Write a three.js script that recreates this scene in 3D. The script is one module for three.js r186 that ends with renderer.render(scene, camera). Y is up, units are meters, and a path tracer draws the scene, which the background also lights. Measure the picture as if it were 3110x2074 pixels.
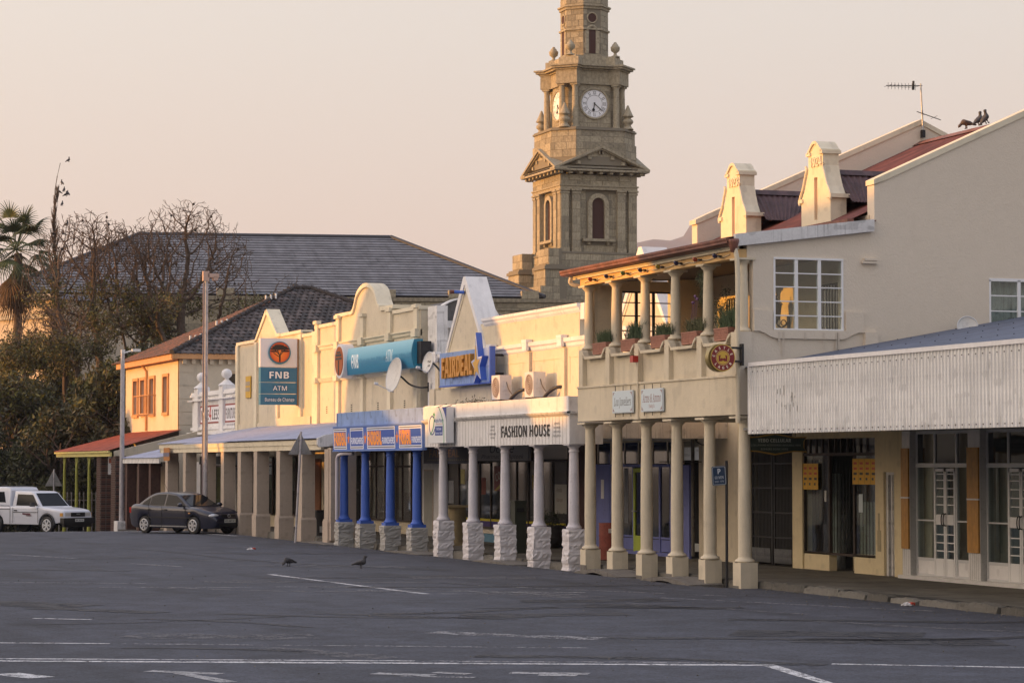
import * as THREE from 'three';
import { mergeGeometries, mergeVertices, toCreasedNormals } from 'three/addons/utils/BufferGeometryUtils.js';
import { TextGeometry } from 'three/addons/geometries/TextGeometry.js';
import { FontLoader } from 'three/addons/loaders/FontLoader.js';
import { MarchingCubes } from 'three/addons/objects/MarchingCubes.js';

// ---------------------------------------------------------------- camera, sky, sun, exposure
const scene = new THREE.Scene();
const YAW = 19.26 * Math.PI / 180, PITCH = Math.atan(373 / 7900);
const camera = new THREE.PerspectiveCamera(2 * Math.atan(1037 / 7900) * 180 / Math.PI, 1024 / 682, 0.5, 9000);
camera.position.set(0, 2.4, 0);
camera.lookAt(Math.sin(YAW) * Math.cos(PITCH), 2.4 + Math.sin(PITCH), -Math.cos(YAW) * Math.cos(PITCH));
const renderer = new THREE.WebGLRenderer({ antialias: true });
renderer.toneMapping = THREE.LinearToneMapping;
renderer.toneMappingExposure = 1;
renderer.shadowMap.enabled = true;
const SUN_AZ = 15 * Math.PI / 180, SUN_EL = 5 * Math.PI / 180;
const sunDir = new THREE.Vector3(-Math.cos(SUN_EL) * Math.cos(SUN_AZ), Math.sin(SUN_EL), -Math.cos(SUN_EL) * Math.sin(SUN_AZ));
{
  const W = 512, H = 256, data = new Float32Array(W * H * 4), d = new THREE.Vector3();
  const stops = [[-0.02, [0.75, 0.575, 0.465]], [0.04, [0.75, 0.615, 0.525]], [0.17, [0.765, 0.735, 0.685]], [0.4, [0.74, 0.745, 0.79]], [0.8, [0.58, 0.66, 0.86]], [1.01, [0.5, 0.6, 0.85]]];
  for (let j = 0; j < H; j++) for (let i = 0; i < W; i++) {
    const el = ((j + 0.5) / H - 0.5) * Math.PI, az = ((i + 0.5) / W - 0.5) * 2 * Math.PI, y = Math.sin(el);
    d.set(Math.cos(el) * Math.cos(az), y, Math.cos(el) * Math.sin(az));
    let k = 0; while (k < stops.length - 2 && y > stops[k + 1][0]) k++;
    const t = THREE.MathUtils.clamp((y - stops[k][0]) / (stops[k + 1][0] - stops[k][0]), 0, 1);
    const ang = Math.acos(THREE.MathUtils.clamp(d.dot(sunDir), -1, 1)), g = Math.exp(-Math.pow(ang / 0.54, 2)) * 2.45 + Math.exp(-Math.pow(ang / 0.95, 2)) * 1.0;
    for (let c = 0; c < 3; c++) {
      let v = stops[k][1][c] + (stops[k + 1][1][c] - stops[k][1][c]) * t + g * [1, 0.72, 0.46][c];
      if (y < -0.02) v = [0.16, 0.15, 0.15][c];
      data[(j * W + i) * 4 + c] = v;
    }
    data[(j * W + i) * 4 + 3] = 1;
  }
  const sky = new THREE.DataTexture(data, W, H, THREE.RGBAFormat, THREE.FloatType);
  sky.mapping = THREE.EquirectangularReflectionMapping; sky.magFilter = sky.minFilter = THREE.LinearFilter; sky.needsUpdate = true;
  scene.background = sky; scene.environment = sky;
}
const sun = new THREE.DirectionalLight(new THREE.Color().setRGB(1, 0.42, 0.06), 4.8);
sun.position.copy(sunDir).multiplyScalar(220).add(new THREE.Vector3(30, 5, -80));
sun.target.position.set(30, 5, -80);
sun.castShadow = true; sun.shadow.mapSize.set(4096, 4096);
Object.assign(sun.shadow.camera, { left: -130, right: 130, top: 60, bottom: -40, near: 1, far: 420 });
scene.add(sun, sun.target);

// ---------------------------------------------------------------- helpers
// x runs to the right across the street, y up, s away along the street (world z = -s)
let seed = 7;
const rnd = () => { seed = (seed + 0x6d2b79f5) | 0; let t = Math.imul(seed ^ (seed >>> 15), 1 | seed); t = (t + Math.imul(t ^ (t >>> 7), 61 | t)) ^ t; return ((t ^ (t >>> 14)) >>> 0) / 4294967296; };
const rr = (a, b) => a + (b - a) * rnd();
const V = (x, y, s) => new THREE.Vector3(x, y, -s);
const BASE = new WeakMap(), used = {};
const numbered = (n) => { used[n] = (used[n] ?? -1) + 1; return used[n] ? n + '_' + String(used[n]).padStart(3, '0') : n; };
function tag(o, label, category, group, kind) {
  if (label) o.userData.label = label;
  if (category) o.userData.category = category;
  if (group) o.userData.group = group;
  if (kind) o.userData.kind = kind;
  return o;
}
function thing(name, label, category, x, y, s, group) {
  const g = new THREE.Group(); g.name = numbered(name); g.position.copy(V(x, y, s)); scene.add(g); BASE.set(g, g.position.clone());
  return tag(g, label, category, group);
}
const lit = (m) => { m.castShadow = m.receiveShadow = true; return m; };
// a part whose geometry is given in world coordinates
function part(parent, name, geo, mat, label) {
  const b = BASE.get(parent); if (b) geo = geo.clone().translate(-b.x, -b.y, -b.z);
  const m = lit(new THREE.Mesh(geo, mat)); m.name = name; parent.add(m); if (b) BASE.set(m, b);
  if (label) m.userData.label = label;
  return m;
}
// a part whose geometry is given in its parent's own coordinates
function raw(parent, name, geo, mat, pos, label) {
  const m = lit(new THREE.Mesh(geo, mat)); m.name = name; if (pos) m.position.copy(pos); parent.add(m);
  if (label) m.userData.label = label;
  return m;
}
// a top-level thing that is a single mesh
function solo(name, geo, mat, label, category, group, kind) {
  geo.computeBoundingBox(); const bb = geo.boundingBox, c = new THREE.Vector3((bb.min.x + bb.max.x) / 2, bb.min.y, (bb.min.z + bb.max.z) / 2);
  geo = geo.clone().translate(-c.x, -c.y, -c.z);
  const m = lit(new THREE.Mesh(geo, mat)); m.name = numbered(name); m.position.copy(c); scene.add(m); BASE.set(m, c);
  return tag(m, label, category, group, kind);
}
function struct(name, geo, mat, label, parent) {
  const m = lit(new THREE.Mesh(geo, mat)); m.name = parent ? name : numbered(name); (parent || scene).add(m);
  if (!parent) { m.userData.kind = 'structure'; BASE.set(m, new THREE.Vector3()); }
  if (label) m.userData.label = label;
  return m;
}
// uv in metres from the dominant normal
function fin(g) {
  if (g.index) g = g.toNonIndexed();
  if (!g.attributes.normal) g.computeVertexNormals();
  const p = g.attributes.position, n = g.attributes.normal, uv = new Float32Array(p.count * 2);
  for (let i = 0; i < p.count; i += 3) {
    let ax = 0, ay = 0, az = 0;
    for (let k = 0; k < 3; k++) { ax += n.getX(i + k); ay += n.getY(i + k); az += n.getZ(i + k); }
    ax = Math.abs(ax); ay = Math.abs(ay); az = Math.abs(az);
    for (let k = 0; k < 3; k++) {
      const X = p.getX(i + k), Y = p.getY(i + k), Z = p.getZ(i + k), o = (i + k) * 2;
      if (ay >= ax && ay >= az) { uv[o] = X; uv[o + 1] = Z; } else if (ax >= az) { uv[o] = Z; uv[o + 1] = Y; } else { uv[o] = X; uv[o + 1] = Y; }
    }
  }
  g.setAttribute('uv', new THREE.BufferAttribute(uv, 2));
  for (const k of Object.keys(g.attributes)) if (!['position', 'normal', 'uv'].includes(k)) g.deleteAttribute(k);
  g.clearGroups();
  return g;
}
const merge = (list) => mergeGeometries(list.map((g) => (g.index ? g.toNonIndexed() : g)));
const box = (x0, x1, y0, y1, s0, s1) => fin(new THREE.BoxGeometry(Math.abs(x1 - x0), Math.abs(y1 - y0), Math.abs(s1 - s0)).translate((x0 + x1) / 2, (y0 + y1) / 2, -(s0 + s1) / 2));
const lbox = (w, h, d, x = 0, y = 0, z = 0) => fin(new THREE.BoxGeometry(w, h, d).translate(x, y, z));
const shape = (pts, holes = []) => { const sh = new THREE.Shape(pts.map((p) => new THREE.Vector2(p[0], p[1]))); for (const h of holes) sh.holes.push(new THREE.Path(h.map((p) => new THREE.Vector2(p[0], p[1])))); return sh; };
const ext = (pts, depth, holes, bevel = 0, seg = 1) => new THREE.ExtrudeGeometry(shape(pts, holes), bevel ? { depth: depth - 2 * bevel, bevelEnabled: true, bevelThickness: bevel, bevelSize: bevel, bevelOffset: -bevel, bevelSegments: seg } : { depth, bevelEnabled: false }).translate(0, 0, bevel);
// outline in (s, y), thick in x
const slabX = (pts, x0, x1, holes, bevel) => fin(ext(pts, x1 - x0, holes, bevel).rotateY(Math.PI / 2).translate(x0, 0, 0));
// outline in (x, y), thick in s
const slabS = (pts, s0, s1, holes, bevel) => fin(ext(pts, s1 - s0, holes, bevel).translate(0, 0, -s1));
const rect = (a0, a1, b0, b1) => [[a0, b0], [a1, b0], [a1, b1], [a0, b1]];
// a band of height h under a polyline [[s, y], ...]
const capX = (line, h, x0, x1) => slabX([...line, ...line.slice().reverse().map((p) => [p[0], p[1] - h])], x0, x1);
const lathe = (x, s, y, prof, seg = 18) => fin(new THREE.LatheGeometry(prof.map((p) => new THREE.Vector2(p[0], p[1])), seg).translate(x, y, -s));
const cyl = (x, s, y0, y1, r0, r1 = r0, seg = 16) => fin(new THREE.CylinderGeometry(r1, r0, y1 - y0, seg).translate(x, (y0 + y1) / 2, -s));
function rod(a, b, r0, r1 = r0, seg = 6) {
  const d = b.clone().sub(a), g = new THREE.CylinderGeometry(r1, r0, d.length(), seg);
  g.applyQuaternion(new THREE.Quaternion().setFromUnitVectors(new THREE.Vector3(0, 1, 0), d.clone().normalize())).translate((a.x + b.x) / 2, (a.y + b.y) / 2, (a.z + b.z) / 2);
  return fin(g);
}
const tube = (pts, r, n = 24, seg = 6) => fin(new THREE.TubeGeometry(new THREE.CatmullRomCurve3(pts), n, r, seg));
// a flat four-cornered sheet a-b (bottom) d-c (top) with uv 0..1 for print
function sheet(a, b, c, d) {
  const g = new THREE.BufferGeometry();
  g.setAttribute('position', new THREE.BufferAttribute(new Float32Array([a, b, c, a, c, d].flatMap((p) => [p.x, p.y, p.z])), 3));
  g.setAttribute('uv', new THREE.BufferAttribute(new Float32Array([0, 0, 1, 0, 1, 1, 0, 0, 1, 1, 0, 1]), 2));
  g.computeVertexNormals();
  return g;
}
// polygons [[V, V, V, ...], ...] as one mesh, uv in metres
function polys(list) {
  const p = [];
  for (const q of list) for (let i = 1; i < q.length - 1; i++) for (const v of [q[0], q[i], q[i + 1]]) p.push(v.x, v.y, v.z);
  const g = new THREE.BufferGeometry(); g.setAttribute('position', new THREE.BufferAttribute(new Float32Array(p), 3)); g.computeVertexNormals();
  return fin(g);
}
const sheetUV = (x0, x1, y0, y1, s) => polys([[V(x0, y0, s), V(x1, y0, s), V(x1, y1, s), V(x0, y1, s)]]);
// corrugated sheet: a-b the eave, d-c the top; ridges run from a to d
function corr(a, b, c, d, pitch, amp, sharp = false, rows = 1) {
  const n = Math.round(a.distanceTo(b) / pitch) * (sharp ? 6 : 4), nor = b.clone().sub(a).cross(d.clone().sub(a)).normalize(); if (nor.y < 0) nor.negate();
  const pos = [], uv = [], idx = [], L = a.distanceTo(b), D = a.distanceTo(d);
  for (let j = 0; j <= rows; j++) for (let i = 0; i <= n; i++) {
    const t = i / n, f = j / rows, p = a.clone().lerp(b, t).lerp(d.clone().lerp(c, t), f), ph = sharp ? (i % 6) : 0;
    p.addScaledVector(nor, sharp ? ([0, amp, amp, 0, 0, 0][ph]) : amp * Math.sin(i * Math.PI / 2 + 0.4));
    pos.push(p.x, p.y, p.z); uv.push(t * L, f * D);
  }
  for (let j = 0; j < rows; j++) for (let i = 0; i < n; i++) { const k = j * (n + 1) + i; idx.push(k, k + 1, k + n + 2, k, k + n + 2, k + n + 1); }
  const g = new THREE.BufferGeometry(); g.setAttribute('position', new THREE.BufferAttribute(new Float32Array(pos), 3)); g.setAttribute('uv', new THREE.BufferAttribute(new Float32Array(uv), 2)); g.setIndex(idx);
  const h = g.toNonIndexed(); h.computeVertexNormals(); return h;
}
// alike pieces given as world matrices: the first 300 are parts of their own, the rest one part
function pieces(parent, name, items, geos, mats, limit = 300) {
  const b = BASE.get(parent) || new THREE.Vector3(), off = new THREE.Matrix4().makeTranslation(-b.x, -b.y, -b.z);
  items.slice(0, limit).forEach((it) => {
    const m = lit(new THREE.Mesh(geos[it.g % geos.length], mats[it.k % mats.length])); m.name = name;
    off.clone().multiply(it.m).decompose(m.position, m.quaternion, m.scale); parent.add(m);
  });
  const rest = items.slice(limit); if (!rest.length) return;
  const base = mats[0].clone(); base.color.setRGB(1, 1, 1);
  const im = lit(new THREE.InstancedMesh(geos[0], base, rest.length)); im.name = name + '_mass'; im.userData.kind = 'stuff';
  rest.forEach((it, i) => { im.setMatrixAt(i, off.clone().multiply(it.m)); im.setColorAt(i, mats[it.k % mats.length].color); });
  parent.add(im);
}

// ---------------------------------------------------------------- textures and materials
function lattice(P, sd) { const a = new Float32Array(P * P); let k = sd * 7919 + 13; for (let i = 0; i < a.length; i++) { k = (k + 0x6d2b79f5) | 0; let t = Math.imul(k ^ (k >>> 15), 1 | k); t = (t + Math.imul(t ^ (t >>> 7), 61 | t)) ^ t; a[i] = ((t ^ (t >>> 14)) >>> 0) / 4294967296; } return a; }
function tnoise(P, Q, sd) { // tileable value noise with P x Q cells over [0,1)
  const M = Math.max(P, Q), a = lattice(M, sd);
  return (u, v) => { const x = u * P, y = v * Q, i = Math.floor(x), j = Math.floor(y), fx = x - i, fy = y - j, sx = fx * fx * (3 - 2 * fx), sy = fy * fy * (3 - 2 * fy), g = (p, q) => a[(((q % Q) + Q) % Q) * M + (((p % P) + P) % P)];
    return (g(i, j) * (1 - sx) + g(i + 1, j) * sx) * (1 - sy) + (g(i, j + 1) * (1 - sx) + g(i + 1, j + 1) * sx) * sy; };
}
function tex(N, f, srgb = false) {
  const data = new Uint8Array(N * N * 4);
  for (let j = 0; j < N; j++) for (let i = 0; i < N; i++) { const c = f(i / N, j / N), o = (j * N + i) * 4, q = Array.isArray(c) ? c : [c, c, c]; for (let k = 0; k < 3; k++) data[o + k] = Math.max(0, Math.min(255, q[k] * 255)); data[o + 3] = 255; }
  const t = new THREE.DataTexture(data, N, N); t.wrapS = t.wrapT = THREE.RepeatWrapping; t.magFilter = t.minFilter = THREE.LinearFilter; t.needsUpdate = true;
  return t;
}
const n4 = tnoise(4, 4, 1), n9 = tnoise(9, 9, 2), n20 = tnoise(20, 20, 3), n50 = tnoise(50, 50, 4), n120 = tnoise(120, 120, 5), nv = tnoise(60, 3, 6), nv2 = tnoise(150, 5, 8), nf = tnoise(250, 250, 9), nh = tnoise(5, 90, 10);
const sstep = (a, b, x) => { const t = Math.max(0, Math.min(1, (x - a) / (b - a))); return t * t * (3 - 2 * t); };
const T = {
  plaster: tex(512, (u, v) => 0.9 + 0.09 * (n4(u, v) - 0.5) + 0.08 * (n9(u, v) - 0.5) + 0.06 * (n50(u, v) - 0.5) + 0.05 * (nf(u, v) - 0.5) - 0.16 * sstep(0.72, 0.95, nv(u, v)) * sstep(0.4, 0.8, n4(v, u)) - 0.1 * sstep(0.75, 0.9, n20(u, v))),
  calm: tex(512, (u, v) => 0.95 + 0.03 * (n4(u, v) - 0.5) + 0.025 * (n50(u, v) - 0.5) + 0.03 * (nf(u, v) - 0.5) - 0.05 * sstep(0.8, 0.97, nv(u, v)) * sstep(0.5, 0.8, n4(v, u))),
  grime: tex(512, (u, v) => 0.86 + 0.2 * (n9(u, v) - 0.5) - 0.3 * sstep(0.6, 0.95, nv2(u, v)) * sstep(0.35, 0.7, n4(u, v)) + 0.1 * (n120(u, v) - 0.5) - 0.2 * sstep(0.72, 0.85, n20(v, u))),
  stone: tex(512, (u, v) => 0.78 + 0.3 * (n9(u, v) - 0.5) + 0.25 * (n20(u, v) - 0.5) + 0.2 * (n120(u, v) - 0.5) - 0.25 * sstep(0.65, 0.9, nv(u, v)) * n4(u, v)),
  rough: tex(512, (u, v) => 0.5 + 0.5 * (n50(u, v) - 0.5) + 0.4 * (n120(u, v) - 0.5) + 0.35 * (nf(u, v) - 0.5)),
  asphalt: tex(1024, (u, v) => { const g = 0.66 + 0.22 * (n9(u, v) - 0.5) + 0.26 * (n50(u, v) - 0.5) + 0.34 * (n120(u, v) - 0.5) + 0.55 * (nf(u, v) - 0.5) + 0.3 * sstep(0.86, 0.97, nf(v, u)) - 0.14 * sstep(0.6, 0.8, nh(u, v)) * n4(u, v); return [g, g * 0.995, g * 1.0]; }),
  rust: tex(512, (u, v) => { const k = sstep(0.35, 0.75, n9(u, v) * 0.5 + nv2(u, v) * 0.35 + n50(u, v) * 0.2); return [0.55 + 0.35 * k + 0.15 * (n120(u, v) - 0.5), 0.5 + 0.3 * k + 0.12 * (n120(u, v) - 0.5), 0.5 + 0.3 * k + 0.12 * (n50(u, v) - 0.5)]; }),
  wear: tex(512, (u, v) => (n9(u, v) * 0.35 + n50(u, v) * 0.4 + n120(u, v) * 0.35 + 0.2 * nh(u, v) > 0.57 ? 1 : 0)),
  worn: tex(512, (u, v) => (n9(u, v) * 0.35 + n50(u, v) * 0.4 + n120(u, v) * 0.35 + 0.2 * nh(u, v) > 0.7 ? 1 : 0)),
  wood: tex(256, (u, v) => 0.8 + 0.3 * (nv2(u, v) - 0.5) + 0.2 * (n20(u, v) - 0.5)),
};
const clones = new Map();
const at = (t, m) => { const k = t.uuid + m; if (!clones.has(k)) { const c = t.clone(); c.repeat.set(1 / m, 1 / m); c.needsUpdate = true; clones.set(k, c); } return clones.get(k); };
function M(r, g, b, o = {}) {
  const m = new (o.physical ? THREE.MeshPhysicalMaterial : THREE.MeshStandardMaterial)({ roughness: o.rough ?? 0.85, metalness: o.metal ?? 0, side: THREE.DoubleSide });
  m.color.setRGB(r, g, b);
  if (o.map) m.map = at(T[o.map], o.size ?? 3);
  if (o.bump) { m.bumpMap = at(T[o.bumpMap ?? 'rough'], o.bumpSize ?? 1.5); m.bumpScale = o.bump; }
  if (o.more) Object.assign(m, o.more);
  return m;
}
const mat = {
  cream: M(0.70, 0.615, 0.465, { map: 'plaster', size: 5, bump: 0.004 }),
  creamTrim: M(0.80, 0.72, 0.55, { map: 'plaster', size: 4 }),
  creamHotel: M(0.74, 0.65, 0.49, { map: 'plaster', size: 6, bump: 0.004 }),
  greyCream: M(0.74, 0.65, 0.53, { map: 'calm', size: 7, bump: 0.004 }),
  peach: M(0.72, 0.60, 0.46, { map: 'plaster', size: 5 }),
  peachGrey: M(0.62, 0.56, 0.45, { map: 'plaster', size: 5 }),
  orangeTrim: M(0.62, 0.33, 0.15, { map: 'plaster', size: 2 }),
  white: M(0.84, 0.83, 0.83, { map: 'plaster', size: 4, bump: 0.003 }),
  whiteGrime: M(0.80, 0.79, 0.78, { map: 'grime', size: 3 }),
  pillar: M(0.52, 0.43, 0.35, { map: 'plaster', size: 3, bump: 0.004 }),
  blue: M(0.055, 0.14, 0.56, { map: 'plaster', size: 2, rough: 0.6 }),
  blueDull: M(0.16, 0.27, 0.62, { map: 'plaster', size: 3, rough: 0.7 }),
  bluePale: M(0.27, 0.40, 0.72, { map: 'grime', size: 2.5, rough: 0.8 }),
  bluePeri: M(0.17, 0.20, 0.52, { map: 'plaster', size: 2, rough: 0.6 }),
  lime: M(0.42, 0.52, 0.06, { rough: 0.6 }),
  lavRoof: M(0.42, 0.44, 0.57, { map: 'grime', size: 3, rough: 0.6 }),
  blueRoof: M(0.12, 0.145, 0.205, { map: 'grime', size: 4, rough: 0.6 }),
  redRoof: M(0.5, 0.13, 0.065, { map: 'rust', size: 3, rough: 0.75 }),
  rustRoof: M(0.2, 0.072, 0.056, { map: 'rust', size: 3, rough: 0.75 }),
  purpleRoof: M(0.115, 0.07, 0.07, { map: 'rust', size: 2, rough: 0.7 }),
  gutter: M(0.26, 0.12, 0.085, { map: 'rust', size: 2, rough: 0.6 }),
  slate: M(0.205, 0.212, 0.235, { map: 'stone', size: 5, rough: 0.65 }),
  dark: M(0.012, 0.012, 0.013, { rough: 0.9 }),
  darkWood: M(0.05, 0.03, 0.02, { map: 'wood', size: 1, rough: 0.6 }),
  maroon: M(0.055, 0.02, 0.017, { rough: 0.8 }),
  black: M(0.015, 0.015, 0.016, { rough: 0.5 }),
  iron: M(0.03, 0.03, 0.033, { rough: 0.5, metal: 0.5 }),
  steel: M(0.42, 0.43, 0.45, { rough: 0.4, metal: 0.7, map: 'grime', size: 1 }),
  galv: M(0.5, 0.48, 0.5, { rough: 0.55, metal: 0.25, map: 'grime', size: 1.5 }),
  signBack: M(0.33, 0.32, 0.31, { rough: 0.6, metal: 0.2, map: 'grime', size: 0.8 }),
  glass: M(0.022, 0.025, 0.026, { rough: 0.05 }),
  greyPaint: M(0.5, 0.5, 0.5, { map: 'plaster', size: 1 }),
  pane: new THREE.MeshPhysicalMaterial({ color: 0xe8eeec, transmission: 1, roughness: 0.03, thickness: 0, ior: 1.5 }),
  whitePaint: M(0.8, 0.8, 0.8, { rough: 0.5 }),
  alu: M(0.62, 0.63, 0.64, { rough: 0.5, metal: 0.15 }),
  greenPost: M(0.36, 0.38, 0.07, { rough: 0.6, map: 'grime', size: 1 }),
  brick: M(0.10, 0.048, 0.036, { map: 'stone', size: 1 }),
  mortar: M(0.17, 0.15, 0.13, { map: 'stone', size: 1 }),
  concrete: M(0.20, 0.185, 0.165, { map: 'grime', size: 2.5, bump: 0.01 }),
  kerb: [0, 1, 2, 3].map((i) => M(0.27 - 0.045 * i, 0.255 - 0.043 * i, 0.22 - 0.038 * i, { map: 'grime', size: 1.2, bump: 0.015, bumpSize: 0.8 })),
  rubbleGrey: M(0.46, 0.45, 0.43, { map: 'plaster', size: 1 }),
  rubbleWhite: M(0.80, 0.77, 0.79, { map: 'plaster', size: 1 }),
  stone: [[0.47, 0.41, 0.295], [0.43, 0.375, 0.27], [0.38, 0.335, 0.245], [0.49, 0.43, 0.31], [0.335, 0.295, 0.215]].map((c) => M(...c, { map: 'stone', size: 1.3 })),
  joint: M(0.22, 0.195, 0.15, { rough: 1 }),
  bark: M(0.13, 0.092, 0.07, { map: 'stone', size: 0.8 }),
  barkLight: M(0.13, 0.09, 0.065, { map: 'stone', size: 0.8 }),
  terracotta: M(0.44, 0.21, 0.15, { map: 'grime', size: 0.7 }),
  fanGrey: M(0.7, 0.69, 0.66, { map: 'plaster', size: 1.5, rough: 0.5 }),
};
// print on a sign: draw(ctx, w, h)
function print(w, h, draw, o = {}) {
  const c = document.createElement('canvas'); c.width = w; c.height = h; const x = c.getContext('2d'); draw(x, w, h);
  const t = new THREE.CanvasTexture(c); t.colorSpace = THREE.SRGBColorSpace; t.anisotropy = 8;
  return new THREE.MeshStandardMaterial({ map: t, roughness: o.rough ?? 0.55, side: THREE.DoubleSide, ...(o.cut ? { alphaTest: 0.4, transparent: false } : {}) });
}
function text(x, str, cx, cy, size, color, o = {}) { // centred; o.w fits to a width
  x.save(); x.font = `${o.style ?? 'bold'} ${size}px ${o.font ?? 'sans-serif'}`; x.textAlign = o.align ?? 'center'; x.textBaseline = 'middle'; x.fillStyle = color; x.translate(cx, cy); if (o.rot) x.rotate(o.rot);
  if (o.w) x.scale(o.w / x.measureText(str).width, 1);
  x.fillText(str, 0, 0); if (o.stroke) { x.lineWidth = o.lw ?? 2; x.strokeStyle = o.stroke; x.strokeText(str, 0, 0); } x.restore();
}
const font = await new FontLoader().loadAsync('fonts/droid/droid_sans_bold.typeface.json');
// ---------------------------------------------------------------- ground, road, pavement
const gy = (s) => (s < 88 ? 0 : s < 108 ? -0.0013 * (s - 88) ** 2 : s < 150 ? -0.52 - 0.052 * (s - 108) : -2.704);
function sheetXS(x0, x1, s0, s1, nx, ns, dy, color) {
  const pos = [], col = [], uv = [], idx = [];
  for (let j = 0; j <= ns; j++) for (let i = 0; i <= nx; i++) {
    const x = x0 + (x1 - x0) * i / nx, s = s0 + (s1 - s0) * j / ns; pos.push(x, gy(s) + (typeof dy === 'function' ? dy(x, s) : dy), -s); uv.push(x, s);
    if (color) col.push(...color(x, s));
  }
  for (let j = 0; j < ns; j++) for (let i = 0; i < nx; i++) { const k = j * (nx + 1) + i; idx.push(k, k + 1, k + nx + 2, k, k + nx + 2, k + nx + 1); }
  const g = new THREE.BufferGeometry(); g.setAttribute('position', new THREE.BufferAttribute(new Float32Array(pos), 3)); g.setAttribute('uv', new THREE.BufferAttribute(new Float32Array(uv), 2));
  if (color) g.setAttribute('color', new THREE.BufferAttribute(new Float32Array(col), 3)); g.setIndex(idx); g.computeVertexNormals(); return g;
}
{
  const earth = M(0.12, 0.105, 0.08, { map: 'stone', size: 6 });
  const a = sheetXS(-700, 2600, -60, 220, 40, 280, -0.75), b = sheetXS(-700, 2600, 220, 6500, 10, 20, -0.75);
  struct('ground', merge([a, b]), earth);
  const asphalt = M(0.080, 0.090, 0.116, { map: 'asphalt', size: 3.1, rough: 0.88, bump: 0.006, bumpMap: 'asphalt', bumpSize: 3.1 });
  asphalt.vertexColors = true;
  const big = tnoise(40, 40, 21), mid = tnoise(90, 90, 22), wide = tnoise(14, 14, 23);
  const tone = (x, s) => { // old patches, tyre lanes and oily streaks of the tarmac itself
    const u = (x + 20) / 80, v = s / 200; let t = 0.90 + 0.26 * (wide(u * 3, v * 3) - 0.5) + 0.24 * (big(u * 2, v * 4) - 0.5) + 0.2 * (mid(u * 2.2, v * 6) - 0.5);
    t -= 0.22 * sstep(0.68, 0.86, big(v * 1.4 + u, u * 2.6 + 0.37)); t += 0.16 * sstep(0.7, 0.9, mid(u * 1.1 + 0.5 * v, v * 3.1));
    return [t, t * (0.992 + 0.02 * (wide(v, u) - 0.5)), t * 1.02];
  };
  const r1 = sheetXS(-22, 20.55, -30, 20, 60, 30, 0, tone), r2 = sheetXS(-2, 20.55, 20, 110, 150, 420, 0, tone), r3 = sheetXS(-22, -2, 20, 110, 10, 30, 0, tone), r4 = sheetXS(-22, 20.55, 110, 215, 20, 40, 0, tone), r5 = sheetXS(20.55, 21.2, -30, 46.6, 3, 160, 0, tone);
  struct('road', merge([r1, r2, r3, r4, r5]), asphalt);
  // the stone furrow between road and kerb
  struct('gutter', merge([box(20.52, 21.2, -0.5, -0.34, 46.6, 110), slabS([[20.5, -0.36], [20.56, -0.36], [20.56, -0.004], [20.5, -0.004]], 46.6, 95)]), M(0.06, 0.055, 0.05, { map: 'grime', size: 1.5 }));
}
const walk = 0.13;
{
  const paveMat = M(0.165, 0.155, 0.13, { map: 'grime', size: 3.5, bump: 0.008, rough: 0.9 }); paveMat.vertexColors = true;
  const big = tnoise(30, 30, 31), streak = tnoise(8, 120, 32);
  const pave = struct('pavement', sheetXS(21.38, 25.2, 20, 118, 24, 260, walk, (x, s) => { const t = 0.82 + 0.35 * (big(x / 12, s / 30) - 0.5) + 0.3 * (streak(x / 9, s / 50) - 0.5); return [t, t * 0.99, t * 0.96]; }), paveMat);
  const geos = [0, 1, 2, 3].map((v) => { // a worn kerb stone 1 m long along z, with uneven arris
    const g = new THREE.BoxGeometry(0.24, 0.5, 1, 3, 3, 7), p = g.attributes.position;
    for (let i = 0; i < p.count; i++) { const x = p.getX(i), y = p.getY(i), z = p.getZ(i), h = Math.sin(z * 9 + v * 2.1 + y * 5) * 0.5 + Math.sin(z * 23 + v * 5 + x * 20) * 0.5;
      if (x < -0.05) p.setX(i, x + 0.035 * h + (y > 0.2 ? 0.03 : 0)); if (y > 0.2) p.setY(i, y + 0.022 * h - (Math.abs(z) > 0.45 ? 0.025 : 0)); if (Math.abs(z) > 0.45 && x < 0) p.setX(i, p.getX(i) + 0.015); }
    g.computeVertexNormals(); return fin(g);
  });
  const items = []; let s = 22;
  while (s < 110) { const L = rr(0.75, 1.5); items.push({ m: new THREE.Matrix4().compose(new THREE.Vector3(21.28 + rr(-0.03, 0.02), gy(s + L / 2) + walk - 0.25 + rr(-0.035, 0.012), -(s + L / 2)), new THREE.Quaternion().setFromEuler(new THREE.Euler(rr(-0.012, 0.012), rr(-0.03, 0.03), rr(-0.03, 0.03))), new THREE.Vector3(1, 1, L - rr(0.02, 0.07))), g: Math.floor(rnd() * 4), k: Math.floor(rnd() * 4) }); s += L; }
  pieces(pave, 'kerb_stone', items, geos, mat.kerb);
  // joints scored into the concrete
  const js = []; for (let q = 24.3; q < 110; q += 2.3) js.push(box(21.4, 25, walk - 0.01 + gy(q), walk + 0.002 + gy(q), q, q + 0.012)); js.push(box(22.9, 22.915, walk - 0.01, walk + 0.0025, 22, 84));
  struct('expansion_joint', merge(js), M(0.05, 0.047, 0.04), null, pave);
}
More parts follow.
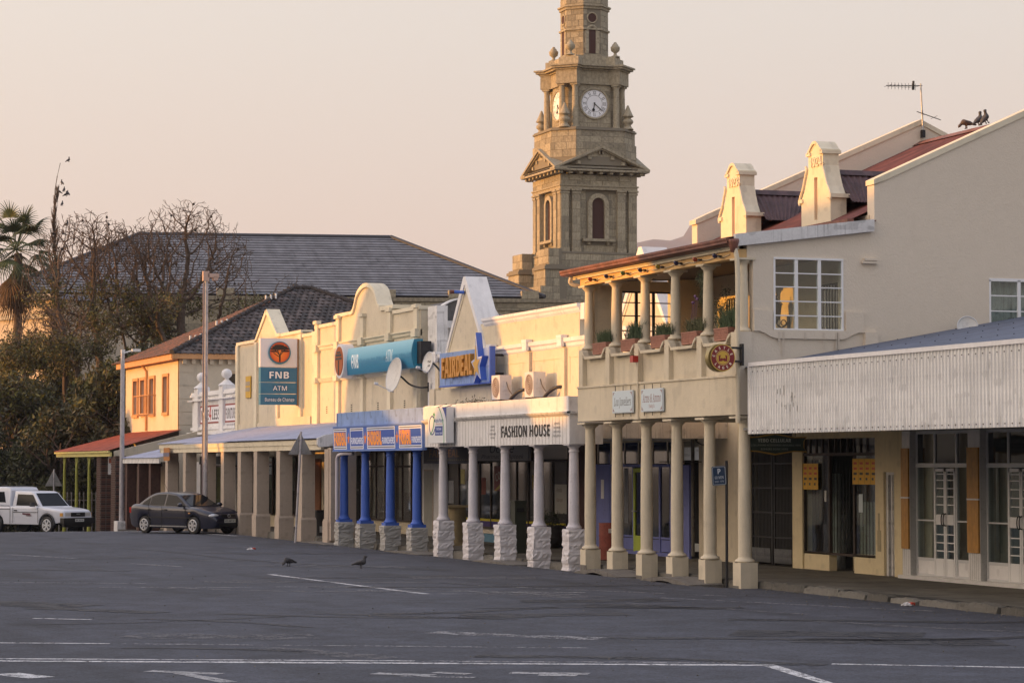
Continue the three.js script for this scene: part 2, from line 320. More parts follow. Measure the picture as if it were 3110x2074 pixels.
{
  // grit and leaf scraps gathered along the kerb and over the tarmac
  const g = new THREE.IcosahedronGeometry(1, 0), im = lit(new THREE.InstancedMesh(g, M(0.16, 0.145, 0.12), 1500)), m = new THREE.Matrix4(), q = new THREE.Quaternion(), c = new THREE.Color(), ps = seed; seed = 55; im.name = 'grit'; im.userData.kind = 'stuff'; im.userData.label = 'grit and small scraps along the kerb and on the tarmac';
  for (let i = 0; i < 1500; i++) { const kerb = i % 3, s = kerb ? rr(30, 84) : rr(27, 80), x = kerb ? 21.1 - Math.pow(rnd(), 2.5) * 1.6 : rr(3, 20), r = kerb ? rr(0.004, 0.013) : rr(0.005, 0.013); q.setFromEuler(new THREE.Euler(rr(0, 6), rr(0, 6), 0)); im.setMatrixAt(i, m.compose(V(x > 20.5 && s > 46.6 ? 20.45 - 0.2 * rnd() : x, gy(s) + r * 0.4, s), q, new THREE.Vector3(r, r * rr(0.4, 0.9), r * rr(0.7, 1.4)))); const t = rr(0.35, 1.3); im.setColorAt(i, c.setRGB(t, t * 0.97, t * 0.9)); }
  scene.add(im); seed = ps;
}
// concrete slabs that bridge the furrow, arched by age
function bridge(s0, s1, x0, x1, h, label) {
  const n = 10, top = [], bot = [];
  for (let i = 0; i <= n; i++) { const t = i / n, y = 0.01 + h * Math.sin(Math.PI * t) ** 0.8 + rr(-0.006, 0.006); top.push([s0 + (s1 - s0) * t, y]); bot.push([s0 + (s1 - s0) * t, y - 0.09 - 0.02 * Math.sin(t * 9)]); }
  solo('gutter_bridge', slabX([...top, ...bot.reverse()], x0, x1), mat.concrete, label, 'gutter slab', 'concrete slabs bridging the roadside gutter');
}
bridge(47.6, 50.2, 20.34, 21.1, 0.1, 'arched grey concrete gutter slab nearest the parking sign post');
bridge(51.5, 54.1, 20.34, 21.1, 0.11, 'arched concrete gutter slab before the second and third cream columns');
bridge(58.6, 61.4, 20.4, 21.1, 0.05, 'flat concrete gutter slab between the white columns on rough plinths');
bridge(65.9, 69.2, 20.4, 21.1, 0.04, 'worn concrete gutter slab before the blue columns beside the white ones');
bridge(75.4, 78.6, 20.4, 21.1, 0.03, 'low concrete gutter slab beside the leaning triangular road sign');

// painted lines: quads a few millimetres above the tarmac, worn through
{
  const paint2 = M(0.4, 0.4, 0.41, { rough: 0.75, more: { alphaMap: at(T.wear, 0.6), alphaTest: 0.5 } }), paint = M(0.62, 0.62, 0.63, { rough: 0.7, more: { alphaMap: at(T.wear, 0.9), alphaTest: 0.5 } }), faint = M(0.34, 0.34, 0.35, { rough: 0.8, more: { alphaMap: at(T.worn, 1.4), alphaTest: 0.5 } });
  const strip = (pts, w) => { const l = []; for (let i = 0; i < pts.length - 1; i++) { const [ax, as] = pts[i], [bx, bs] = pts[i + 1], L = Math.hypot(bx - ax, bs - as), n = Math.max(1, Math.round(L / 0.8)), nx = -(bs - as) / L * w / 2, ns = (bx - ax) / L * w / 2;
    for (let k = 0; k < n; k++) { const x = (t) => ax + (bx - ax) * t, s = (t) => as + (bs - as) * t, a = k / n, b = (k + 1) / n, wa = 1 + 0.16 * Math.sin(7.3 * (as + a * 9 + ax)), y = (q) => gy(q) + 0.005;
      l.push([V(x(a) + nx * wa, y(s(a)), s(a) + ns * wa), V(x(b) + nx * wa, y(s(b)), s(b) + ns * wa), V(x(b) - nx * wa, y(s(b)), s(b) - ns * wa), V(x(a) - nx * wa, y(s(a)), s(a) - ns * wa)]); } }
    return polys(l); };
  const tar = M(0.035, 0.036, 0.042, { rough: 0.75, more: { alphaMap: at(T.wear, 2.3), alphaTest: 0.5 } }), pale = M(0.15, 0.15, 0.16, { rough: 0.9, more: { alphaMap: at(T.worn, 1.7), alphaTest: 0.5 } });
  const ps = seed; seed = 900; const crack = (x, s, a, n, w, m) => { const pts = [[x, s]]; for (let i = 0; i < n; i++) { a += rr(-0.35, 0.35); x += Math.cos(a) * 0.9; s += Math.sin(a) * 0.9; pts.push([x, s]); } struct('road_stain', strip(pts, w), m); };
  struct('road_stain', strip([[14.1, 74.5], [14.6, 71.5], [14.9, 68.2], [15.1, 64.5], [15.8, 61.4], [16.9, 58.4], [18, 56]], 0.2), tar); for (let i = 0; i < 26; i++) crack(rr(4, 18), rr(28, 75), rr(-0.9, -0.2), Math.floor(rr(3, 9)), rr(0.1, 0.5), i % 3 ? tar : pale); for (let i = 0; i < 14; i++) crack(rr(6, 19), rr(30, 60), rr(-0.7, -0.3), 3, rr(0.5, 1.3), i % 2 ? pale : tar); seed = ps;
  const mark = (pts, w, m = paint) => struct('road_marking', strip(pts, w), m);
  mark([[-3, 35.45], [4.62, 32.16], [13.26, 28.42]], 0.2); mark([[-3, 35.85], [4.75, 32.5], [9.4, 30.5]], 0.13); mark([[9.6, 30.42], [13.2, 28.85]], 0.1, faint); mark([[6.2, 31.85], [10.8, 29.8], [13.3, 28.75]], 0.1, faint);
  mark([[13.2, 28.5], [12.55, 25]], 0.17); mark([[13.99, 28.38], [15.89, 27.14], [18, 25.8]], 0.12); mark([[3, 36.36], [6.44, 34.79]], 0.12); mark([[6.6, 34.7], [12.2, 31.9]], 0.13, faint);
  mark([[6.37, 40.87], [7.17, 40.22]], 0.13); mark([[6.02, 30.05], [6.72, 29.35]], 0.24, paint2); mark([[6.3, 29.6], [6.55, 28.2]], 0.22, paint2); mark([[8.4, 28.85], [8.95, 28.35]], 0.22, paint2); mark([[9.1, 28.75], [9.4, 28.4]], 0.2, paint2); mark([[8.6, 28.4], [9.3, 27.9]], 0.16, faint);
  mark([[9.9, 28.4], [10.7, 27.95]], 0.26, paint2); mark([[10.1, 28.0], [10.5, 27.8]], 0.2, paint2); mark([[4.4, 30.2], [4.7, 29.5]], 0.3);
  mark([[13.78, 55.42], [14.05, 51.2], [14.44, 46.12]], 0.15); mark([[14.2, 46.3], [16.82, 45.2]], 0.12, faint); mark([[13.6, 47.9], [17.4, 45.6]], 0.2, faint); mark([[15.3, 47.2], [17.0, 44.9]], 0.18, faint);
  mark([[16.4, 48.9], [19.4, 43.6]], 0.1, faint); mark([[18.0, 43.4], [20.6, 38.0]], 0.1, faint); mark([[12.5, 49.8], [14.7, 48.7]], 0.12, faint); mark([[9.2, 50.8], [12, 49.6]], 0.14, faint); mark([[7.6, 53.5], [10.5, 52]], 0.14, faint);
  mark([[14.2, 101], [15.6, 100.3]], 0.5); mark([[16.2, 99.9], [17.0, 98.2]], 0.4); mark([[17.6, 97.5], [19.03, 93.51]], 0.22); mark([[18.9, 94.2], [20.1, 85.6]], 0.16); mark([[19.6, 88.8], [20, 86.5]], 0.3); mark([[10.2, 70], [11.4, 66.5]], 0.2, faint); mark([[12.1, 62.6], [12.9, 60.2]], 0.14, faint); mark([[11.2, 35.6], [13, 33.5]], 0.5, faint);
}
// ---------------------------------------------------------------- the two-storey balcony building
function column(parent, x, s, y0, y1, r, m, o = {}) {
  const h = y1 - y0, R = o.cap ?? 1.75, prof = o.doric ? [[0, 0], [r * 1.45, 0], [r * 1.45, 0.05], [r * 1.25, 0.07], [r * 1.12, 0.1], [r, 0.16], [r * 0.985, h * 0.45], [r * 0.84, h - 0.2], [r * 0.98, h - 0.19], [r * 0.98, h - 0.16], [r * 0.86, h - 0.15], [r * 0.88, h - 0.1], [r * 1.3, h - 0.045], [r * 1.3, h - 0.04], [0, h - 0.04]]
    : [[0, 0], [r * 1.5, 0], [r * 1.55, 0.03], [r * 1.35, 0.06], [r * 1.1, 0.075], [r, 0.12], [r * 1.01, h * 0.3], [r * 0.97, h * 0.55], [r * 0.84, h - 0.17], [r * 0.9, h - 0.12], [r * 1.35, h - 0.07], [r * 1.5, h - 0.045], [r * 1.3, h - 0.04], [0, h - 0.04]];
  const c = part(parent, 'column', lathe(x, s, y0, prof, 24), m);
  part(c, 'capital', box(x - r * R, x + r * R, y1 - 0.04, y1, s - r * R, s + r * R), m);
  return c;
}
{
  const XF = 20.72, S0 = 46.1, S1 = 54.8, cs = [46.25, 47.93, 49.62, 51.28, 52.97, 54.62];
  const B = thing('balcony_building', 'cream two storey corner building with a columned balcony and red roof dated 1923 and 1924', 'building', 24.5, 0, 50.4);
  const m = mat.creamHotel, g = mat.greyCream;
  cs.forEach((s, i) => {
    const p = part(B, 'plinth', box(20.77, 21.13, -0.3, 0.5, s - (i ? 0.165 : 0.2), s + 0.17), m);
    part(p, 'chipped_edge', box(20.766, 20.775, -0.28, 0.05 + 0.05 * (i % 3), s - 0.1 - 0.02 * i, s + 0.16), mat.concrete);
    column(B, 20.95, s, 0.5, 3.33, 0.13, m);
    column(B, 20.93, s, 4.97, 6.41, 0.11, m);
  });
  // balcony front: plain band, piers, panels with swooping tops
  part(B, 'balcony_band', merge([box(XF, XF + 0.2, 3.36, 4.12, S0 + 0.02, S1), box(XF - 0.025, XF, 4.1, 4.14, S0 + 0.02, S1)]), m);
  part(B, 'balcony_floor', box(XF + 0.2, 24.7, 3.36, 3.62, S0 + 0.15, S1), m);
  const swoop = (a, b) => { const l = []; for (let i = 0; i <= 16; i++) { const t = i / 16, e = Math.min(t, 1 - t) * 2; l.push([a + (b - a) * t, 4.955 - 0.155 * sstep(0.03, 0.26, e)]); } return l; };
  for (let i = 0; i < 5; i++) {
    const a = cs[i] + 0.12, b = cs[i + 1] - 0.12, l = swoop(a, b);
    const p = part(B, 'balcony_panel', slabX([[a, 4.14], ...l, [b, 4.14]].map((q) => q).reverse(), XF + 0.1, XF + 0.2), m);
    part(p, 'coping', capX(l, 0.06, XF - 0.03, XF + 0.26), m);
  }
  for (const s of cs) part(B, 'pier', box(XF, XF + 0.2, 4.14, 4.97, s - 0.12, s + 0.12), m);
  // eave beam, gutter, verandah ceiling, its roof
  part(B, 'eave_beam', box(20.78, 21.0, 6.41, 6.58, S0 + 0.01, S1), M(0.74, 0.49, 0.22, { map: 'plaster', size: 3 }));
  part(B, 'eave_board', merge([box(20.72, 20.79, 6.57, 6.645, S0, S1 + 0.3), box(20.69, 20.72, 6.615, 6.645, S0, S1 + 0.3)]), mat.creamTrim);
  part(B, 'ceiling', slabS([[21, 6.5], [23.7, 6.62], [23.7, 6.66], [21, 6.54]], S0 + 0.2, S1), mat.darkWood);
  part(B, 'gutter', merge([slabS([[20.5, 6.67], [20.56, 6.65], [20.74, 6.65], [20.76, 6.78], [20.73, 6.78], [20.71, 6.68], [20.56, 6.68], [20.53, 6.78], [20.46, 6.78], [20.46, 6.75]], S0 - 0.1, S1 + 0.5), box(20.48, 20.52, 6.68, 6.71, S0 - 0.1, S1 + 0.5)]), mat.gutter);
  part(B, 'verandah_roof', corr(V(20.52, 6.79, S0 - 0.05), V(20.52, 6.79, S1 + 0.45), V(23.75, 7.22, S1 + 0.45), V(23.75, 7.22, S0 - 0.05), 0.076, 0.012), mat.rustRoof);
  // back wall, end walls
  part(B, 'wall', box(23.7, 23.95, 3.62, 7.35, S0 + 0.2, 54.6), m);
  part(B, 'wall', slabS([[XF + 0.005, 3.36], [23.72, 3.36], [23.72, 7.1], [20.95, 6.72], [20.95, 6.41], [XF + 0.36, 6.41], [XF + 0.36, 4.97], [XF + 0.005, 4.97]].reverse(), S0, S0 + 0.18, [rect(21.53, 23.0, 5.03, 6.43)]), g);
  const sw = []; for (let i = 0; i <= 20; i++) { const t = i / 20; sw.push([XF + 0.36 + t * 2.37, 4.99 - 0.14 * (sstep(0.04, 0.2, t) - sstep(0.8, 0.96, t))]); }
  part(B, 'raised_moulding', slabS([...sw, [23.45, 5.4], [23.06, 5.4], [23.06, 5.02], [21.47, 5.02], [21.47, 5.4], [21.08, 5.4]], S0 - 0.05, S0), g);
  part(B, 'corner_pier', merge([box(XF - 0.01, XF + 0.3, 3.36, 4.97, S0 - 0.06, S0)]), g);
  part(B, 'pilaster', merge([box(23.46, 23.74, 3.36, 5.0, S0 - 0.1, S0), box(23.42, 23.76, 6.36, 6.42, S0 - 0.08, S0), box(23.45, 23.73, 6.42, 6.46, S0 - 0.1, S0)]), g);
  part(B, 'barge_board', slabS([[20.66, 6.62], [23.66, 7.0], [23.66, 7.24], [20.66, 6.86]], S0 - 0.12, S0 - 0.02), mat.whiteGrime);
  // end window: steel frame and panes
  const w = part(B, 'window_frame', merge([box(21.51, 23.02, 5.01, 5.05, S0 - 0.03, S0 + 0.05), box(21.51, 23.02, 6.4, 6.44, S0 - 0.03, S0 + 0.05), ...[21.53, 22.0, 22.5, 23.0].map((x, i) => box(x - (i % 3 ? 0.035 : 0.02), x + (i % 3 ? 0.035 : 0.02), 5.05, 6.4, S0 - 0.02, S0 + 0.05))]), mat.whitePaint);
  for (const y of [5.3, 5.58, 5.86, 6.13]) part(w, 'glazing_bar', box(21.54, 22.99, y - 0.011, y + 0.011, S0 - 0.018, S0 + 0.04), mat.whitePaint);
  for (const [a, b] of [[21.55, 21.965], [22.035, 22.465], [22.535, 22.98]]) [5.05, 5.31, 5.59, 5.87, 6.14].forEach((y, i, l) => part(w, 'pane', box(a, b, y, (l[i + 1] ?? 6.41) - 0.02, S0 + 0.008, S0 + 0.014), mat.pane));
  // far end of the balcony: pier, steel window grid
  for (const w of [[21.05, 21.72, 3.62, 6.45], [22.92, 23.72, 3.62, 6.62], [21.72, 22.92, 3.62, 4.75], [21.72, 22.92, 6.32, 6.55]]) part(B, 'wall', box(...w, 54.6, 54.8), m);
  const w2 = part(B, 'window_frame', merge([22.1, 22.52].map((x) => box(x - 0.03, x + 0.03, 4.75, 6.32, 54.66, 54.72)).concat([box(21.72, 22.92, 4.75, 4.8, 54.66, 54.72), box(21.72, 22.92, 6.28, 6.32, 54.66, 54.72)])), mat.iron);
  for (const y of [5.07, 5.42, 5.76, 6.06]) part(w2, 'glazing_bar', box(21.72, 22.92, y - 0.012, y + 0.012, 54.67, 54.71), mat.iron);
  // a door and barred windows in the back wall of the balcony
  const door = part(B, 'door', box(23.66, 23.7, 3.64, 5.85, 51.0, 51.95), mat.darkWood); part(door, 'handle', box(23.63, 23.66, 4.65, 4.75, 51.1, 51.13), mat.steel);
  for (const s of [48.0, 52.75]) { const f = part(B, 'window_frame', merge([box(23.66, 23.7, 4.75, 6.05, s - 0.4, s - 0.36), box(23.66, 23.7, 4.75, 6.05, s + 0.36, s + 0.4), box(23.66, 23.7, 6.05, 6.09, s - 0.4, s + 0.4), box(23.66, 23.7, 4.71, 4.75, s - 0.4, s + 0.4)]), mat.darkWood); part(f, 'pane', box(23.685, 23.69, 4.75, 6.05, s - 0.36, s + 0.36), mat.glass); for (let k = -2; k <= 2; k++) part(f, 'bar', rod(V(23.64, 4.75, s + k * 0.13), V(23.64, 6.05, s + k * 0.13), 0.012), mat.whitePaint); }
  // gables at both ends of the main roof
  const gab = [[24.95, 3.36], [24.95, -0.1], [35, -0.1], [35, 7.93], [29.3, 10.42], [23.95, 8.03], [23.72, 7.93], [23.72, 3.36]];
  part(B, 'gable_wall', slabS(gab, S0, S0 + 0.3, [rect(26.3, 27.7, 4.9, 6.12)]), g);
  part(B, 'coping', slabS([[23.7, 7.94], [23.95, 8.03], [29.3, 10.42], [35, 7.93], [35, 8.03], [29.3, 10.54], [23.9, 8.13], [23.7, 8.04]], S0 - 0.03, S0 + 0.33), mat.creamTrim);
  part(B, 'gable_wall', slabS([[23.55, 6.6], [35, 6.6], [35, 7.93], [29.3, 10.42], [23.8, 8.0], [23.55, 7.9]], 54.55, 54.85), g);
  part(B, 'coping', slabS([[23.5, 7.88], [23.8, 8.0], [29.3, 10.42], [35, 7.93], [35, 8.03], [29.3, 10.54], [23.75, 8.1], [23.5, 7.98]], 54.52, 54.88), mat.creamTrim);
  { const stain = M(0.62, 0.54, 0.44, { rough: 0.9, more: { alphaMap: at(T.wear, 0.7), alphaTest: 0.5 } }), ps = seed; seed = 77; for (let i = 0; i < 6; i++) { const x = rr(21.5, 23); part(B, 'rain_streak', sheetUV(x, x + 0.05, 4.95 - rr(0.1, 0.5), 4.98, S0 - 0.055), stain); } let c = [28.9, 6.2]; const cr = []; for (let i = 0; i < 14; i++) { const n = [c[0] + rr(-0.06, 0.2), c[1] + rr(-0.05, 0.2)]; cr.push(rod(V(c[0], c[1], S0 - 0.001), V(n[0], n[1], S0 - 0.001), 0.004, 0.004, 4)); c = n; } part(B, 'wall_crack', merge(cr), mat.concrete); seed = ps; }
  const w3 = part(B, 'window_frame', merge([box(26.28, 27.72, 6.08, 6.14, S0 - 0.01, S0 + 0.06), box(26.28, 26.32, 4.9, 6.1, S0 - 0.01, S0 + 0.06), box(26.93, 27.0, 4.9, 6.1, S0 - 0.01, S0 + 0.06), box(27.68, 27.72, 4.9, 6.1, S0 - 0.01, S0 + 0.06)]), mat.whitePaint);
  for (const y of [5.18, 5.48, 5.79]) part(w3, 'glazing_bar', box(26.32, 27.68, y - 0.012, y + 0.012, S0, S0 + 0.05), mat.whitePaint);
  for (const [a, b] of [[26.32, 26.93], [27.0, 27.68]]) [4.9, 5.19, 5.49, 5.8].forEach((y, i, l) => part(w3, 'pane', box(a, b, y, (l[i + 1] ?? 6.1) - 0.02, S0 + 0.02, S0 + 0.026), mat.pane));
  part(B, 'curtain', corr(V(26.35, 4.9, S0 + 0.34), V(27.66, 4.9, S0 + 0.34), V(27.66, 6.1, S0 + 0.34), V(26.35, 6.1, S0 + 0.34), 0.16, 0.03), mat.whiteGrime);
  // main roof
  const ry = (x) => 7.28 + 0.456 * (x - 23.4);
  const roof = part(B, 'roof', merge([corr(V(23.3, ry(23.3), S0 + 0.3), V(23.3, ry(23.3), 54.55), V(29.3, ry(29.3), 54.55), V(29.3, ry(29.3), S0 + 0.3), 0.076, 0.014), corr(V(35, 7.45, 54.55), V(35, 7.45, S0 + 0.3), V(29.3, ry(29.3), S0 + 0.3), V(29.3, ry(29.3), 54.55), 0.076, 0.014)]), mat.rustRoof);
  part(roof, 'ridge_cap', merge([corr(V(29.08, ry(29.1) + 0.03, S0 + 0.3), V(29.08, ry(29.1) + 0.03, 54.55), V(29.3, ry(29.3) + 0.06, 54.55), V(29.3, ry(29.3) + 0.06, S0 + 0.3), 0.5, 0.001)]), mat.gutter);
  part(roof, 'eave_gutter', merge([box(23.2, 23.34, 7.14, 7.26, 46.25, 47.55), box(23.2, 23.34, 7.14, 7.26, 49.2, 51.6), cyl(23.27, 46.9, 6.9, 7.15, 0.05)]), mat.gutter);
  part(B, 'wall', box(23.74, 35, 3.4, 7.25, 46.9, 54.5), g);
  // the two dated gables with their little cross roofs
  for (const [sc, year, low] of [[52.42, '1923', 7.2], [48.28, '1924', 7.15]]) {
    const half = [[0.68, low], [0.68, 7.84], [0.66, 7.9], [0.52, 8.08], [0.42, 8.3], [0.35, 8.5], [0.34, 8.52], [0.34, 8.8], [0.3, 8.83], [0.24, 8.86], [0.17, 8.94], [0.08, 9.0], [0, 9.01]];
    const out = [...half.map(([a, y]) => [sc + a, y]), ...half.slice(0, -1).reverse().map(([a, y]) => [sc - a, y])].reverse();
    const gb = part(B, 'dated_gable', slabX(out, 23.5, 23.86, [rect(sc - 0.075, sc + 0.075, 7.42, 8.3)]), mat.creamTrim);
    part(gb, 'slot', box(23.6, 23.66, 7.42, 8.3, sc - 0.075, sc + 0.075), mat.orangeTrim);
    const scroll = (d) => [[0.72, 7.78], [0.7, 7.92], [0.56, 8.11], [0.46, 8.32], [0.38, 8.5], [0.41, 8.56]].map(([a, y]) => V(23.48, y, sc + d * a));
    for (const d of [1, -1]) part(gb, 'scroll', tube(scroll(d), 0.032, 20, 6), mat.creamTrim);
    for (const [a, b, c, d] of [[8.76, 8.83, 0.2, 0.38], [8.76, 8.83, -0.38, -0.2], [7.82, 7.9, 0.58, 0.76], [7.82, 7.9, -0.76, -0.58]]) part(gb, 'ledge', box(23.46, 23.9, a, b, sc + c, sc + d), mat.creamTrim);
    part(gb, 'cap', capX([[sc + 0.32, 8.86], [sc + 0.25, 8.9], [sc + 0.17, 8.98], [sc + 0.08, 9.04], [sc, 9.05], [sc - 0.08, 9.04], [sc - 0.17, 8.98], [sc - 0.25, 8.9], [sc - 0.32, 8.86]].reverse(), 0.06, 23.46, 23.9), mat.creamTrim);
    const dg = new TextGeometry(year, { font, size: 0.2, depth: 0.03, curveSegments: 4 }); dg.computeBoundingBox(); dg.scale(0.9, 1, 1).translate(-dg.boundingBox.max.x * 0.45, 0, 0).rotateY(-Math.PI / 2).translate(23.5, 8.52, -sc);
    part(gb, 'date_numerals', fin(dg), mat.creamTrim);
    for (const d of [1, -1]) { const e = V(23.86, 7.72, sc + d * 0.95), k = V(23.86, 8.44, sc); part(B, 'cross_roof', corr(e, V(25.0, 7.72, sc + d * 0.95), V(26.1, 8.44, sc), k, 0.076, 0.014), mat.purpleRoof); }
    part(B, 'ridge_cap', merge([slabX([[sc - 0.16, 8.36], [sc, 8.48], [sc + 0.16, 8.36], [sc, 8.45]].reverse(), 23.86, 26.1)]), mat.purpleRoof);
  }
  // corner downpipe with its rain head
  const dp = part(B, 'downpipe', merge([tube([V(20.62, 6.62, 46.0), V(20.66, 6.5, 45.97), V(20.68, 6.2, 45.95), V(20.68, 5, 45.95), V(20.68, 3.2, 45.95)], 0.05, 30, 8)]), m);
  part(dp, 'rain_head', lathe(20.62, 46.0, 6.5, [[0, 0], [0.05, 0], [0.11, 0.2], [0.11, 0.26], [0, 0.26]], 10), mat.gutter);
  part(B, 'downpipe', tube([V(20.6, 6.62, 54.9), V(20.6, 6.5, 54.95), V(20.7, 6.44, 54.9), V(20.9, 6.42, 54.85)], 0.05, 12, 8), m);
  // ---- street floor behind the columns
  const yel = M(0.78, 0.66, 0.42, { map: 'plaster', size: 4, bump: 0.004 });
  part(B, 'wall', merge([box(24.7, 24.95, 0, 3.36, 46.72, 47.22), box(24.7, 24.95, 0, 3.36, 47.68, 48.05), box(24.7, 24.95, 2.24, 3.36, 47.22, 47.68), box(24.74, 24.95, 2.95, 3.36, 48.05, 51.5), box(24.7, 24.95, 0, 3.36, 51.5, 52.0), box(24.7, 24.95, 0, 3.36, 54.3, 54.9), box(24.72, 24.9, 3.2, 3.36, 52, 54.3)]), yel);
  part(B, 'wall_patch', merge([box(24.692, 24.7, 0.62, 1.05, 47.8, 47.95), box(24.692, 24.7, 1.05, 1.4, 47.86, 47.92)]), M(0.42, 0.36, 0.23, { map: 'plaster', size: 2 }));
  const sd = part(B, 'door', box(24.86, 24.9, 0.12, 2.2, 47.24, 47.5), mat.whiteGrime); part(sd, 'door_frame', merge([box(24.76, 24.9, 0.1, 2.24, 47.6, 47.68), box(24.76, 24.9, 2.18, 2.24, 47.24, 47.6), box(24.8, 24.86, 0.1, 2.2, 47.5, 47.54)]), mat.whiteGrime); part(sd, 'lock', box(24.84, 24.86, 1.05, 1.2, 47.3, 47.36), mat.gutter);
  // shop window of the cellular shop
  part(B, 'shop_window_base', merge([box(24.74, 24.92, 0.1, 0.5, 48.05, 49.1), box(24.74, 24.92, 0.1, 0.5, 50.27, 51.5), box(25.3, 25.4, 0.1, 0.5, 49.1, 50.27)]), yel);
  const sw1 = part(B, 'shop_window_frame', merge([48.05, 49.1, 50.27, 51.5].map((s) => box(24.74, 24.8, 0.5, 2.95, s - 0.03, s + 0.03)).concat([box(24.74, 24.8, 0.47, 0.52, 48.05, 51.5), box(24.73, 24.8, 2.58, 2.64, 48.05, 51.5), ...[48.5, 48.8, 49.4, 49.7, 50.0, 50.6, 50.9, 51.2].map((s) => box(24.74, 24.8, 2.64, 2.95, s - 0.02, s + 0.02))])), mat.darkWood);
  for (const [a, b] of [[48.08, 49.07], [50.3, 51.47]]) { part(sw1, 'pane', box(24.765, 24.77, 0.52, 2.58, a, b), mat.pane); part(sw1, 'pane', box(24.765, 24.77, 2.64, 2.95, a, b), mat.glass); }
  const rd = part(B, 'recessed_door', merge([box(25.34, 25.4, 0.5, 0.6, 49.13, 50.24), box(25.34, 25.4, 2.5, 2.95, 49.13, 50.24), box(25.34, 25.4, 0.5, 2.95, 49.1, 49.2), box(25.34, 25.4, 0.5, 2.95, 50.17, 50.27)]), mat.darkWood); part(rd, 'pane', box(25.365, 25.37, 0.6, 2.5, 49.2, 50.17), mat.pane);
  for (const s of [49.1, 50.27]) part(sw1, 'pane', box(24.8, 25.34, 0.52, 2.58, s - 0.004, s + 0.004), mat.pane);
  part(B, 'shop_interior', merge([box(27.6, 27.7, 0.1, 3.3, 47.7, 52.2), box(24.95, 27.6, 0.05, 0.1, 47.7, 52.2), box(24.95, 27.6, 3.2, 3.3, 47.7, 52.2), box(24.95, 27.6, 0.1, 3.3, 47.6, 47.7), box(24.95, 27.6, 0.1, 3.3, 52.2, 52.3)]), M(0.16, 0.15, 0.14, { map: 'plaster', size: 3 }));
  const rail = []; for (let i = 0; i < 22; i++) rail.push(rod(V(24.85, 0.52, 48.15 + i * 0.15), V(24.85, 2.5, 48.15 + i * 0.15), 0.011, 0.011, 5));
  part(B, 'burglar_bar', merge(rail), mat.iron);
  // black gates
  for (const [a, b] of [[52.05, 53.1], [53.16, 54.28]]) {
    const gt = part(B, 'gate', merge([box(24.76, 24.8, 0.16, 3.2, a, a + 0.06), box(24.76, 24.8, 0.16, 3.2, b - 0.06, b), ...[0.2, 0.75, 1.3, 1.85, 2.4, 3.1].map((y) => box(24.765, 24.795, y, y + 0.035, a, b))]), mat.iron);
    for (let s = a + 0.11; s < b - 0.07; s += 0.075) part(gt, 'gate_bar', rod(V(24.78, 0.2, s), V(24.78, 3.12, s), 0.013, 0.013, 5), M(0.07, 0.07, 0.072, { rough: 0.45, metal: 0.4 }));
    const low = []; for (let s = a + 0.1; s < b - 0.06; s += 0.045) low.push(rod(V(24.74, 0.2, s), V(24.74, 0.52, s), 0.009, 0.009, 4)); part(gt, 'lower_bars', merge(low), mat.steel);
  }
  part(B, 'passage', merge([box(29, 29.1, 0.1, 3.3, 51.9, 54.5), box(24.95, 29, 3.2, 3.3, 52, 54.4), box(24.95, 29, 0.05, 0.1, 52, 54.4), box(24.95, 29, 0.1, 3.2, 54.4, 54.5)]), M(0.09, 0.085, 0.075));
}
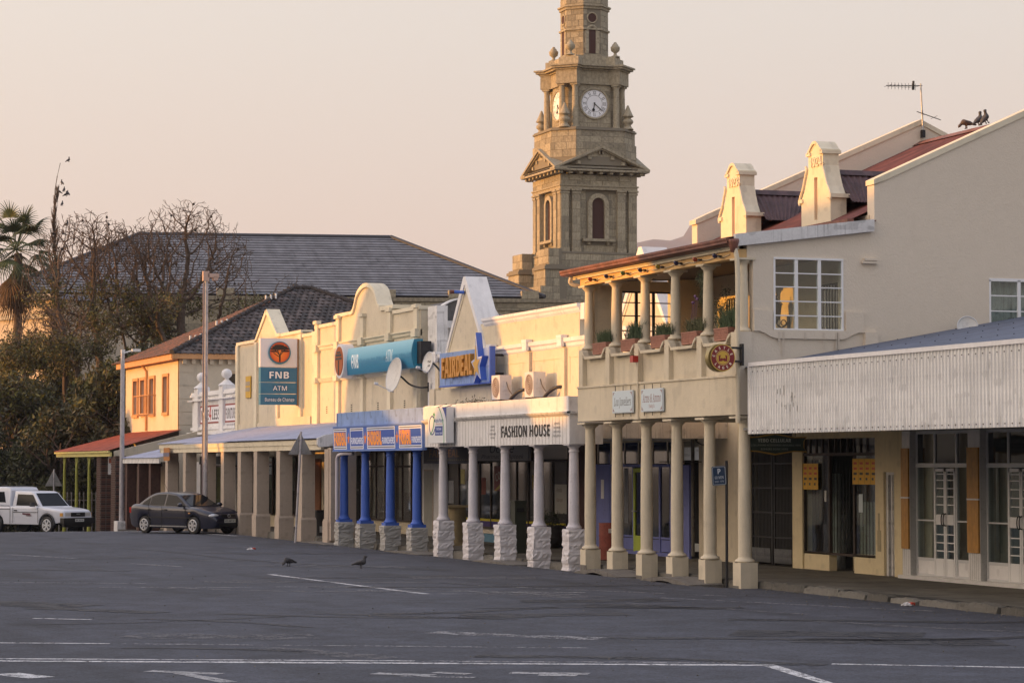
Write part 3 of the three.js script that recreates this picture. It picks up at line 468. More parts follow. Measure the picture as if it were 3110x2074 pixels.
// ---------------------------------------------------------------- the shop under the corrugated hoarding (nearest)
{
  const B = thing('hoarding_shop', 'low shop with white corrugated hoarding over a white tiled glass front', 'shop', 24, 0, 40);
  const hw = M(0.93, 0.92, 0.90, { map: 'grime', size: 3.2, rough: 0.55 });
  const prof = []; for (let s = 30; s < 45.6; s += 0.113) prof.push([20.8, s], [20.8, s + 0.075], [20.772, s + 0.083], [20.772, s + 0.105]);
  prof.push([20.8, 45.62]);
  const sh = []; for (let i = 0; i < prof.length - 1; i++) { const [a, s] = prof[i], [b, t] = prof[i + 1]; sh.push([V(a, 2.98, s), V(b, 2.98, t), V(b, 4.29, t), V(a, 4.29, s)]); }
  part(B, 'hoarding', polys(sh), hw);
  part(B, 'hoarding_cap', box(20.755, 20.86, 4.275, 4.35, 30, 45.64), mat.white);
  part(B, 'hoarding_end', box(20.78, 20.83, 2.98, 4.3, 45.61, 45.64), hw);
  const scr = []; for (let s = 30.095; s < 45.5; s += 0.226) scr.push(lbox(0.012, 0.02, 0.02, 20.768, 4.17, -s), lbox(0.012, 0.02, 0.02, 20.768, 3.04, -s)); part(B, 'screws', merge(scr), mat.iron);
  const marks = []; for (let i = 0; i < 16; i++) { const s = rr(43.4, 44.4), y = rr(3.3, 3.75); marks.push(box(20.766, 20.771, y, y + rr(0.03, 0.14), s, s + 0.012)); } part(B, 'old_sign_residue', merge(marks), mat.concrete);
  part(B, 'roof', corr(V(20.86, 4.27, 30), V(20.86, 4.27, 46.08), V(30, 5.9, 46.08), V(30, 5.9, 30), 0.14, 0.012), mat.blueRoof);
  const rs = []; for (let x = 21.5; x < 28; x += 1.3) for (let s = 33; s < 46; s += 0.56) rs.push(lbox(0.016, 0.02, 0.016, x, 4.27 + 0.178 * (x - 20.86) + 0.014, -s)); part(B, 'roof_screw_rows', merge(rs), mat.dark);
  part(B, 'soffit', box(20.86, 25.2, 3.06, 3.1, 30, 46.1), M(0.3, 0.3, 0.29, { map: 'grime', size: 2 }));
  // tiled piers with timber boards, shop fronts between
  const tile = M(0.78, 0.77, 0.76, { map: 'plaster', size: 1, rough: 0.3 }), grey = M(0.5, 0.5, 0.49, { map: 'plaster', size: 1, rough: 0.5 });
  const board = M(0.55, 0.27, 0.05, { map: 'wood', size: 1.2, rough: 0.5 });
  const piers = [[46.72, 46.4], [44.05, 43.6], [41.1, 40.65], [38.1, 37.65], [35.1, 34.65]];
  piers.forEach(([b, a]) => {
    const p = part(B, 'tiled_pier', box(24.62, 25.1, 0.05, 3.06, a, b), tile);
    part(p, 'pier_return', box(24.63, 24.9, 0.05, 3.06, a - 0.012, a), grey);
    const gl = []; for (let s = a + 0.075; s < b; s += 0.075) gl.push(box(24.616, 24.62, 0.05, 0.74, s, s + 0.006)); part(p, 'tile_joints', merge(gl), grey);
    const bd = part(p, 'timber_board', box(24.58, 24.615, 1.75, 2.72, a, b - 0.02), board); part(p, 'timber_board', box(24.58, 24.615, 0.72, 1.72, a, b - 0.02), board);
    part(p, 'board_trim', box(24.575, 24.615, 1.72, 1.75, a - 0.01, b), tile);
  });
  for (let i = 0; i < 4; i++) {
    const a = piers[i + 1][0] + 0.02, b = piers[i][1] - 0.03, L = b - a, d0 = a + L * 0.28, d1 = a + L * 0.66, dm = (d0 + d1) / 2, X = 24.745;
    const f = part(B, 'shop_front', merge([box(X, X + 0.06, 0.2, 0.24, a, b), box(X - 0.01, X + 0.06, 2.34, 2.42, a, b), box(X, X + 0.06, 3.0, 3.06, a, b), ...[a, d0, d1, b - 0.04].map((s) => box(X, X + 0.06, 0.24, 3.0, s, s + 0.05)), box(X + 0.01, X + 0.05, 0.5, 0.56, a, d0), box(X + 0.01, X + 0.05, 0.5, 0.56, d1, b)]), mat.alu);
    for (const [p, q] of [[a, d0], [d0 + 0.05, d1], [d1 + 0.05, b - 0.04]]) part(f, 'pane', box(X + 0.026, X + 0.03, 2.42, 3.0, p, q), mat.glass);
    for (const [p, q] of [[a + 0.05, d0], [d1 + 0.05, b - 0.04]]) { part(f, 'pane', box(X + 0.026, X + 0.03, 0.56, 2.34, p, q), mat.pane); part(f, 'kick_panel', box(X + 0.02, X + 0.04, 0.24, 0.5, p, q), mat.white); part(f, 'glazing_bar', box(X + 0.012, X + 0.045, 1.28, 1.31, p, q), mat.alu);
      part(B, 'curtain', corr(V(X + 0.3, 0.4, p - 0.1), V(X + 0.3, 0.4, q + 0.1), V(X + 0.3, 2.4, q + 0.1), V(X + 0.3, 2.4, p - 0.1), 0.07, 0.02), M(0.17, 0.215, 0.21, { map: 'plaster', size: 2 })); }
    for (const [p, q, e] of [[d0 + 0.05, dm - 0.01, 1], [dm + 0.01, d1, -1]]) {
      const d = part(B, 'shop_door', merge([box(X - 0.02, X + 0.02, 0.22, 2.32, p, p + 0.045), box(X - 0.02, X + 0.02, 0.22, 2.32, q - 0.045, q), box(X - 0.02, X + 0.02, 2.26, 2.32, p, q), box(X - 0.02, X + 0.02, 1.22, 1.42, p + 0.06, q - 0.06), box(X - 0.02, X + 0.02, 0.22, 0.56, p + 0.06, q - 0.06)]), mat.whitePaint);
      part(d, 'pane', box(X - 0.002, X + 0.002, 1.42, 2.26, p + 0.06, q - 0.06), mat.pane); part(d, 'pane', box(X - 0.002, X + 0.002, 0.56, 1.22, p + 0.06, q - 0.06), mat.pane);
      for (const y of [0.7, 0.86, 1.02, 1.6, 1.76, 1.92, 2.08, 2.2]) part(d, 'security_bar', box(X - 0.012, X - 0.004, y, y + 0.02, p + 0.04, q - 0.04), mat.whitePaint);
      part(d, 'handle', tube([V(X - 0.02, 1.2, e > 0 ? q - 0.03 : p + 0.03), V(X - 0.07, 1.22, e > 0 ? q - 0.03 : p + 0.03), V(X - 0.07, 1.42, e > 0 ? q - 0.03 : p + 0.03), V(X - 0.02, 1.44, e > 0 ? q - 0.03 : p + 0.03)], 0.012, 12, 6), mat.iron);
    }
  }
  part(B, 'doorstep', box(24.5, 25.2, 0.02, 0.2, 34, 46.7), tile);
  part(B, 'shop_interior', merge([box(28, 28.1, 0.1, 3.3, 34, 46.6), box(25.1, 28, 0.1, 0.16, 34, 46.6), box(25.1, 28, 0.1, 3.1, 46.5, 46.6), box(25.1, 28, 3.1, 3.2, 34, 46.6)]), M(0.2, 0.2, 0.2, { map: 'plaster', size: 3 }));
}

// ---------------------------------------------------------------- rough-faced stone plinths (shared)
const rubble = [0, 1, 2, 3, 4, 5].map((v) => {
  const g0 = new THREE.BoxGeometry(1, 1, 1, 8, 5, 8), q = g0.attributes.position, nn = tnoise(7, 7, 60 + v), d = new THREE.Vector3();
  for (let i = 0; i < q.count; i++) { d.set(q.getX(i), q.getY(i), q.getZ(i)); const k = 0.75 * (nn(d.x * 0.43 + d.z * 0.37 + 0.5, d.y * 0.5 + d.z * 0.23) - 0.5) + 0.6 * (nn(d.x * 1.7 + d.z * 1.3, d.y * 1.9 - d.z) - 0.5), e = 1 - Math.pow(Math.abs(d.y) * 2, 4); const f = 1 + 0.26 * k * e + 0.02 * e; q.setXYZ(i, d.x * f, d.y * 0.985, d.z * f); }
  const g = toCreasedNormals(g0.toNonIndexed(), 0.16); return fin(g);
});
function roughPlinth(parent, x, s, y0, y1, w, m) {
  const n = 4, P = part(parent, 'plinth', box(x - w * 0.46, x + w * 0.46, y0, y1, s - w * 0.46, s + w * 0.46), m), items = [];
  for (let i = 0; i < n; i++) { const a = y0 + (y1 - y0) * i / n, h = (y1 - y0) / n; items.push({ m: new THREE.Matrix4().compose(V(x + rr(-0.01, 0.01), a + h / 2, s + rr(-0.01, 0.01)), new THREE.Quaternion().setFromEuler(new THREE.Euler(0, Math.floor(rnd() * 4) * Math.PI / 2 + rr(-0.03, 0.03), 0)), new THREE.Vector3(w * rr(0.97, 1.06), h * 0.99, w * rr(0.97, 1.06))), g: Math.floor(rnd() * 6), k: 0 }); }
  pieces(P, 'rough_stone', items, rubble, [m]);
}
// ---------------------------------------------------------------- white canopied shop with gables
{
  const B = thing('gabled_shop', 'cream shop with tall triangular gables over a white canopy lettered FASHION HOUSE', 'shop', 24, 0, 66);
  const m = mat.cream, X = 24.8;
  part(B, 'wall', merge([box(X, X + 0.35, 2.95, 5.64, 55.0, 78.2), box(X + 0.05, 34, 2.95, 5.4, 55.4, 77.8)]), m);
  // parapet over the middle, cornices
  part(B, 'parapet', box(X + 0.02, X + 0.3, 5.84, 6.6, 65.5, 75.0), m);
  part(B, 'parapet_cornice', merge([slabS([[X + 0.02, 6.5], [X - 0.03, 6.56], [X - 0.05, 6.62], [X - 0.1, 6.66], [X - 0.1, 6.74], [X + 0.3, 6.74], [X + 0.3, 6.5]], 65.4, 73.5), box(X, X + 0.34, 6.3, 6.735, 65.1, 65.4)]), mat.white);
  part(B, 'cornice', slabS([[X, 5.58], [X - 0.04, 5.62], [X - 0.06, 5.7], [X - 0.12, 5.74], [X - 0.14, 5.84], [X + 0.3, 5.84], [X + 0.3, 5.58]], 55.0, 78.3), mat.white);
  for (const s of [69.41, 66.56, 72.5, 64.1, 61.8, 77.9]) { const p = part(B, 'pilaster', box(X - 0.09, X, 3.95, 5.58, s - 0.16, s + 0.16), m); part(p, 'pilaster_cap', box(X - 0.2, X - 0.02, 5.84, 5.93, s - 0.2, s + 0.2), mat.white); part(p, 'pilaster_cornice', box(X - 0.19, X - 0.1, 5.62, 5.84, s - 0.17, s + 0.17), mat.white); }
  for (const [a, b] of [[66.85, 69.1], [69.75, 72.2], [73.0, 75.2], [75.6, 77.5], [64.4, 66.2]]) part(B, 'panel', merge([box(X - 0.012, X, 5.3, 5.33, a, b), box(X - 0.012, X, 4.6, 5.33, a, a + 0.03), box(X - 0.012, X, 4.6, 5.33, b - 0.03, b)]), m);
  part(B, 'base_course', merge([box(X - 0.16, X, 3.9, 4.72, 72.4, 78.3), box(X - 0.2, X - 0.01, 3.88, 4.76, 77.8, 78.32)]), m);
  // the two steep gables
  for (const [sc, hb, top, yb] of [[75.2, 1.93, 8.12, 5.84], [60.95, 1.75, 7.9, 5.84]]) {
    const tri = (k) => [[sc - hb * k, yb], [sc - 0.09 * k, yb + (top - yb) * k], [sc + 0.09 * k, yb + (top - yb) * k], [sc + hb * k, yb]];
    part(B, 'gable', slabX([[sc - hb * 0.9, yb], [sc - 0.02, top - 0.18], [sc + 0.02, top - 0.18], [sc + hb * 0.9, yb]], X - 0.01, X + 0.35), m);
    for (const d of [1, -1]) part(B, 'gable_coping', slabX([[sc + d * hb, yb], [sc + d * 0.1, top], [sc, top], [sc, top - 0.24], [sc + d * (hb - 0.13), yb]], X - 0.07, X + 0.62), mat.white);
    part(B, 'gable_moulding', merge([1, -1].map((d) => slabX([[sc + d * (hb - 0.13), yb], [sc + d * 0.02, top - 0.24], [sc + d * 0.02, top - 0.42], [sc + d * (hb - 0.23), yb]], X - 0.035, X))), mat.creamTrim);
  }
  // canopy
  part(B, 'canopy_fascia', merge([box(20.78, 21.0, 2.86, 3.95, 55.5, 66.58), box(20.74, 20.78, 3.6, 3.955, 55.46, 63.7), box(20.74, 20.78, 3.6, 3.93, 63.72, 66.58), box(21.0, 21.6, 2.86, 3.95, 55.5, 55.72)]), mat.white);
  part(B, 'canopy_moulding', merge([slabS([[20.78, 3.5], [20.7, 3.56], [20.68, 3.6], [20.78, 3.62]], 55.44, 63.72), slabS([[20.78, 3.46], [20.7, 3.52], [20.68, 3.56], [20.78, 3.58]], 63.74, 66.6), box(20.7, 21.6, 3.56, 3.61, 55.44, 55.5)]), mat.whiteGrime);
  part(B, 'canopy_slab', box(20.99, 25, 3.0, 3.4, 55.7, 66.55), mat.whiteGrime);
  const bd = []; for (let s = 55.7; s < 66.4; s += 0.23) bd.push(box(20.776, 20.779, 2.87, 3.5, s, s + 0.008)); part(B, 'board_joints', merge(bd), mat.concrete);
  for (const s of [55.75, 58.1, 60.55, 63.05, 65.55]) { roughPlinth(B, 20.98, s, -0.12, 0.92, 0.42, mat.rubbleWhite); column(B, 20.98, s, 0.92, 2.87, 0.125, M(0.72, 0.70, 0.75, { map: 'plaster', size: 1.6 }), { doric: true, cap: 1.5 }); }
  // ---- ground floor: blue shop, pharmacy windows, white end
  const G = X;
  part(B, 'wall', box(G, G + 0.3, 0, 2.95, 54.95, 57.4), m);
  part(B, 'wall', merge([box(G, G + 0.3, 0, 2.95, 77.6, 79.7)]), mat.white);
  const gd = part(B, 'door', box(G - 0.02, G, 0.1, 2.19, 78.55, 79.45), M(0.4, 0.4, 0.37, { map: 'plaster', size: 1 })); part(gd, 'door_frame', merge([box(G - 0.03, G, 0.1, 2.23, 78.5, 78.55), box(G - 0.03, G, 2.19, 2.23, 78.55, 79.45)]), mat.pillar);
  // periwinkle shop front with a lime door
  const bs = part(B, 'shop_front', merge([box(G - 0.06, G, 0.13, 2.38, 57.85, 58.35), box(G - 0.05, G, 0.13, 0.22, 58.35, 64.2), box(G - 0.05, G, 2.33, 2.4, 58.35, 64.2), box(G - 0.04, G, 0.55, 0.6, 58.35, 63.1), ...[59.05, 59.75, 60.4, 61.5, 63.1].map((s) => box(G - 0.05, G, 0.22, 2.33, s - 0.04, s + 0.04))]), mat.bluePeri);
  for (const [a, b] of [[58.35, 59.0], [59.1, 59.7], [59.8, 60.36], [61.55, 63.05]]) { part(bs, 'pane', box(G - 0.02, G - 0.015, 0.6, 2.33, a, b), mat.glass); part(bs, 'kick_panel', box(G - 0.035, G - 0.01, 0.24, 0.53, a + 0.03, b - 0.03), mat.bluePeri); }
  for (let i = 0; i < 6; i++) part(bs, 'fanlight', box(G - 0.02, G - 0.01, 2.42, 2.95, 58.35 + i * 0.95, 59.27 + i * 0.95), mat.glass);
  part(bs, 'fanlight_bars', merge([0, 1, 2, 3, 4, 5, 6].map((i) => box(G - 0.04, G, 2.4, 2.96, 58.29 + i * 0.95, 58.34 + i * 0.95))), mat.greyCream);
  const lime = part(B, 'lime_door', merge([box(G - 0.06, G, 0.2, 2.3, 60.42, 60.52), box(G - 0.06, G, 0.2, 2.3, 61.36, 61.46), box(G - 0.06, G, 2.2, 2.3, 60.52, 61.36), box(G - 0.055, G, 0.22, 0.6, 60.52, 61.36)]), mat.lime); part(lime, 'pane', box(G - 0.03, G - 0.02, 0.6, 2.2, 60.52, 61.36), mat.glass); part(lime, 'handle', box(G - 0.12, G - 0.06, 1.2, 1.23, 61.2, 61.42), mat.steel);
  const bd2 = part(B, 'blue_door', box(G - 0.04, G, 0.15, 2.33, 63.2, 64.2), mat.bluePeri); part(bd2, 'notice', box(G - 0.05, G - 0.041, 1.5, 2.0, 63.55, 63.75), mat.white);
  part(B, 'wall', box(G, G + 0.3, 0.1, 2.95, 64.2, 66.4), mat.maroon);
  // pharmacy front
  const ph = part(B, 'shop_front', merge([...[67.5, 69.5, 70.5, 72.8, 73.85, 75.85, 77.0].map((s) => box(G - 0.04, G + 0.02, 0.56, 2.5, s - 0.035, s + 0.035)), box(G - 0.05, G + 0.02, 0.5, 0.56, 66.4, 77.6), box(G - 0.05, G + 0.02, 2.46, 2.54, 66.4, 77.6)]), mat.darkWood);
  [66.4, 67.5, 69.5, 70.5, 72.8, 73.85, 75.85, 77.0, 77.6].forEach((s, i, l) => { if (i < 8) part(ph, 'pane', box(G - 0.01, G - 0.005, 0.56, 2.46, s + 0.035, l[i + 1] - 0.035), mat.glass); });
  for (const [s, y, w, h, c] of [[68.2, 1.2, 0.45, 0.6, [0.3, 0.28, 0.24]], [68.9, 1.7, 0.3, 0.4, [0.3, 0.22, 0.05]], [71.5, 0.9, 0.5, 0.7, [0.22, 0.2, 0.2]], [73.3, 1.5, 0.4, 0.5, [0.25, 0.08, 0.06]], [74.4, 1.1, 0.7, 0.8, [0.18, 0.2, 0.22]], [75.3, 1.8, 0.4, 0.45, [0.34, 0.3, 0.12]], [76.4, 1.2, 0.5, 0.7, [0.3, 0.3, 0.3]]]) part(ph, 'window_poster', box(G - 0.016, G - 0.011, y, y + h, s, s + w), M(...c, { map: 'grime', size: 0.6 }));
  for (const [a, b] of [[58.45, 58.8], [61.9, 62.15]]) part(bs, 'hanging_blind', box(G - 0.026, G - 0.021, 0.9, 2.3, a, b), M(0.2, 0.21, 0.24, { map: 'grime', size: 0.5 }));
  part(ph, 'stall_riser', merge([box(G - 0.1, G, 0.1, 0.36, 66.6, 69.2), box(G - 0.3, G, 0.1, 0.36, 70.8, 73.4), box(G - 0.3, G, 0.1, 0.36, 74.2, 77.4)]), M(0.10, 0.24, 0.36, { rough: 0.6 }));
  part(ph, 'window_display_band', merge([box(G - 0.02, G - 0.012, 0.56, 0.72, 66.5, 77.5)]), M(0.06, 0.04, 0.16)); part(ph, 'window_display_band', box(G - 0.022, G - 0.013, 0.72, 0.79, 66.5, 77.5), M(0.5, 0.42, 0.03));
  part(B, 'wall', merge([box(G + 0.05, G + 0.3, 2.5, 2.95, 66.4, 77.6), box(G + 0.05, G + 0.3, 0, 0.5, 66.4, 77.6)]), mat.greyCream);
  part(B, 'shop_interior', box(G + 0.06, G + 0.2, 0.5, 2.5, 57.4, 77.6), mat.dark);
  const dpipe = part(B, 'downpipe', tube([V(G - 0.06, 3.2, 57.62), V(G - 0.06, 2, 57.62), V(G - 0.06, 0.2, 57.62)], 0.045, 12, 7), mat.concrete);
}
// ---------------------------------------------------------------- white slice of building with a dark vault behind
{
  const B = thing('vaulted_building', 'white building end with a dark arched vault behind the steep gable', 'building', 27, 0, 80);
  part(B, 'wall', box(24.84, 25.2, 3.8, 7.42, 78.3, 79.25), mat.whiteGrime); part(B, 'wall', box(24.9, 34, 0, 5.9, 78.2, 79.2), mat.whiteGrime);
  const arc = []; for (let i = 0; i <= 20; i++) { const a = Math.PI * i / 20; arc.push([26.1 - 1.05 * Math.cos(a), 6.98 + 0.72 * Math.sin(a)]); }
  part(B, 'vault', slabS(arc, 79.1, 92), M(0.13, 0.125, 0.125, { map: 'grime', size: 1.6 }));
  const ring = [...arc.map(([x, y]) => [26.1 + (x - 26.1) * 1.05, 6.98 + (y - 6.98) * 1.07]), ...arc.slice().reverse()]; part(B, 'vault_edge', slabS(ring, 79.0, 79.3), mat.white);
  part(B, 'white_beam', box(24.98, 27.6, 6.76, 6.97, 78.8, 79.2), mat.white);
  part(B, 'wall', box(25, 30, 5.5, 6.76, 79.2, 92), mat.whiteGrime); part(B, 'ridge_sheet', box(27.2, 29.5, 6.97, 7.22, 79.3, 79.5), mat.bluePeri);
}
// ---------------------------------------------------------------- blue verandah
{
  const B = thing('blue_verandah', 'blue verandah with four blue columns on rough stone plinths and furniture advertising boards', 'verandah', 21.6, 0, 71);
  part(B, 'canopy_fascia', merge([box(20.8, 21.0, 3.45, 3.93, 66.62, 75.45), box(20.8, 24.7, 3.45, 3.93, 75.4, 75.55)]), mat.bluePale);
  part(B, 'canopy_slab', box(21.0, 24.75, 2.95, 3.4, 66.6, 75.4), mat.blueDull);
  part(B, 'sign_board', merge([box(20.72, 20.84, 2.78, 3.52, 66.55, 75.62), box(20.7, 20.72, 3.49, 3.53, 66.55, 75.62), box(20.7, 20.72, 2.78, 2.81, 66.55, 75.62)]), mat.blueDull);
  const star = (x, cx, cy, r, col) => { x.fillStyle = col; x.beginPath(); for (let i = 0; i < 10; i++) { const a = -Math.PI / 2 + i * Math.PI / 5, q = i % 2 ? r * 0.4 : r; x.lineTo(cx + q * Math.cos(a) * 0.7, cy + q * Math.sin(a)); } x.fill(); };
  const pr = print(1536, 128, (x, w, h) => {
    x.fillStyle = '#2b5fbd'; x.fillRect(0, 0, w, h);
    const panel = (a, b, inner) => { x.save(); x.transform(1, 0, 0.1, 1, -6, 0); x.fillStyle = '#e4e6ee'; x.fillRect(a, 4, b - a, h - 8); x.fillStyle = '#222a55'; x.fillRect(a + 10, 10, b - a - 20, 5); x.fillRect(a + 10, h - 15, b - a - 20, 5); x.fillStyle = '#1f4fae'; x.fillRect(a + 10, 21, b - a - 20, h - 42); inner(); x.restore(); };
    panel(10, 255, () => text(x, 'FAIRDEAL', 132, 66, 96, '#ff9d1e', { w: 228, stroke: '#ff9d1e', lw: 9 }));
    star(x, 290, 66, 38, '#f0851a');
    panel(320, 560, () => text(x, 'FURNISHERS', 440, 78, 50, '#f4f6ff', { w: 215 }));
    star(x, 592, 66, 42, '#f0851a');
    panel(625, 1100, () => { text(x, 'FAIRDEAL', 755, 66, 96, '#ff9d1e', { w: 245, stroke: '#ff9d1e', lw: 9 }); text(x, 'FURNISHERS', 985, 80, 48, '#f4f6ff', { w: 205 }); });
    star(x, 1132, 66, 42, '#f0851a');
    panel(1165, 1525, () => { text(x, 'FAIRDEAL', 1262, 66, 96, '#ff9d1e', { w: 190, stroke: '#ff9d1e', lw: 9 }); text(x, 'FURNISHERS', 1440, 80, 46, '#f4f6ff', { w: 150 }); });
  });
  part(B, 'sign_print', sheet(V(20.716, 2.82, 75.6), V(20.716, 2.82, 66.57), V(20.716, 3.48, 66.57), V(20.716, 3.48, 75.6)), pr);
  for (const s of [67.9, 70.45, 73.0, 75.3]) { roughPlinth(B, 20.98, s, -0.14, 0.68, 0.46, mat.rubbleGrey); column(B, 20.98, s, 0.74, 2.82, 0.128, mat.blue, { doric: true, cap: 1.5 }); part(B, 'column_foot', box(20.78, 21.18, 0.66, 0.76, s - 0.2, s + 0.2), mat.blue); }
  part(B, 'downpipe', tube([V(20.95, 2.72, 74.2), V(20.78, 2.7, 74.9), V(20.74, 2.6, 75.2), V(20.74, 2.2, 75.25), V(20.74, 0.75, 75.25)], 0.055, 30, 8), M(0.55, 0.52, 0.58, { rough: 0.5 }));
}
// ---------------------------------------------------------------- the bank: two cream parapet fronts behind one lean-to verandah
{
  const B = thing('bank_building', 'cream bank building with curved gable and pointed gable above a lavender iron verandah', 'bank', 25, -0.4, 91);
  const m = mat.cream, X = 24.8;
  const topA = [[105.5, 7.33], [102.25, 7.33], [102.25, 7.42], [98.55, 7.42], [98.55, 7.36], [95.3, 7.36], [94.9, 7.38], [94.9, 7.2], [92.75, 7.2]];
  part(B, 'facade', slabX([[105.5, -0.5], ...topA, [92.75, -0.5]], X, X + 0.32), m);
  part(B, 'coping', merge([capX([[105.5, 7.42], [102.3, 7.42]], 0.12, X - 0.07, X + 0.4), capX([[98.5, 7.46], [94.9, 7.46]], 0.12, X - 0.07, X + 0.4), capX([[94.9, 7.28], [92.75, 7.28]], 0.12, X - 0.06, X + 0.38)]), mat.creamTrim);
  const g = part(B, 'gable', slabX([[102.2, 7.35], [100.4, 8.42], [100.3, 8.42], [98.55, 7.35]], X - 0.02, X + 0.42), m);
  part(g, 'gable_coping', merge([slabX([[102.3, 7.36], [100.42, 8.54], [100.28, 8.54], [100.35, 8.36], [102.05, 7.36]], X - 0.08, X + 0.46), slabX([[98.42, 7.36], [100.28, 8.54], [100.42, 8.54], [100.35, 8.36], [98.7, 7.36]], X - 0.08, X + 0.46), box(X - 0.1, X + 0.5, 7.36, 7.48, 98.05, 98.62)]), mat.creamTrim);
  for (const s of [105.3, 102.05, 98.55, 95.0, 92.95]) part(B, 'pilaster', box(X - 0.1, X, 3.8, 7.3, s - 0.2, s + 0.2), mat.creamTrim);
  part(B, 'plinth_band', merge([box(X - 0.15, X, 3.6, 4.18, 93.2, 98.35), box(X - 0.06, X, 3.6, 4.05, 98.8, 105.1)]), m);
  // curved front
  const curve = []; for (let i = 0; i <= 22; i++) { const t = i / 22, s = 87.75 - t * 3.5, e = Math.min(t, 1 - t); let y = 7.7 + 0.86 * Math.pow(Math.sin(Math.PI * t), 0.62) * sstep(-0.02, 0.2, e); curve.push([s, y]); }
  const topB = [[92.7, 7.42], [89.7, 7.42], [89.7, 7.66], [87.9, 7.66], ...curve, [84.2, 7.6], [82.8, 7.6], [82.8, 7.4], [79.75, 7.4]];
  part(B, 'facade', slabX([[92.7, -0.4], ...topB, [79.75, -0.4]], X - 0.05, X + 0.3), m);
  part(B, 'coping', merge([capX([[92.75, 7.5], [89.75, 7.5]], 0.12, X - 0.12, X + 0.38), capX([[89.85, 7.76], [87.75, 7.76]], 0.12, X - 0.13, X + 0.5), capX(curve.map(([s, y]) => [s, y + 0.07]), 0.14, X - 0.13, X + 0.42), capX([[84.25, 7.7], [82.65, 7.7]], 0.13, X - 0.13, X + 0.6), capX([[82.7, 7.5], [79.7, 7.5]], 0.12, X - 0.12, X + 0.38)]), mat.creamTrim);
  for (const [s, t] of [[92.35, 7.55], [89.45, 7.6], [86.3, 7.5], [83.0, 7.5], [80.0, 7.45]]) { const p = part(B, 'pilaster', box(X - 0.16, X - 0.05, 3.8, t, s - 0.19, s + 0.19), mat.creamTrim); part(p, 'pilaster_cap', merge([box(X - 0.22, X - 0.03, t - 0.02, t + 0.1, s - 0.25, s + 0.25), box(X - 0.24, X - 0.05, 6.5, 6.76, s - 0.24, s + 0.24), box(X - 0.26, X - 0.05, 5.36, 5.56, s - 0.25, s + 0.25)]), mat.creamTrim); }
  part(B, 'cornice', merge([slabS([[X - 0.05, 6.54], [X - 0.1, 6.58], [X - 0.12, 6.66], [X - 0.17, 6.7], [X - 0.17, 6.74], [X, 6.74], [X, 6.54]], 79.75, 92.65), slabS([[X - 0.05, 5.36], [X - 0.1, 5.4], [X - 0.14, 5.46], [X - 0.18, 5.52], [X, 5.54], [X, 5.36]], 79.75, 92.65)]), mat.creamTrim);
  for (const s of [91.2, 87.9, 84.6, 81.5]) part(B, 'air_vent', merge([0, 1, 2, 3].map((k) => box(X - 0.056, X - 0.049, 4.25 + k * 0.07, 4.28 + k * 0.07, s - 0.08, s + 0.08))), mat.dark);
  part(B, 'wall', box(X + 0.2, 38, -0.5, 7.1, 79.8, 105.4), m);
  // verandah: lavender corrugated iron on square pillars
  part(B, 'verandah_roof', corr(V(20.66, 3.2, 77.0), V(20.66, 3.2, 101.7), V(24.8, 3.9, 101.7), V(24.8, 3.9, 77.0), 0.076, 0.009), mat.lavRoof);
  part(B, 'verandah_fascia', merge([box(20.76, 20.86, 2.84, 3.13, 77.2, 101.6), box(20.73, 20.76, 3.0, 3.15, 77.2, 101.6), box(20.76, 24.7, 2.84, 3.1, 101.5, 101.6)]), mat.creamTrim);
  part(B, 'barge_board', slabS([[20.6, 2.98], [20.66, 2.92], [20.9, 2.94], [24.7, 3.4], [24.7, 3.85], [20.85, 3.3], [20.6, 3.2]], 76.95, 77.1), mat.whiteGrime);
  for (const s of [100.4, 97.1, 93.8, 90.7, 88.1, 85.75, 82.6, 79.75, 76.6]) { const y = gy(s); part(B, 'pillar', box(20.78, 21.2, y + 0.7, 2.86, s - 0.24, s + 0.24), mat.pillar); part(B, 'pillar_base', merge([box(20.74, 21.24, y - 0.2, y + 0.66, s - 0.29, s + 0.29), slabX([[s - 0.29, y + 0.66], [s + 0.29, y + 0.66], [s + 0.24, y + 0.73], [s - 0.24, y + 0.73]], 20.75, 21.23)]), mat.pillar); }
  part(B, 'pillar', box(20.8, 21.6, 0.1, 2.9, 76.15, 76.5), mat.pillar);
  // shop fronts under the verandah and behind the blue columns
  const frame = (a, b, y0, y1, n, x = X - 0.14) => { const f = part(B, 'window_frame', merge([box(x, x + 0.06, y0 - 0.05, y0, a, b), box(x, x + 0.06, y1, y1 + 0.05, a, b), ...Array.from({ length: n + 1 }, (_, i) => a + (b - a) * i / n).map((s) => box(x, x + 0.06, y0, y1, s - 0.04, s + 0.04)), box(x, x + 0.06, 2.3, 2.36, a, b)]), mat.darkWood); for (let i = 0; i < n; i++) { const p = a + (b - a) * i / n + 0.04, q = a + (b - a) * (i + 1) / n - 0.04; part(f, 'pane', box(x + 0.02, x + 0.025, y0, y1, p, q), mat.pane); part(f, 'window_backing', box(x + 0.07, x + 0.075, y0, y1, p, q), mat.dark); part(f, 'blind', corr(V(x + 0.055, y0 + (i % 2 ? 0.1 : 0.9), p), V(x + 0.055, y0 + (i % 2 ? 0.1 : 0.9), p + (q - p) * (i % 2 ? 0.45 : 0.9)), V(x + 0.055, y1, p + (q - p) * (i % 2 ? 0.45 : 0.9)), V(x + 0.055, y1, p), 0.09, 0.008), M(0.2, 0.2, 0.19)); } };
  frame(83.5, 85.6, 0.57, 2.8, 2); frame(80.5, 82.5, 0.58, 2.76, 2); frame(95.4, 97.1, 0.5, 2.64, 2); frame(99.0, 101.5, 0.5, 2.64, 3); frame(89.6, 91.2, 0.5, 2.64, 2, X - 0.15); frame(102.6, 104.6, 0.2, 2.6, 2);
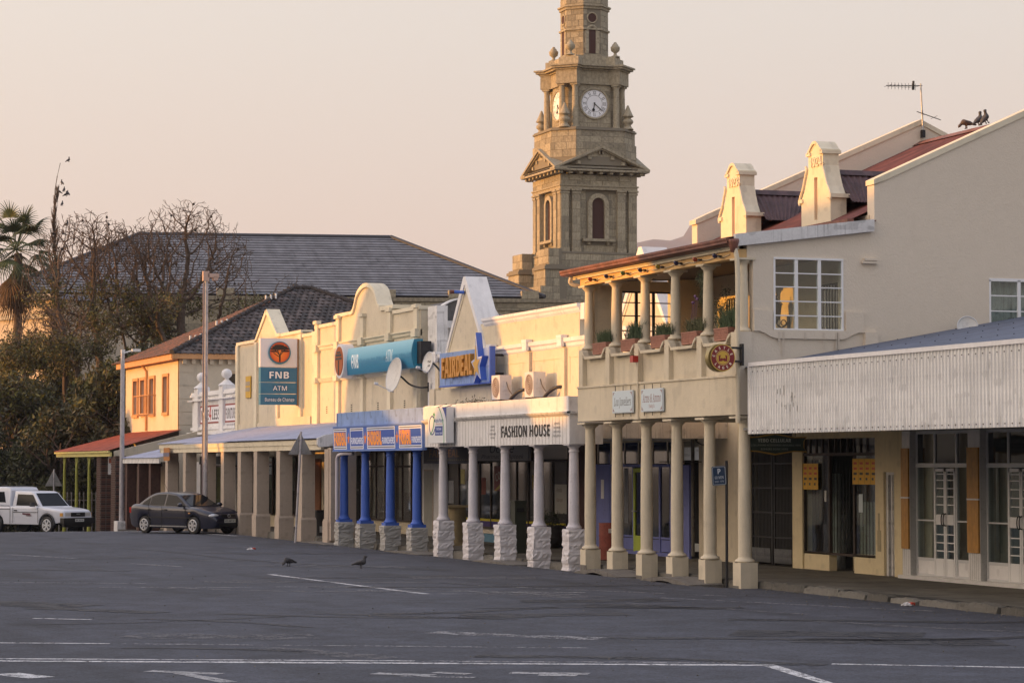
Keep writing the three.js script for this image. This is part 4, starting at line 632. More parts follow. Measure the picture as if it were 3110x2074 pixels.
  const d = part(B, 'door', box(X - 0.09, X - 0.05, 0.12, 2.7, 86.7, 88.7), mat.dark); part(d, 'door_grille', merge(Array.from({ length: 13 }, (_, i) => rod(V(X - 0.1, 0.14, 86.75 + i * 0.16), V(X - 0.1, 1.5, 86.75 + i * 0.16), 0.012, 0.012, 4)).concat([box(X - 0.11, X - 0.09, 1.48, 1.54, 86.7, 88.7)])), mat.iron);
  part(B, 'door', box(X - 0.12, X - 0.05, 0.1, 2.6, 91.9, 93.2), M(0.3, 0.12, 0.05, { map: 'wood', size: 1 }));
}
// ---------------------------------------------------------------- white furniture shop parapet
{
  const B = thing('furniture_shop', 'white shop with ball finials on its parapet and red framed furniture lettering', 'shop', 25, -0.5, 109.7);
  const X = 24.75, m = mat.white;
  part(B, 'wall', merge([box(X, X + 0.4, -0.8, 5.35, 105.52, 114), box(X + 0.3, 36, -0.8, 5.0, 105.6, 113.9)]), m);
  part(B, 'cornice', merge([box(X - 0.1, X + 0.5, 5.36, 5.46, 105.5, 114.1), box(X - 0.05, X + 0.45, 5.46, 5.56, 105.5, 114.05), box(X - 0.18, X + 0.5, 5.16, 5.22, 105.5, 114.2), box(X - 0.08, X, 3.9, 4.02, 105.52, 114.05), box(X - 0.2, X + 0.3, 3.68, 3.8, 105.52, 114.3)]), m);
  for (const s of [112.75, 107.9]) { part(B, 'pier', box(X - 0.12, X + 0.42, 3.8, 5.72, s - 0.36, s + 0.36), m); part(B, 'finial', merge([lathe(X + 0.14, s, 5.72, [[0, 0], [0.36, 0], [0.36, 0.04], [0.2, 0.16], [0.1, 0.26], [0.07, 0.3], [0.12, 0.33], [0.2, 0.4], [0.235, 0.5], [0.2, 0.62], [0.1, 0.7], [0, 0.72]], 16)]), m); }
  const p1 = print(384, 96, (x, w, h) => { x.fillStyle = '#8c2a26'; x.fillRect(0, 0, w, h); x.fillStyle = '#e9e8ee'; x.fillRect(8, 8, w - 16, h - 16); text(x, 'MORE', 92, 50, 74, '#17171c', { w: 150 }); text(x, '4', 192, 40, 110, '#b3322a', { w: 44 }); text(x, 'LESS', 294, 50, 74, '#17171c', { w: 140 }); });
  part(B, 'sign_print', sheet(V(X - 0.012, 4.16, 112.35), V(X - 0.012, 4.16, 108.35), V(X - 0.012, 4.94, 108.35), V(X - 0.012, 4.94, 112.35)), p1);
  const p2 = print(256, 96, (x, w, h) => { x.fillStyle = '#8c2a26'; x.fillRect(0, 0, w, h); x.fillStyle = '#e9e8ee'; x.fillRect(8, 8, w, h - 16); text(x, 'FURNITURE', 132, 50, 76, '#17171c', { w: 236 }); });
  part(B, 'sign_print', sheet(V(X - 0.012, 4.16, 107.5), V(X - 0.012, 4.16, 105.55), V(X - 0.012, 4.94, 105.55), V(X - 0.012, 4.94, 107.5)), p2);
  const p3 = print(256, 32, (x, w, h) => { x.fillStyle = '#dcdbe2'; x.fillRect(0, 0, w, h); text(x, 'PROUDLY SOUTH AFRICAN', 108, 17, 24, '#26262c', { w: 200 }); x.fillStyle = '#333'; x.fillRect(222, 4, 28, 24); });
  part(B, 'small_print', sheet(V(X - 0.012, 3.99, 107.3), V(X - 0.012, 3.99, 105.55), V(X - 0.012, 4.13, 105.55), V(X - 0.012, 4.13, 107.3)), p3);
  // low blue lean-to in front, its dark brick posts
  part(B, 'verandah_roof', corr(V(20.7, 2.66, 101.75), V(20.7, 2.66, 109.5), V(24.7, 3.55, 109.5), V(24.7, 3.55, 101.75), 0.076, 0.009), mat.lavRoof);
  part(B, 'verandah_fascia', box(20.76, 20.84, 2.44, 2.62, 101.8, 109.4), mat.whiteGrime);
  for (const s of [109.0, 106.4, 104.0]) part(B, 'brick_post', box(20.84, 21.25, gy(s) - 0.2, 2.46, s - 0.2, s + 0.2), mat.brick);
  const f = part(B, 'shop_front', merge([102.6, 104.4, 106.2, 108, 110, 112].map((s) => box(X - 0.06, X, gy(110), 2.7, s - 0.05, s + 0.05)).concat([box(X - 0.06, X, 2.3, 2.36, 102.6, 112)])), mat.darkWood);
  for (const s of [106.2, 108, 110]) part(f, 'pane', box(X - 0.03, X - 0.02, -0.3, 2.3, s + 0.05, s + 1.7), mat.glass);
  part(f, 'window_poster', box(X - 0.05, X - 0.04, 0.5, 1.6, 105.7, 106.1), M(0.25, 0.5, 0.65)); part(f, 'name_board', box(X - 0.08, X - 0.04, 2.4, 2.75, 105.7, 112.2), M(0.02, 0.02, 0.025));
}
// ---------------------------------------------------------------- the two storey peach house
function tileRoof(parent, name, polyPts, right, up, nor, w, h, mats, limit) { // tiles inside a convex polygon; right/up unit vectors on the slope
  const o = polyPts[0], P2 = polyPts.map((p) => { const d = p.clone().sub(o); return [d.dot(right), d.dot(up)]; });
  const inside = (a, b) => { let sgn = 0; for (let i = 0; i < P2.length; i++) { const [x0, y0] = P2[i], [x1, y1] = P2[(i + 1) % P2.length], c = (x1 - x0) * (b - y0) - (y1 - y0) * (a - x0); if (Math.abs(c) < 1e-9) continue; if (!sgn) sgn = Math.sign(c); else if (Math.sign(c) !== sgn) return false; } return true; };
  const xs = P2.map((p) => p[0]), ys = P2.map((p) => p[1]), items = [], tilt = new THREE.Matrix4();
  const u2 = up.clone().multiplyScalar(Math.cos(0.07)).addScaledVector(nor, -Math.sin(0.07)), n2 = nor.clone().multiplyScalar(Math.cos(0.07)).addScaledVector(up, Math.sin(0.07));
  let row = 0;
  for (let b = Math.min(...ys) + h / 2; b < Math.max(...ys); b += h, row++) for (let a = Math.min(...xs) + (row % 2 ? w / 2 : 0); a < Math.max(...xs); a += w) if (inside(a, b)) {
    const c = o.clone().addScaledVector(right, a + rr(-0.01, 0.01)).addScaledVector(up, b).addScaledVector(nor, 0.03);
    tilt.makeBasis(right, u2, n2).setPosition(c).scale(new THREE.Vector3(w * 0.96, h * 1.1, 1)); items.push({ m: tilt.clone(), g: 0, k: Math.floor(rnd() * mats.length) });
  }
  const g = new THREE.BufferGeometry().copy(new THREE.BoxGeometry(1, 1, 0.035, 3, 1, 1)); { const p = g.attributes.position; for (let i = 0; i < p.count; i++) p.setZ(i, p.getZ(i) + 0.02 * Math.cos(p.getX(i) * Math.PI * 2)); g.computeVertexNormals(); }
  pieces(parent, name, items, [fin(g)], mats, limit);
}
{
  const B = thing('peach_house', 'two storey peach house with orange window surrounds and a hipped dark tile roof', 'house', 30, -1, 122);
  const s0 = 117.05, s1 = 130, X = 24.8;
  const wins = [[126.3, 128.2, 4.7, 6.55], [124.6, 126.2, 4.75, 6.55], [122.2, 124.1, 4.7, 6.55], [119.2, 120.8, 4.7, 6.55]].map(([a, b, c, d]) => [(a + b) / 2 - 0.5, (a + b) / 2 + 0.5, c + 0.12, d - 0.06]);
  part(B, 'wall', slabX([[s0, -1.2], [s1, -1.2], [s1, 7.2], [s0, 7.2]], X, X + 0.35, wins.map((w) => rect(...w))), mat.peach);
  part(B, 'wall', box(X, 40, -1.2, 7.3, s0 - 0.02, s0 + 0.3), mat.peachGrey); part(B, 'wall', box(X + 0.35, 40, -1.2, 7.2, s1 - 0.3, s1), mat.peachGrey);
  const qi = []; for (let i = 0; i < 7; i++) { qi.push(box(X - 0.03, X + 0.7, 3.0 + i * 0.6, 3.57 + i * 0.6, s0 - 0.05, s0 - 0.021)); } qi.forEach((q) => part(B, 'quoin', q, mat.peachGrey));
  wins.forEach(([a, b, c, d]) => {
    const w = part(B, 'window_surround', merge([box(X - 0.1, X, c - 0.14, c, a - 0.18, b + 0.18), box(X - 0.08, X, d, d + 0.14, a - 0.18, b + 0.18), box(X - 0.08, X, c, d, a - 0.16, a), box(X - 0.08, X, c, d, b, b + 0.16)]), mat.orangeTrim);
    part(w, 'window_frame', merge([box(X + 0.12, X + 0.18, c, d, a, a + 0.07), box(X + 0.12, X + 0.18, c, d, b - 0.07, b), box(X + 0.12, X + 0.18, (c + d) / 2, (c + d) / 2 + 0.06, a, b), box(X + 0.12, X + 0.18, c, d, (a + b) / 2 - 0.025, (a + b) / 2 + 0.025)]), mat.orangeTrim);
    part(w, 'pane', box(X + 0.15, X + 0.155, c, d, a, b), mat.glass);
  });
  part(B, 'balcony_rail', merge([rod(V(X - 0.35, 5.7, 122.4), V(X - 0.35, 5.7, 126.1), 0.025), rod(V(X - 0.35, 4.8, 122.4), V(X - 0.35, 4.8, 126.1), 0.025), ...[122.4, 123.6, 124.9, 126.1].map((s) => rod(V(X - 0.35, 4.8, s), V(X - 0.35, 5.7, s), 0.02)), ...[122.4, 126.1].map((s) => rod(V(X, 5.7, s), V(X - 0.35, 5.7, s), 0.02))]), mat.orangeTrim);
  part(B, 'downpipe', tube([V(X - 0.3, 7.2, 124.5), V(X - 0.08, 6.9, 124.4), V(X - 0.08, 6.5, 124.35), V(X - 0.08, 4, 124.35)], 0.06, 16, 7), mat.orangeTrim);
  const w5 = part(B, 'window_surround', merge([box(26.85, 26.98, 4.9, 6.65, s0 - 0.08, s0 - 0.02), box(28.0, 28.13, 4.9, 6.65, s0 - 0.08, s0 - 0.02), box(26.85, 28.13, 6.55, 6.68, s0 - 0.09, s0 - 0.02)]), M(0.5, 0.4, 0.28)); part(w5, 'pane', box(26.98, 28, 4.9, 6.55, s0 - 0.04, s0 - 0.025), mat.glass);
  const eave = part(B, 'eave_box', merge([box(24.38, 24.62, 7.16, 7.46, s0 - 0.35, s1 + 0.4), box(24.38, 40, 7.2, 7.44, s0 - 0.4, s0 - 0.2), box(24.6, X + 0.1, 7.2, 7.26, s0 - 0.3, s1)]), mat.orangeTrim);
  for (let i = 0; i < 26; i++) part(eave, 'bracket', box(24.9 + i * 0.42, 25.08 + i * 0.42, 6.98, 7.24, s0 - 0.22, s0 - 0.022), mat.peachGrey);
  // hip roof
  const e = 7.42, q = V(24.35, e, s0 - 0.4), r = V(24.35, e, s1 + 1.4), A = V(32.1, 11.06, 124.7), C = V(33.0, 11.06, 124.7), q2 = V(41, e, s0 - 0.4);
  part(B, 'roof', polys([[q, r, A], [q, A, C, q2], [r, C, A], [q2, C, V(41, e, s1 + 1.4)]]), mat.purpleRoof);
  const tm = [[0.075, 0.058, 0.054], [0.055, 0.046, 0.045], [0.125, 0.1, 0.095], [0.04, 0.036, 0.037]].map((c) => M(...c, { map: 'stone', size: 0.7, rough: 0.8 })), tr = [[0.26, 0.11, 0.07], [0.17, 0.085, 0.06], [0.1, 0.07, 0.055]].map((c) => M(...c, { map: 'stone', size: 0.7 }));
  { const right = new THREE.Vector3(1, 0, 0), up = A.clone().sub(q); up.x = 0; up.normalize(); tileRoof(B, 'roof_tile', [q, q2, C, A], right, up, right.clone().cross(up).normalize(), 0.3, 0.42, tm, 300); }
  { const right = new THREE.Vector3(0, 0, 1), up = A.clone().sub(q); up.z = 0; up.normalize(); const n = right.clone().cross(up).normalize(); tileRoof(B, 'roof_tile', [r, q, A], right, up, n, 0.3, 0.42, tr, 0); }
  const hips = []; for (const [a, b] of [[q, A], [A, C], [C, q2]]) { const n = Math.round(a.distanceTo(b) / 0.45); for (let i = 0; i < n; i++) { const p = a.clone().lerp(b, i / n), t = a.clone().lerp(b, (i + 1.12) / n); p.y += 0.09; t.y += 0.06; hips.push(rod(p, t, 0.13, 0.11, 8)); } } hips.slice(0, 40).forEach((h) => part(B, 'hip_tile', h, tm[1]));
  part(B, 'roof_insulator', merge([[27.2, 8.9, 120.1], [30.3, 10.35, 123], [25.6, 8.1, 118.5]].map(([x, y, s]) => merge([cyl(x, s, y, y + 0.25, 0.05), cyl(x + 0.25, s, y + 0.03, y + 0.28, 0.05), cyl(x + 0.5, s, y + 0.1, y + 0.35, 0.05)]))), mat.white);
  // red iron verandah in front
  part(B, 'verandah_roof', corr(V(20.6, 3.0, 112.0), V(20.6, 3.0, 126.3), V(24.8, 3.97, 129.2), V(24.8, 3.97, 116.5), 0.09, 0.012), mat.redRoof);
  part(B, 'verandah_side', slabS([[20.9, 2.5], [24.8, 2.5], [24.8, 3.9], [20.9, 2.96]], 112.1, 112.3), mat.peachGrey);
  part(B, 'verandah_fascia', merge([box(20.7, 20.78, 2.74, 2.92, 112, 126.2), box(20.62, 20.7, 2.9, 2.98, 112, 126.3)]), M(0.66, 0.58, 0.22, { map: 'plaster', size: 2 }));
  for (const s of [125.2, 121.8, 118.5]) { const p = part(B, 'iron_post', cyl(20.95, s, gy(s) - 0.2, 2.76, 0.09, 0.06, 10), mat.greenPost); part(p, 'bracket', merge([1, -1].map((d) => slabX([[s, 2.0], [s + d * 0.12, 2.3], [s + d * 0.4, 2.72], [s, 2.72]], 20.93, 20.97))), mat.greenPost); }
  for (const s of [115.4, 111.9]) {
    const y0 = gy(s) - 0.2, p = part(B, 'brick_pillar', box(20.84, 21.3, y0, 2.76, s - 0.46, s + 0.46), mat.mortar), items = [];
    for (let k = 0, y = y0 + 0.05; y < 2.74; y += 0.098, k++) for (let j = 0; j < 4; j++) { const ss = s - 0.36 + j * 0.24 + (k % 2 ? 0.06 : 0); items.push({ m: new THREE.Matrix4().compose(V(20.835, y + 0.035, ss), new THREE.Quaternion(), new THREE.Vector3(0.03, 0.08, 0.2)), g: 0, k: 0 }); if (j < 2) items.push({ m: new THREE.Matrix4().compose(V(20.96 + j * 0.23, y + 0.035, s - 0.465), new THREE.Quaternion(), new THREE.Vector3(0.2, 0.08, 0.03)), g: 0, k: k % 3 }); }
    pieces(p, 'brick', items, [fin(new THREE.BoxGeometry(1, 1, 1))], [mat.brick, M(0.16, 0.07, 0.05), M(0.06, 0.035, 0.03)], 0);
  }
  part(B, 'veranda_board', box(20.9, 24, 2.3, 2.75, 116.9, 117), mat.dark);
}
// ---------------------------------------------------------------- stone church hall and clock tower
const stoneGeos = [0, 1, 2, 3].map((v) => { // unit block, front face at z = +0.5, arrises taken off
  const g = new THREE.BoxGeometry(1, 1, 1), p = g.attributes.position; for (let i = 0; i < p.count; i++) if (p.getZ(i) > 0) p.setXY(i, p.getX(i) * 0.985, p.getY(i) * 0.97);
  g.computeVertexNormals(); const h = fin(g), uv = h.attributes.uv; for (let i = 0; i < uv.count; i++) uv.setXY(i, uv.getX(i) * 0.9 + v * 0.31, uv.getY(i) * 0.5 + v * 0.57); return h;
});
// blocks over a wall: origin (lower left seen from outside), along u, width w, course heights, skip(a, b, y0, y1) -> true to leave out
function ashlar(items, o, u, w, y0, y1, ch, len, skip, proud = 0.02) {
  const n = u.clone().cross(new THREE.Vector3(0, 1, 0)), basis = new THREE.Matrix4().makeBasis(u, new THREE.Vector3(0, 1, 0), n);
  const rows = Math.max(1, Math.round((y1 - y0) / ch)), h = (y1 - y0) / rows;
  for (let r = 0; r < rows; r++) { let a = 0, first = true; while (a < w - 0.02) { let L = first && r % 2 ? len * rr(0.4, 0.6) : len * rr(0.75, 1.3); first = false; if (w - a - L < len * 0.4) L = w - a; const ya = y0 + r * h;
    if (!skip || !skip(a, a + L, ya, ya + h)) { const c = o.clone().addScaledVector(u, a + L / 2).addScaledVector(n, proud - 0.1 + rr(-0.006, 0.006)); c.y = ya + h / 2;
      items.push({ m: basis.clone().setPosition(c).scale(new THREE.Vector3(L - 0.022, h - 0.022, 0.2)), g: Math.floor(rnd() * 4), k: Math.floor(rnd() * 5) }); }
    a += L; } }
}
{
  // hall: its long wall runs along E, facing the camera
  const az = 100.8 * Math.PI / 180, E = new THREE.Vector3(Math.sin(az), 0, -Math.cos(az)), N = E.clone().cross(new THREE.Vector3(0, 1, 0)).normalize(); // outward
  if (N.z < 0) N.negate();
  const o = V(44.3, 0, 158.5);  // point of the eave line
  const at2 = (a, y, b) => o.clone().addScaledVector(E, a).addScaledVector(N, -b).setY(y);
  const L = -22, R = 12.7, e = 13.05, top = 17.55, half = 9;
  const B = thing('church_hall', 'long stone church hall with a wide hipped grey slate roof beside the clock tower', 'church', 38, -2, 168);
  const wallBlock = (a0, a1, y0, y1, b0, b1) => polys([[at2(a0, y0, b0), at2(a1, y0, b0), at2(a1, y1, b0), at2(a0, y1, b0)], [at2(a0, y0, b0), at2(a0, y1, b0), at2(a0, y1, b1), at2(a0, y0, b1)], [at2(a1, y0, b0), at2(a1, y0, b1), at2(a1, y1, b1), at2(a1, y1, b0)], [at2(a0, y1, b0), at2(a1, y1, b0), at2(a1, y1, b1), at2(a0, y1, b1)]]);
  part(B, 'wall', wallBlock(L, R + 3, -2, e - 0.1, 0, half * 2), mat.joint);
  part(B, 'parapet_cornice', merge([wallBlock(L - 0.1, R + 3.1, e - 0.32, e - 0.08, -0.14, 0.3), wallBlock(L - 0.1, R + 3.1, e - 0.85, e - 0.72, -0.1, 0.2)]), mat.stone[4]);
  const items = []; ashlar(items, at2(L, 0, 0), E, R + 3 - L, e - 3.9, e - 0.85, 0.5, 1.25, (a) => false); ashlar(items, at2(L, 0, 0), E, R + 3 - L, e - 0.7, e - 0.34, 0.36, 1.4);
  const dark = mat.stone.map((m) => { const c = m.clone(); c.color.multiplyScalar(0.86); return c; });
  pieces(B, 'stone_block', items.reverse(), stoneGeos, dark, 300);
  for (const a of [-8.2, 2.0, 6.5, 11.2]) part(B, 'kneeler_stone', wallBlock(a, a + 1.1, e - 0.08, e + 0.42, -0.16, 0.5), mat.stone[1]);
  // hipped roof: courses of slate, each a thin plate whose lower edge lifts over the one below
  const rise = top - e, rows = 23, slate = [0, 1, 2].map((i) => { const m = mat.slate.clone(); m.color.multiplyScalar(0.9 + 0.1 * i); return m; });
  part(B, 'roof_deck', polys([[at2(L, e - 0.05, 0), at2(R, e - 0.05, 0), at2(R - half, top - 0.05, half), at2(L + half, top - 0.05, half)], [at2(R, e - 0.05, 0), at2(R, e - 0.05, 2 * half), at2(R - half, top - 0.05, half)], [at2(L, e - 0.05, 2 * half), at2(L, e - 0.05, 0), at2(L + half, top - 0.05, half)], [at2(R, e - 0.05, 2 * half), at2(L, e - 0.05, 2 * half), at2(L + half, top - 0.05, half), at2(R - half, top - 0.05, half)]]), mat.dark);
  for (let i = 0; i < rows; i++) {
    const f0 = i / rows, f1 = (i + 1) / rows, lift = 0.055, pa = (a, f, up) => at2(a, e + rise * f + up, half * f);
    part(B, 'slate_course', polys([[pa(L + half * f0, f0, lift), pa(R - half * f0, f0, lift), pa(R - half * f1, f1, 0.015), pa(L + half * f1, f1, 0.015)]]), slate[i % 3]);
    part(B, 'slate_course', polys([[at2(L + half * f0, e + rise * f0 + lift, half * (2 - f0)), at2(L + half * f0, e + rise * f0 + lift, half * f0), at2(L + half * f1, e + rise * f1 + 0.015, half * f1), at2(L + half * f1, e + rise * f1 + 0.015, half * (2 - f1))]]), slate[(i + 1) % 3]);
  }
  const hip = (a, b) => rod(a, b, 0.14, 0.14, 8);
  part(B, 'ridge_roll', merge([hip(at2(L + half, top + 0.04, half), at2(R - half, top + 0.04, half)), hip(at2(R, e + 0.06, 0), at2(R - half, top + 0.06, half)), hip(at2(L, e + 0.06, 0), at2(L + half, top + 0.06, half))]), M(0.045, 0.048, 0.058, { rough: 0.6 }));
}
{
  const B = thing('clock_tower', 'tall stone church clock tower with pediments, paired columns and white clock faces', 'clock tower', 69.1, -2, 181.3);
  // local coordinates about the tower's axis, y up from the ground at 0 (base is at -2)
  const G = (g) => g.translate(0, 2, 0), st = mat.stone[1], st2 = mat.stone[0], dk = mat.stone[4];
  const P = (name, g, m, parent = B) => raw(parent, name, G(g), m);
  const lb = (w, h, d, x, y, z) => lbox(w, h, d, x, y, z);
  const cham = (h, c) => [[h, -h + c], [h, h - c], [h - c, h], [-h + c, h], [-h, h - c], [-h, -h + c], [-h + c, -h], [h - c, -h]];
  const prism = (pts, y0, y1) => fin(ext(pts, y1 - y0).rotateX(-Math.PI / 2).translate(0, y0, 0));
  const sq = (h) => [[h, -h], [h, h], [-h, h], [-h, -h]];
  const H = 3.02;
  P('tower_base', merge([prism(sq(H + 0.25), -2, 16.7), prism(sq(H + 0.4), 16.6, 16.85), prism(sq(H + 0.14), 16.85, 17.85), prism(sq(H + 0.2), 17.85, 18.0)]), mat.joint);
  const W = H - 0.34;
  P('shaft', prism(sq(W), 18.0, 23.7), mat.joint);
  const items = [], q = new THREE.Vector3(1, 0, 0), qz = new THREE.Vector3(0, 0, 1), offY = 2;
  const faces = [[new THREE.Vector3(-1, 0, 1), q], [new THREE.Vector3(-1, 0, -1), qz]];   // front (+z), left (-x): origin signs, direction
  const A = (hx, fi, a0, w, y0, y1, ch, len, skip) => { const [sg, u] = faces[fi], o = sg.clone().multiplyScalar(hx).addScaledVector(u, a0 + 0); ashlar(items, o.setY(0), u, w, y0 + offY, y1 + offY, ch, len, skip && ((a, b, c, d) => skip(a + a0, b + a0, c - offY, d - offY))); };
  for (const fi of [0, 1]) {
    A(H + 0.25, fi, 0, 2 * H + 0.5, 13.5, 16.6, 0.62, 1.15); A(H + 0.14, fi, 0, 2 * H + 0.28, 16.85, 17.85, 0.5, 1.0);
    A(W, fi, 0, 2 * W, 18.0, 22.85, 0.54, 0.85, (a, b, c, d) => (b > 1.77 && a < 3.57 && d > 18.7 && c < 22.4));
    A(H, fi, 0, 2 * H, 22.85, 23.7, 0.42, 1.1);
    A(W, fi, 0.7, 1.06, 18.7, 22.4, 0.54, 0.6); A(W, fi, 3.56, 1.1, 18.7, 22.4, 0.54, 0.6);
    for (const a of [0.02, 0.92, 4.48, 5.38]) A(H, fi, a, 0.62, 18.3, 22.3, 0.56, 0.62);
  }
  // pilaster bodies, capitals and bases on both faces seen (and the others plain)
  for (let f = 0; f < 4; f++) {
    const R = new THREE.Matrix4().makeRotationY(-f * Math.PI / 2), bits = [];
    for (const x of [-2.69, -1.79, 1.79, 2.69]) { bits.push(lb(0.62, 4.85, 0.4, x, 20.42, H - 0.2), lb(0.7, 0.14, 0.26, x, 22.36, H - 0.06), lb(0.78, 0.14, 0.3, x, 22.56, H - 0.04), lb(0.72, 0.3, 0.28, x, 18.15, H - 0.06)); }
    P('pilasters', merge(bits).applyMatrix4(R), st);
    P('frieze', merge([lb(2 * H, 0.24, 0.4, 0, 22.74, H - 0.16), lb(2 * H, 0.85, 0.5, 0, 23.28, H - 0.27), lb(2 * H + 0.2, 0.1, 0.3, 0, 22.9, H - 0.04)]).applyMatrix4(R), st);
    // window: architrave, arch, dark louvre, sill
    const arch = []; for (let i = 0; i <= 14; i++) { const t = Math.PI * i / 14; arch.push([0.5 * Math.cos(t), 21.55 + 0.5 * Math.sin(t)]); }
    const out = []; for (let i = 0; i <= 14; i++) { const t = Math.PI * i / 14; out.push([0.82 * Math.cos(t), 21.55 + 0.82 * Math.sin(t)]); }
    const wdw = P('arched_window', fin(ext([[0.82, 19.0], ...out, [-0.82, 19.0]], 0.3, [[[0.5, 19.0], ...arch, [-0.5, 19.0]]]).translate(0, 0, W - 0.04)).applyMatrix4(R), st2);
    P('louvre', fin(ext([[0.5, 19.0], ...arch, [-0.5, 19.0]], 0.03).translate(0, 0, W + 0.01)).applyMatrix4(R), mat.maroon, wdw);
    P('sill', merge([lb(2.5, 0.2, 0.5, 0, 18.9, W + 0.2), lb(0.2, 0.25, 0.3, -0.75, 18.7, W + 0.12), lb(0.2, 0.25, 0.3, 0.75, 18.7, W + 0.12)]).applyMatrix4(R), st, wdw);
    // dentils and pediment
    for (let i = 0; i < 9; i++) P('dentil', lb(0.26, 0.26, 0.6, -3.2 + i * 0.8, 23.86, H + 0.22).applyMatrix4(R), st2);
    const ph = 3.72, a0 = 24.0, a1 = 25.72;
    P('pediment', merge([lb(2 * ph, 0.14, 0.9, 0, a0 - 0.01, ph - 0.42), fin(ext([[-ph + 0.5, a0 + 0.06], [ph - 0.5, a0 + 0.06], [0, a1 - 0.4]], 0.3).translate(0, 0, H - 0.2))]).applyMatrix4(R), f % 2 ? st2 : st);
    P('raking_cornice', merge([fin(ext([[-ph - 0.06, a0], [0, a1 - 0.08], [ph + 0.06, a0], [ph + 0.06, a0 + 0.16], [0, a1 + 0.14], [-ph - 0.06, a0 + 0.16]], 0.95).translate(0, 0, ph - 0.92)), fin(ext([[-ph + 0.1, a0 + 0.04], [0, a1 - 0.2], [ph - 0.1, a0 + 0.04], [ph - 0.1, a0 + 0.1], [0, a1 - 0.07], [-ph + 0.1, a0 + 0.1]], 0.75).translate(0, 0, ph - 0.85))]).applyMatrix4(R), st);
    for (const d of [-1, 1]) for (let i = 0; i < 4; i++) P('modillion', lb(0.26, 0.24, 0.5, d * (0.05 + i * 0.85), a1 - 0.36 - (0.05 + i * 0.85) * (a1 - a0) / ph, H + 0.25).applyMatrix4(R), st2);
    P('pediment_roof', merge([polys([[new THREE.Vector3(-ph, a0 + 0.14, ph), new THREE.Vector3(0, a1 + 0.1, ph), new THREE.Vector3(0, a1 + 0.1, 0), new THREE.Vector3(-ph, a0 + 0.14, 0)], [new THREE.Vector3(ph, a0 + 0.14, ph), new THREE.Vector3(0, a1 + 0.1, ph), new THREE.Vector3(0, a1 + 0.1, 0), new THREE.Vector3(ph, a0 + 0.14, 0)]])]).applyMatrix4(R), dk);
  }
  // pedestal of the clock stage
  P('pedestal', merge([prism(cham(3.4, 1.45), 24.4, 26.1), prism(cham(3.3, 1.4), 26.1, 27.0), prism(cham(3.42, 1.44), 27.0, 27.12), prism(cham(3.34, 1.42), 27.12, 27.22)]), mat.joint);
  const diag = (k) => k * Math.SQRT1_2;
  const chamBlocks = (h, c, y0, y1, ch, len) => { // front, left and the chamfer between
    ashlar(items, new THREE.Vector3(-h + c, 0, h), q, 2 * (h - c), y0 + offY, y1 + offY, ch, len); ashlar(items, new THREE.Vector3(-h, 0, -h + c), qz, 2 * (h - c), y0 + offY, y1 + offY, ch, len);
    ashlar(items, new THREE.Vector3(-h, 0, h - c), new THREE.Vector3(1, 0, 1).normalize(), c * Math.SQRT2, y0 + offY, y1 + offY, ch, len * 0.8); ashlar(items, new THREE.Vector3(h - c, 0, h), new THREE.Vector3(1, 0, -1).normalize(), c * Math.SQRT2, y0 + offY, y1 + offY, ch, len * 0.8);
  };
  chamBlocks(3.4, 1.45, 25.0, 26.1, 0.55, 1.0); chamBlocks(3.3, 1.4, 26.1, 27.0, 0.45, 1.0); chamBlocks(2.08, 0.78, 27.22, 30.55, 0.48, 0.8);
  const face = print(512, 512, (x, w) => {
      x.fillStyle = '#15151a'; x.fillRect(0, 0, w, w); x.fillStyle = '#f2f3f7'; x.beginPath(); x.arc(256, 256, 248, 0, 7); x.fill(); x.strokeStyle = '#15151a'; x.lineWidth = 6; x.beginPath(); x.arc(256, 256, 150, 0, 7); x.stroke();
      for (let i = 0; i < 60; i++) { x.save(); x.translate(256, 256); x.rotate(i * Math.PI / 30); x.fillStyle = '#15151a'; x.fillRect(-3, -248, 6, 18); x.restore(); }
      ['XII', 'I', 'II', 'III', 'IIII', 'V', 'VI', 'VII', 'VIII', 'IX', 'X', 'XI'].forEach((s, i) => { x.save(); x.translate(256, 256); x.rotate(i * Math.PI / 6); text(x, s, 0, -192, 78, '#15151a', { font: 'serif', w: 20 + 15 * s.length }); x.restore(); });
    });
  // clock stage body, columns on the chamfers, entablature, cornice
  P('clock_stage', prism(cham(2.08, 0.78), 27.2, 30.6), mat.joint);
  for (let f = 0; f < 4; f++) {
    const R = new THREE.Matrix4().makeRotationY(-f * Math.PI / 2 - Math.PI / 4);
    for (const x of [-0.53, 0.53]) { const c = P('column', fin(new THREE.LatheGeometry([[0, 27.22], [0.3, 27.22], [0.3, 27.34], [0.245, 27.44], [0.235, 29], [0.205, 30.2], [0.24, 30.3], [0.28, 30.42], [0, 30.42]].map((p) => new THREE.Vector2(...p)), 16)).translate(x, 0, 2.84).applyMatrix4(R), st2); P('column_capital', lb(0.58, 0.14, 0.58, x, 30.48, 2.84).applyMatrix4(R), st2, c); P('column_ring', merge([28.0, 28.8, 29.6].map((y) => fin(new THREE.CylinderGeometry(0.238, 0.238, 0.02, 14)).translate(x, y, 2.84))).applyMatrix4(R), mat.joint, c); }
    P('entablature_block', merge([lb(1.7, 1.05, 1.1, 0, 31.07, 2.7)]).applyMatrix4(R), st);
    P('cornice', merge([lb(1.85, 0.1, 1.2, 0, 31.62, 2.75), lb(2.1, 0.14, 1.5, 0, 31.76, 2.8), lb(2.3, 0.12, 1.7, 0, 31.9, 2.82)]).applyMatrix4(R), st);
    P('attic_block', merge([lb(1.6, 0.6, 1.2, 0, 32.26, 2.25), lb(1.1, 0.2, 0.9, 0, 32.62, 2.25)]).applyMatrix4(R), st2);
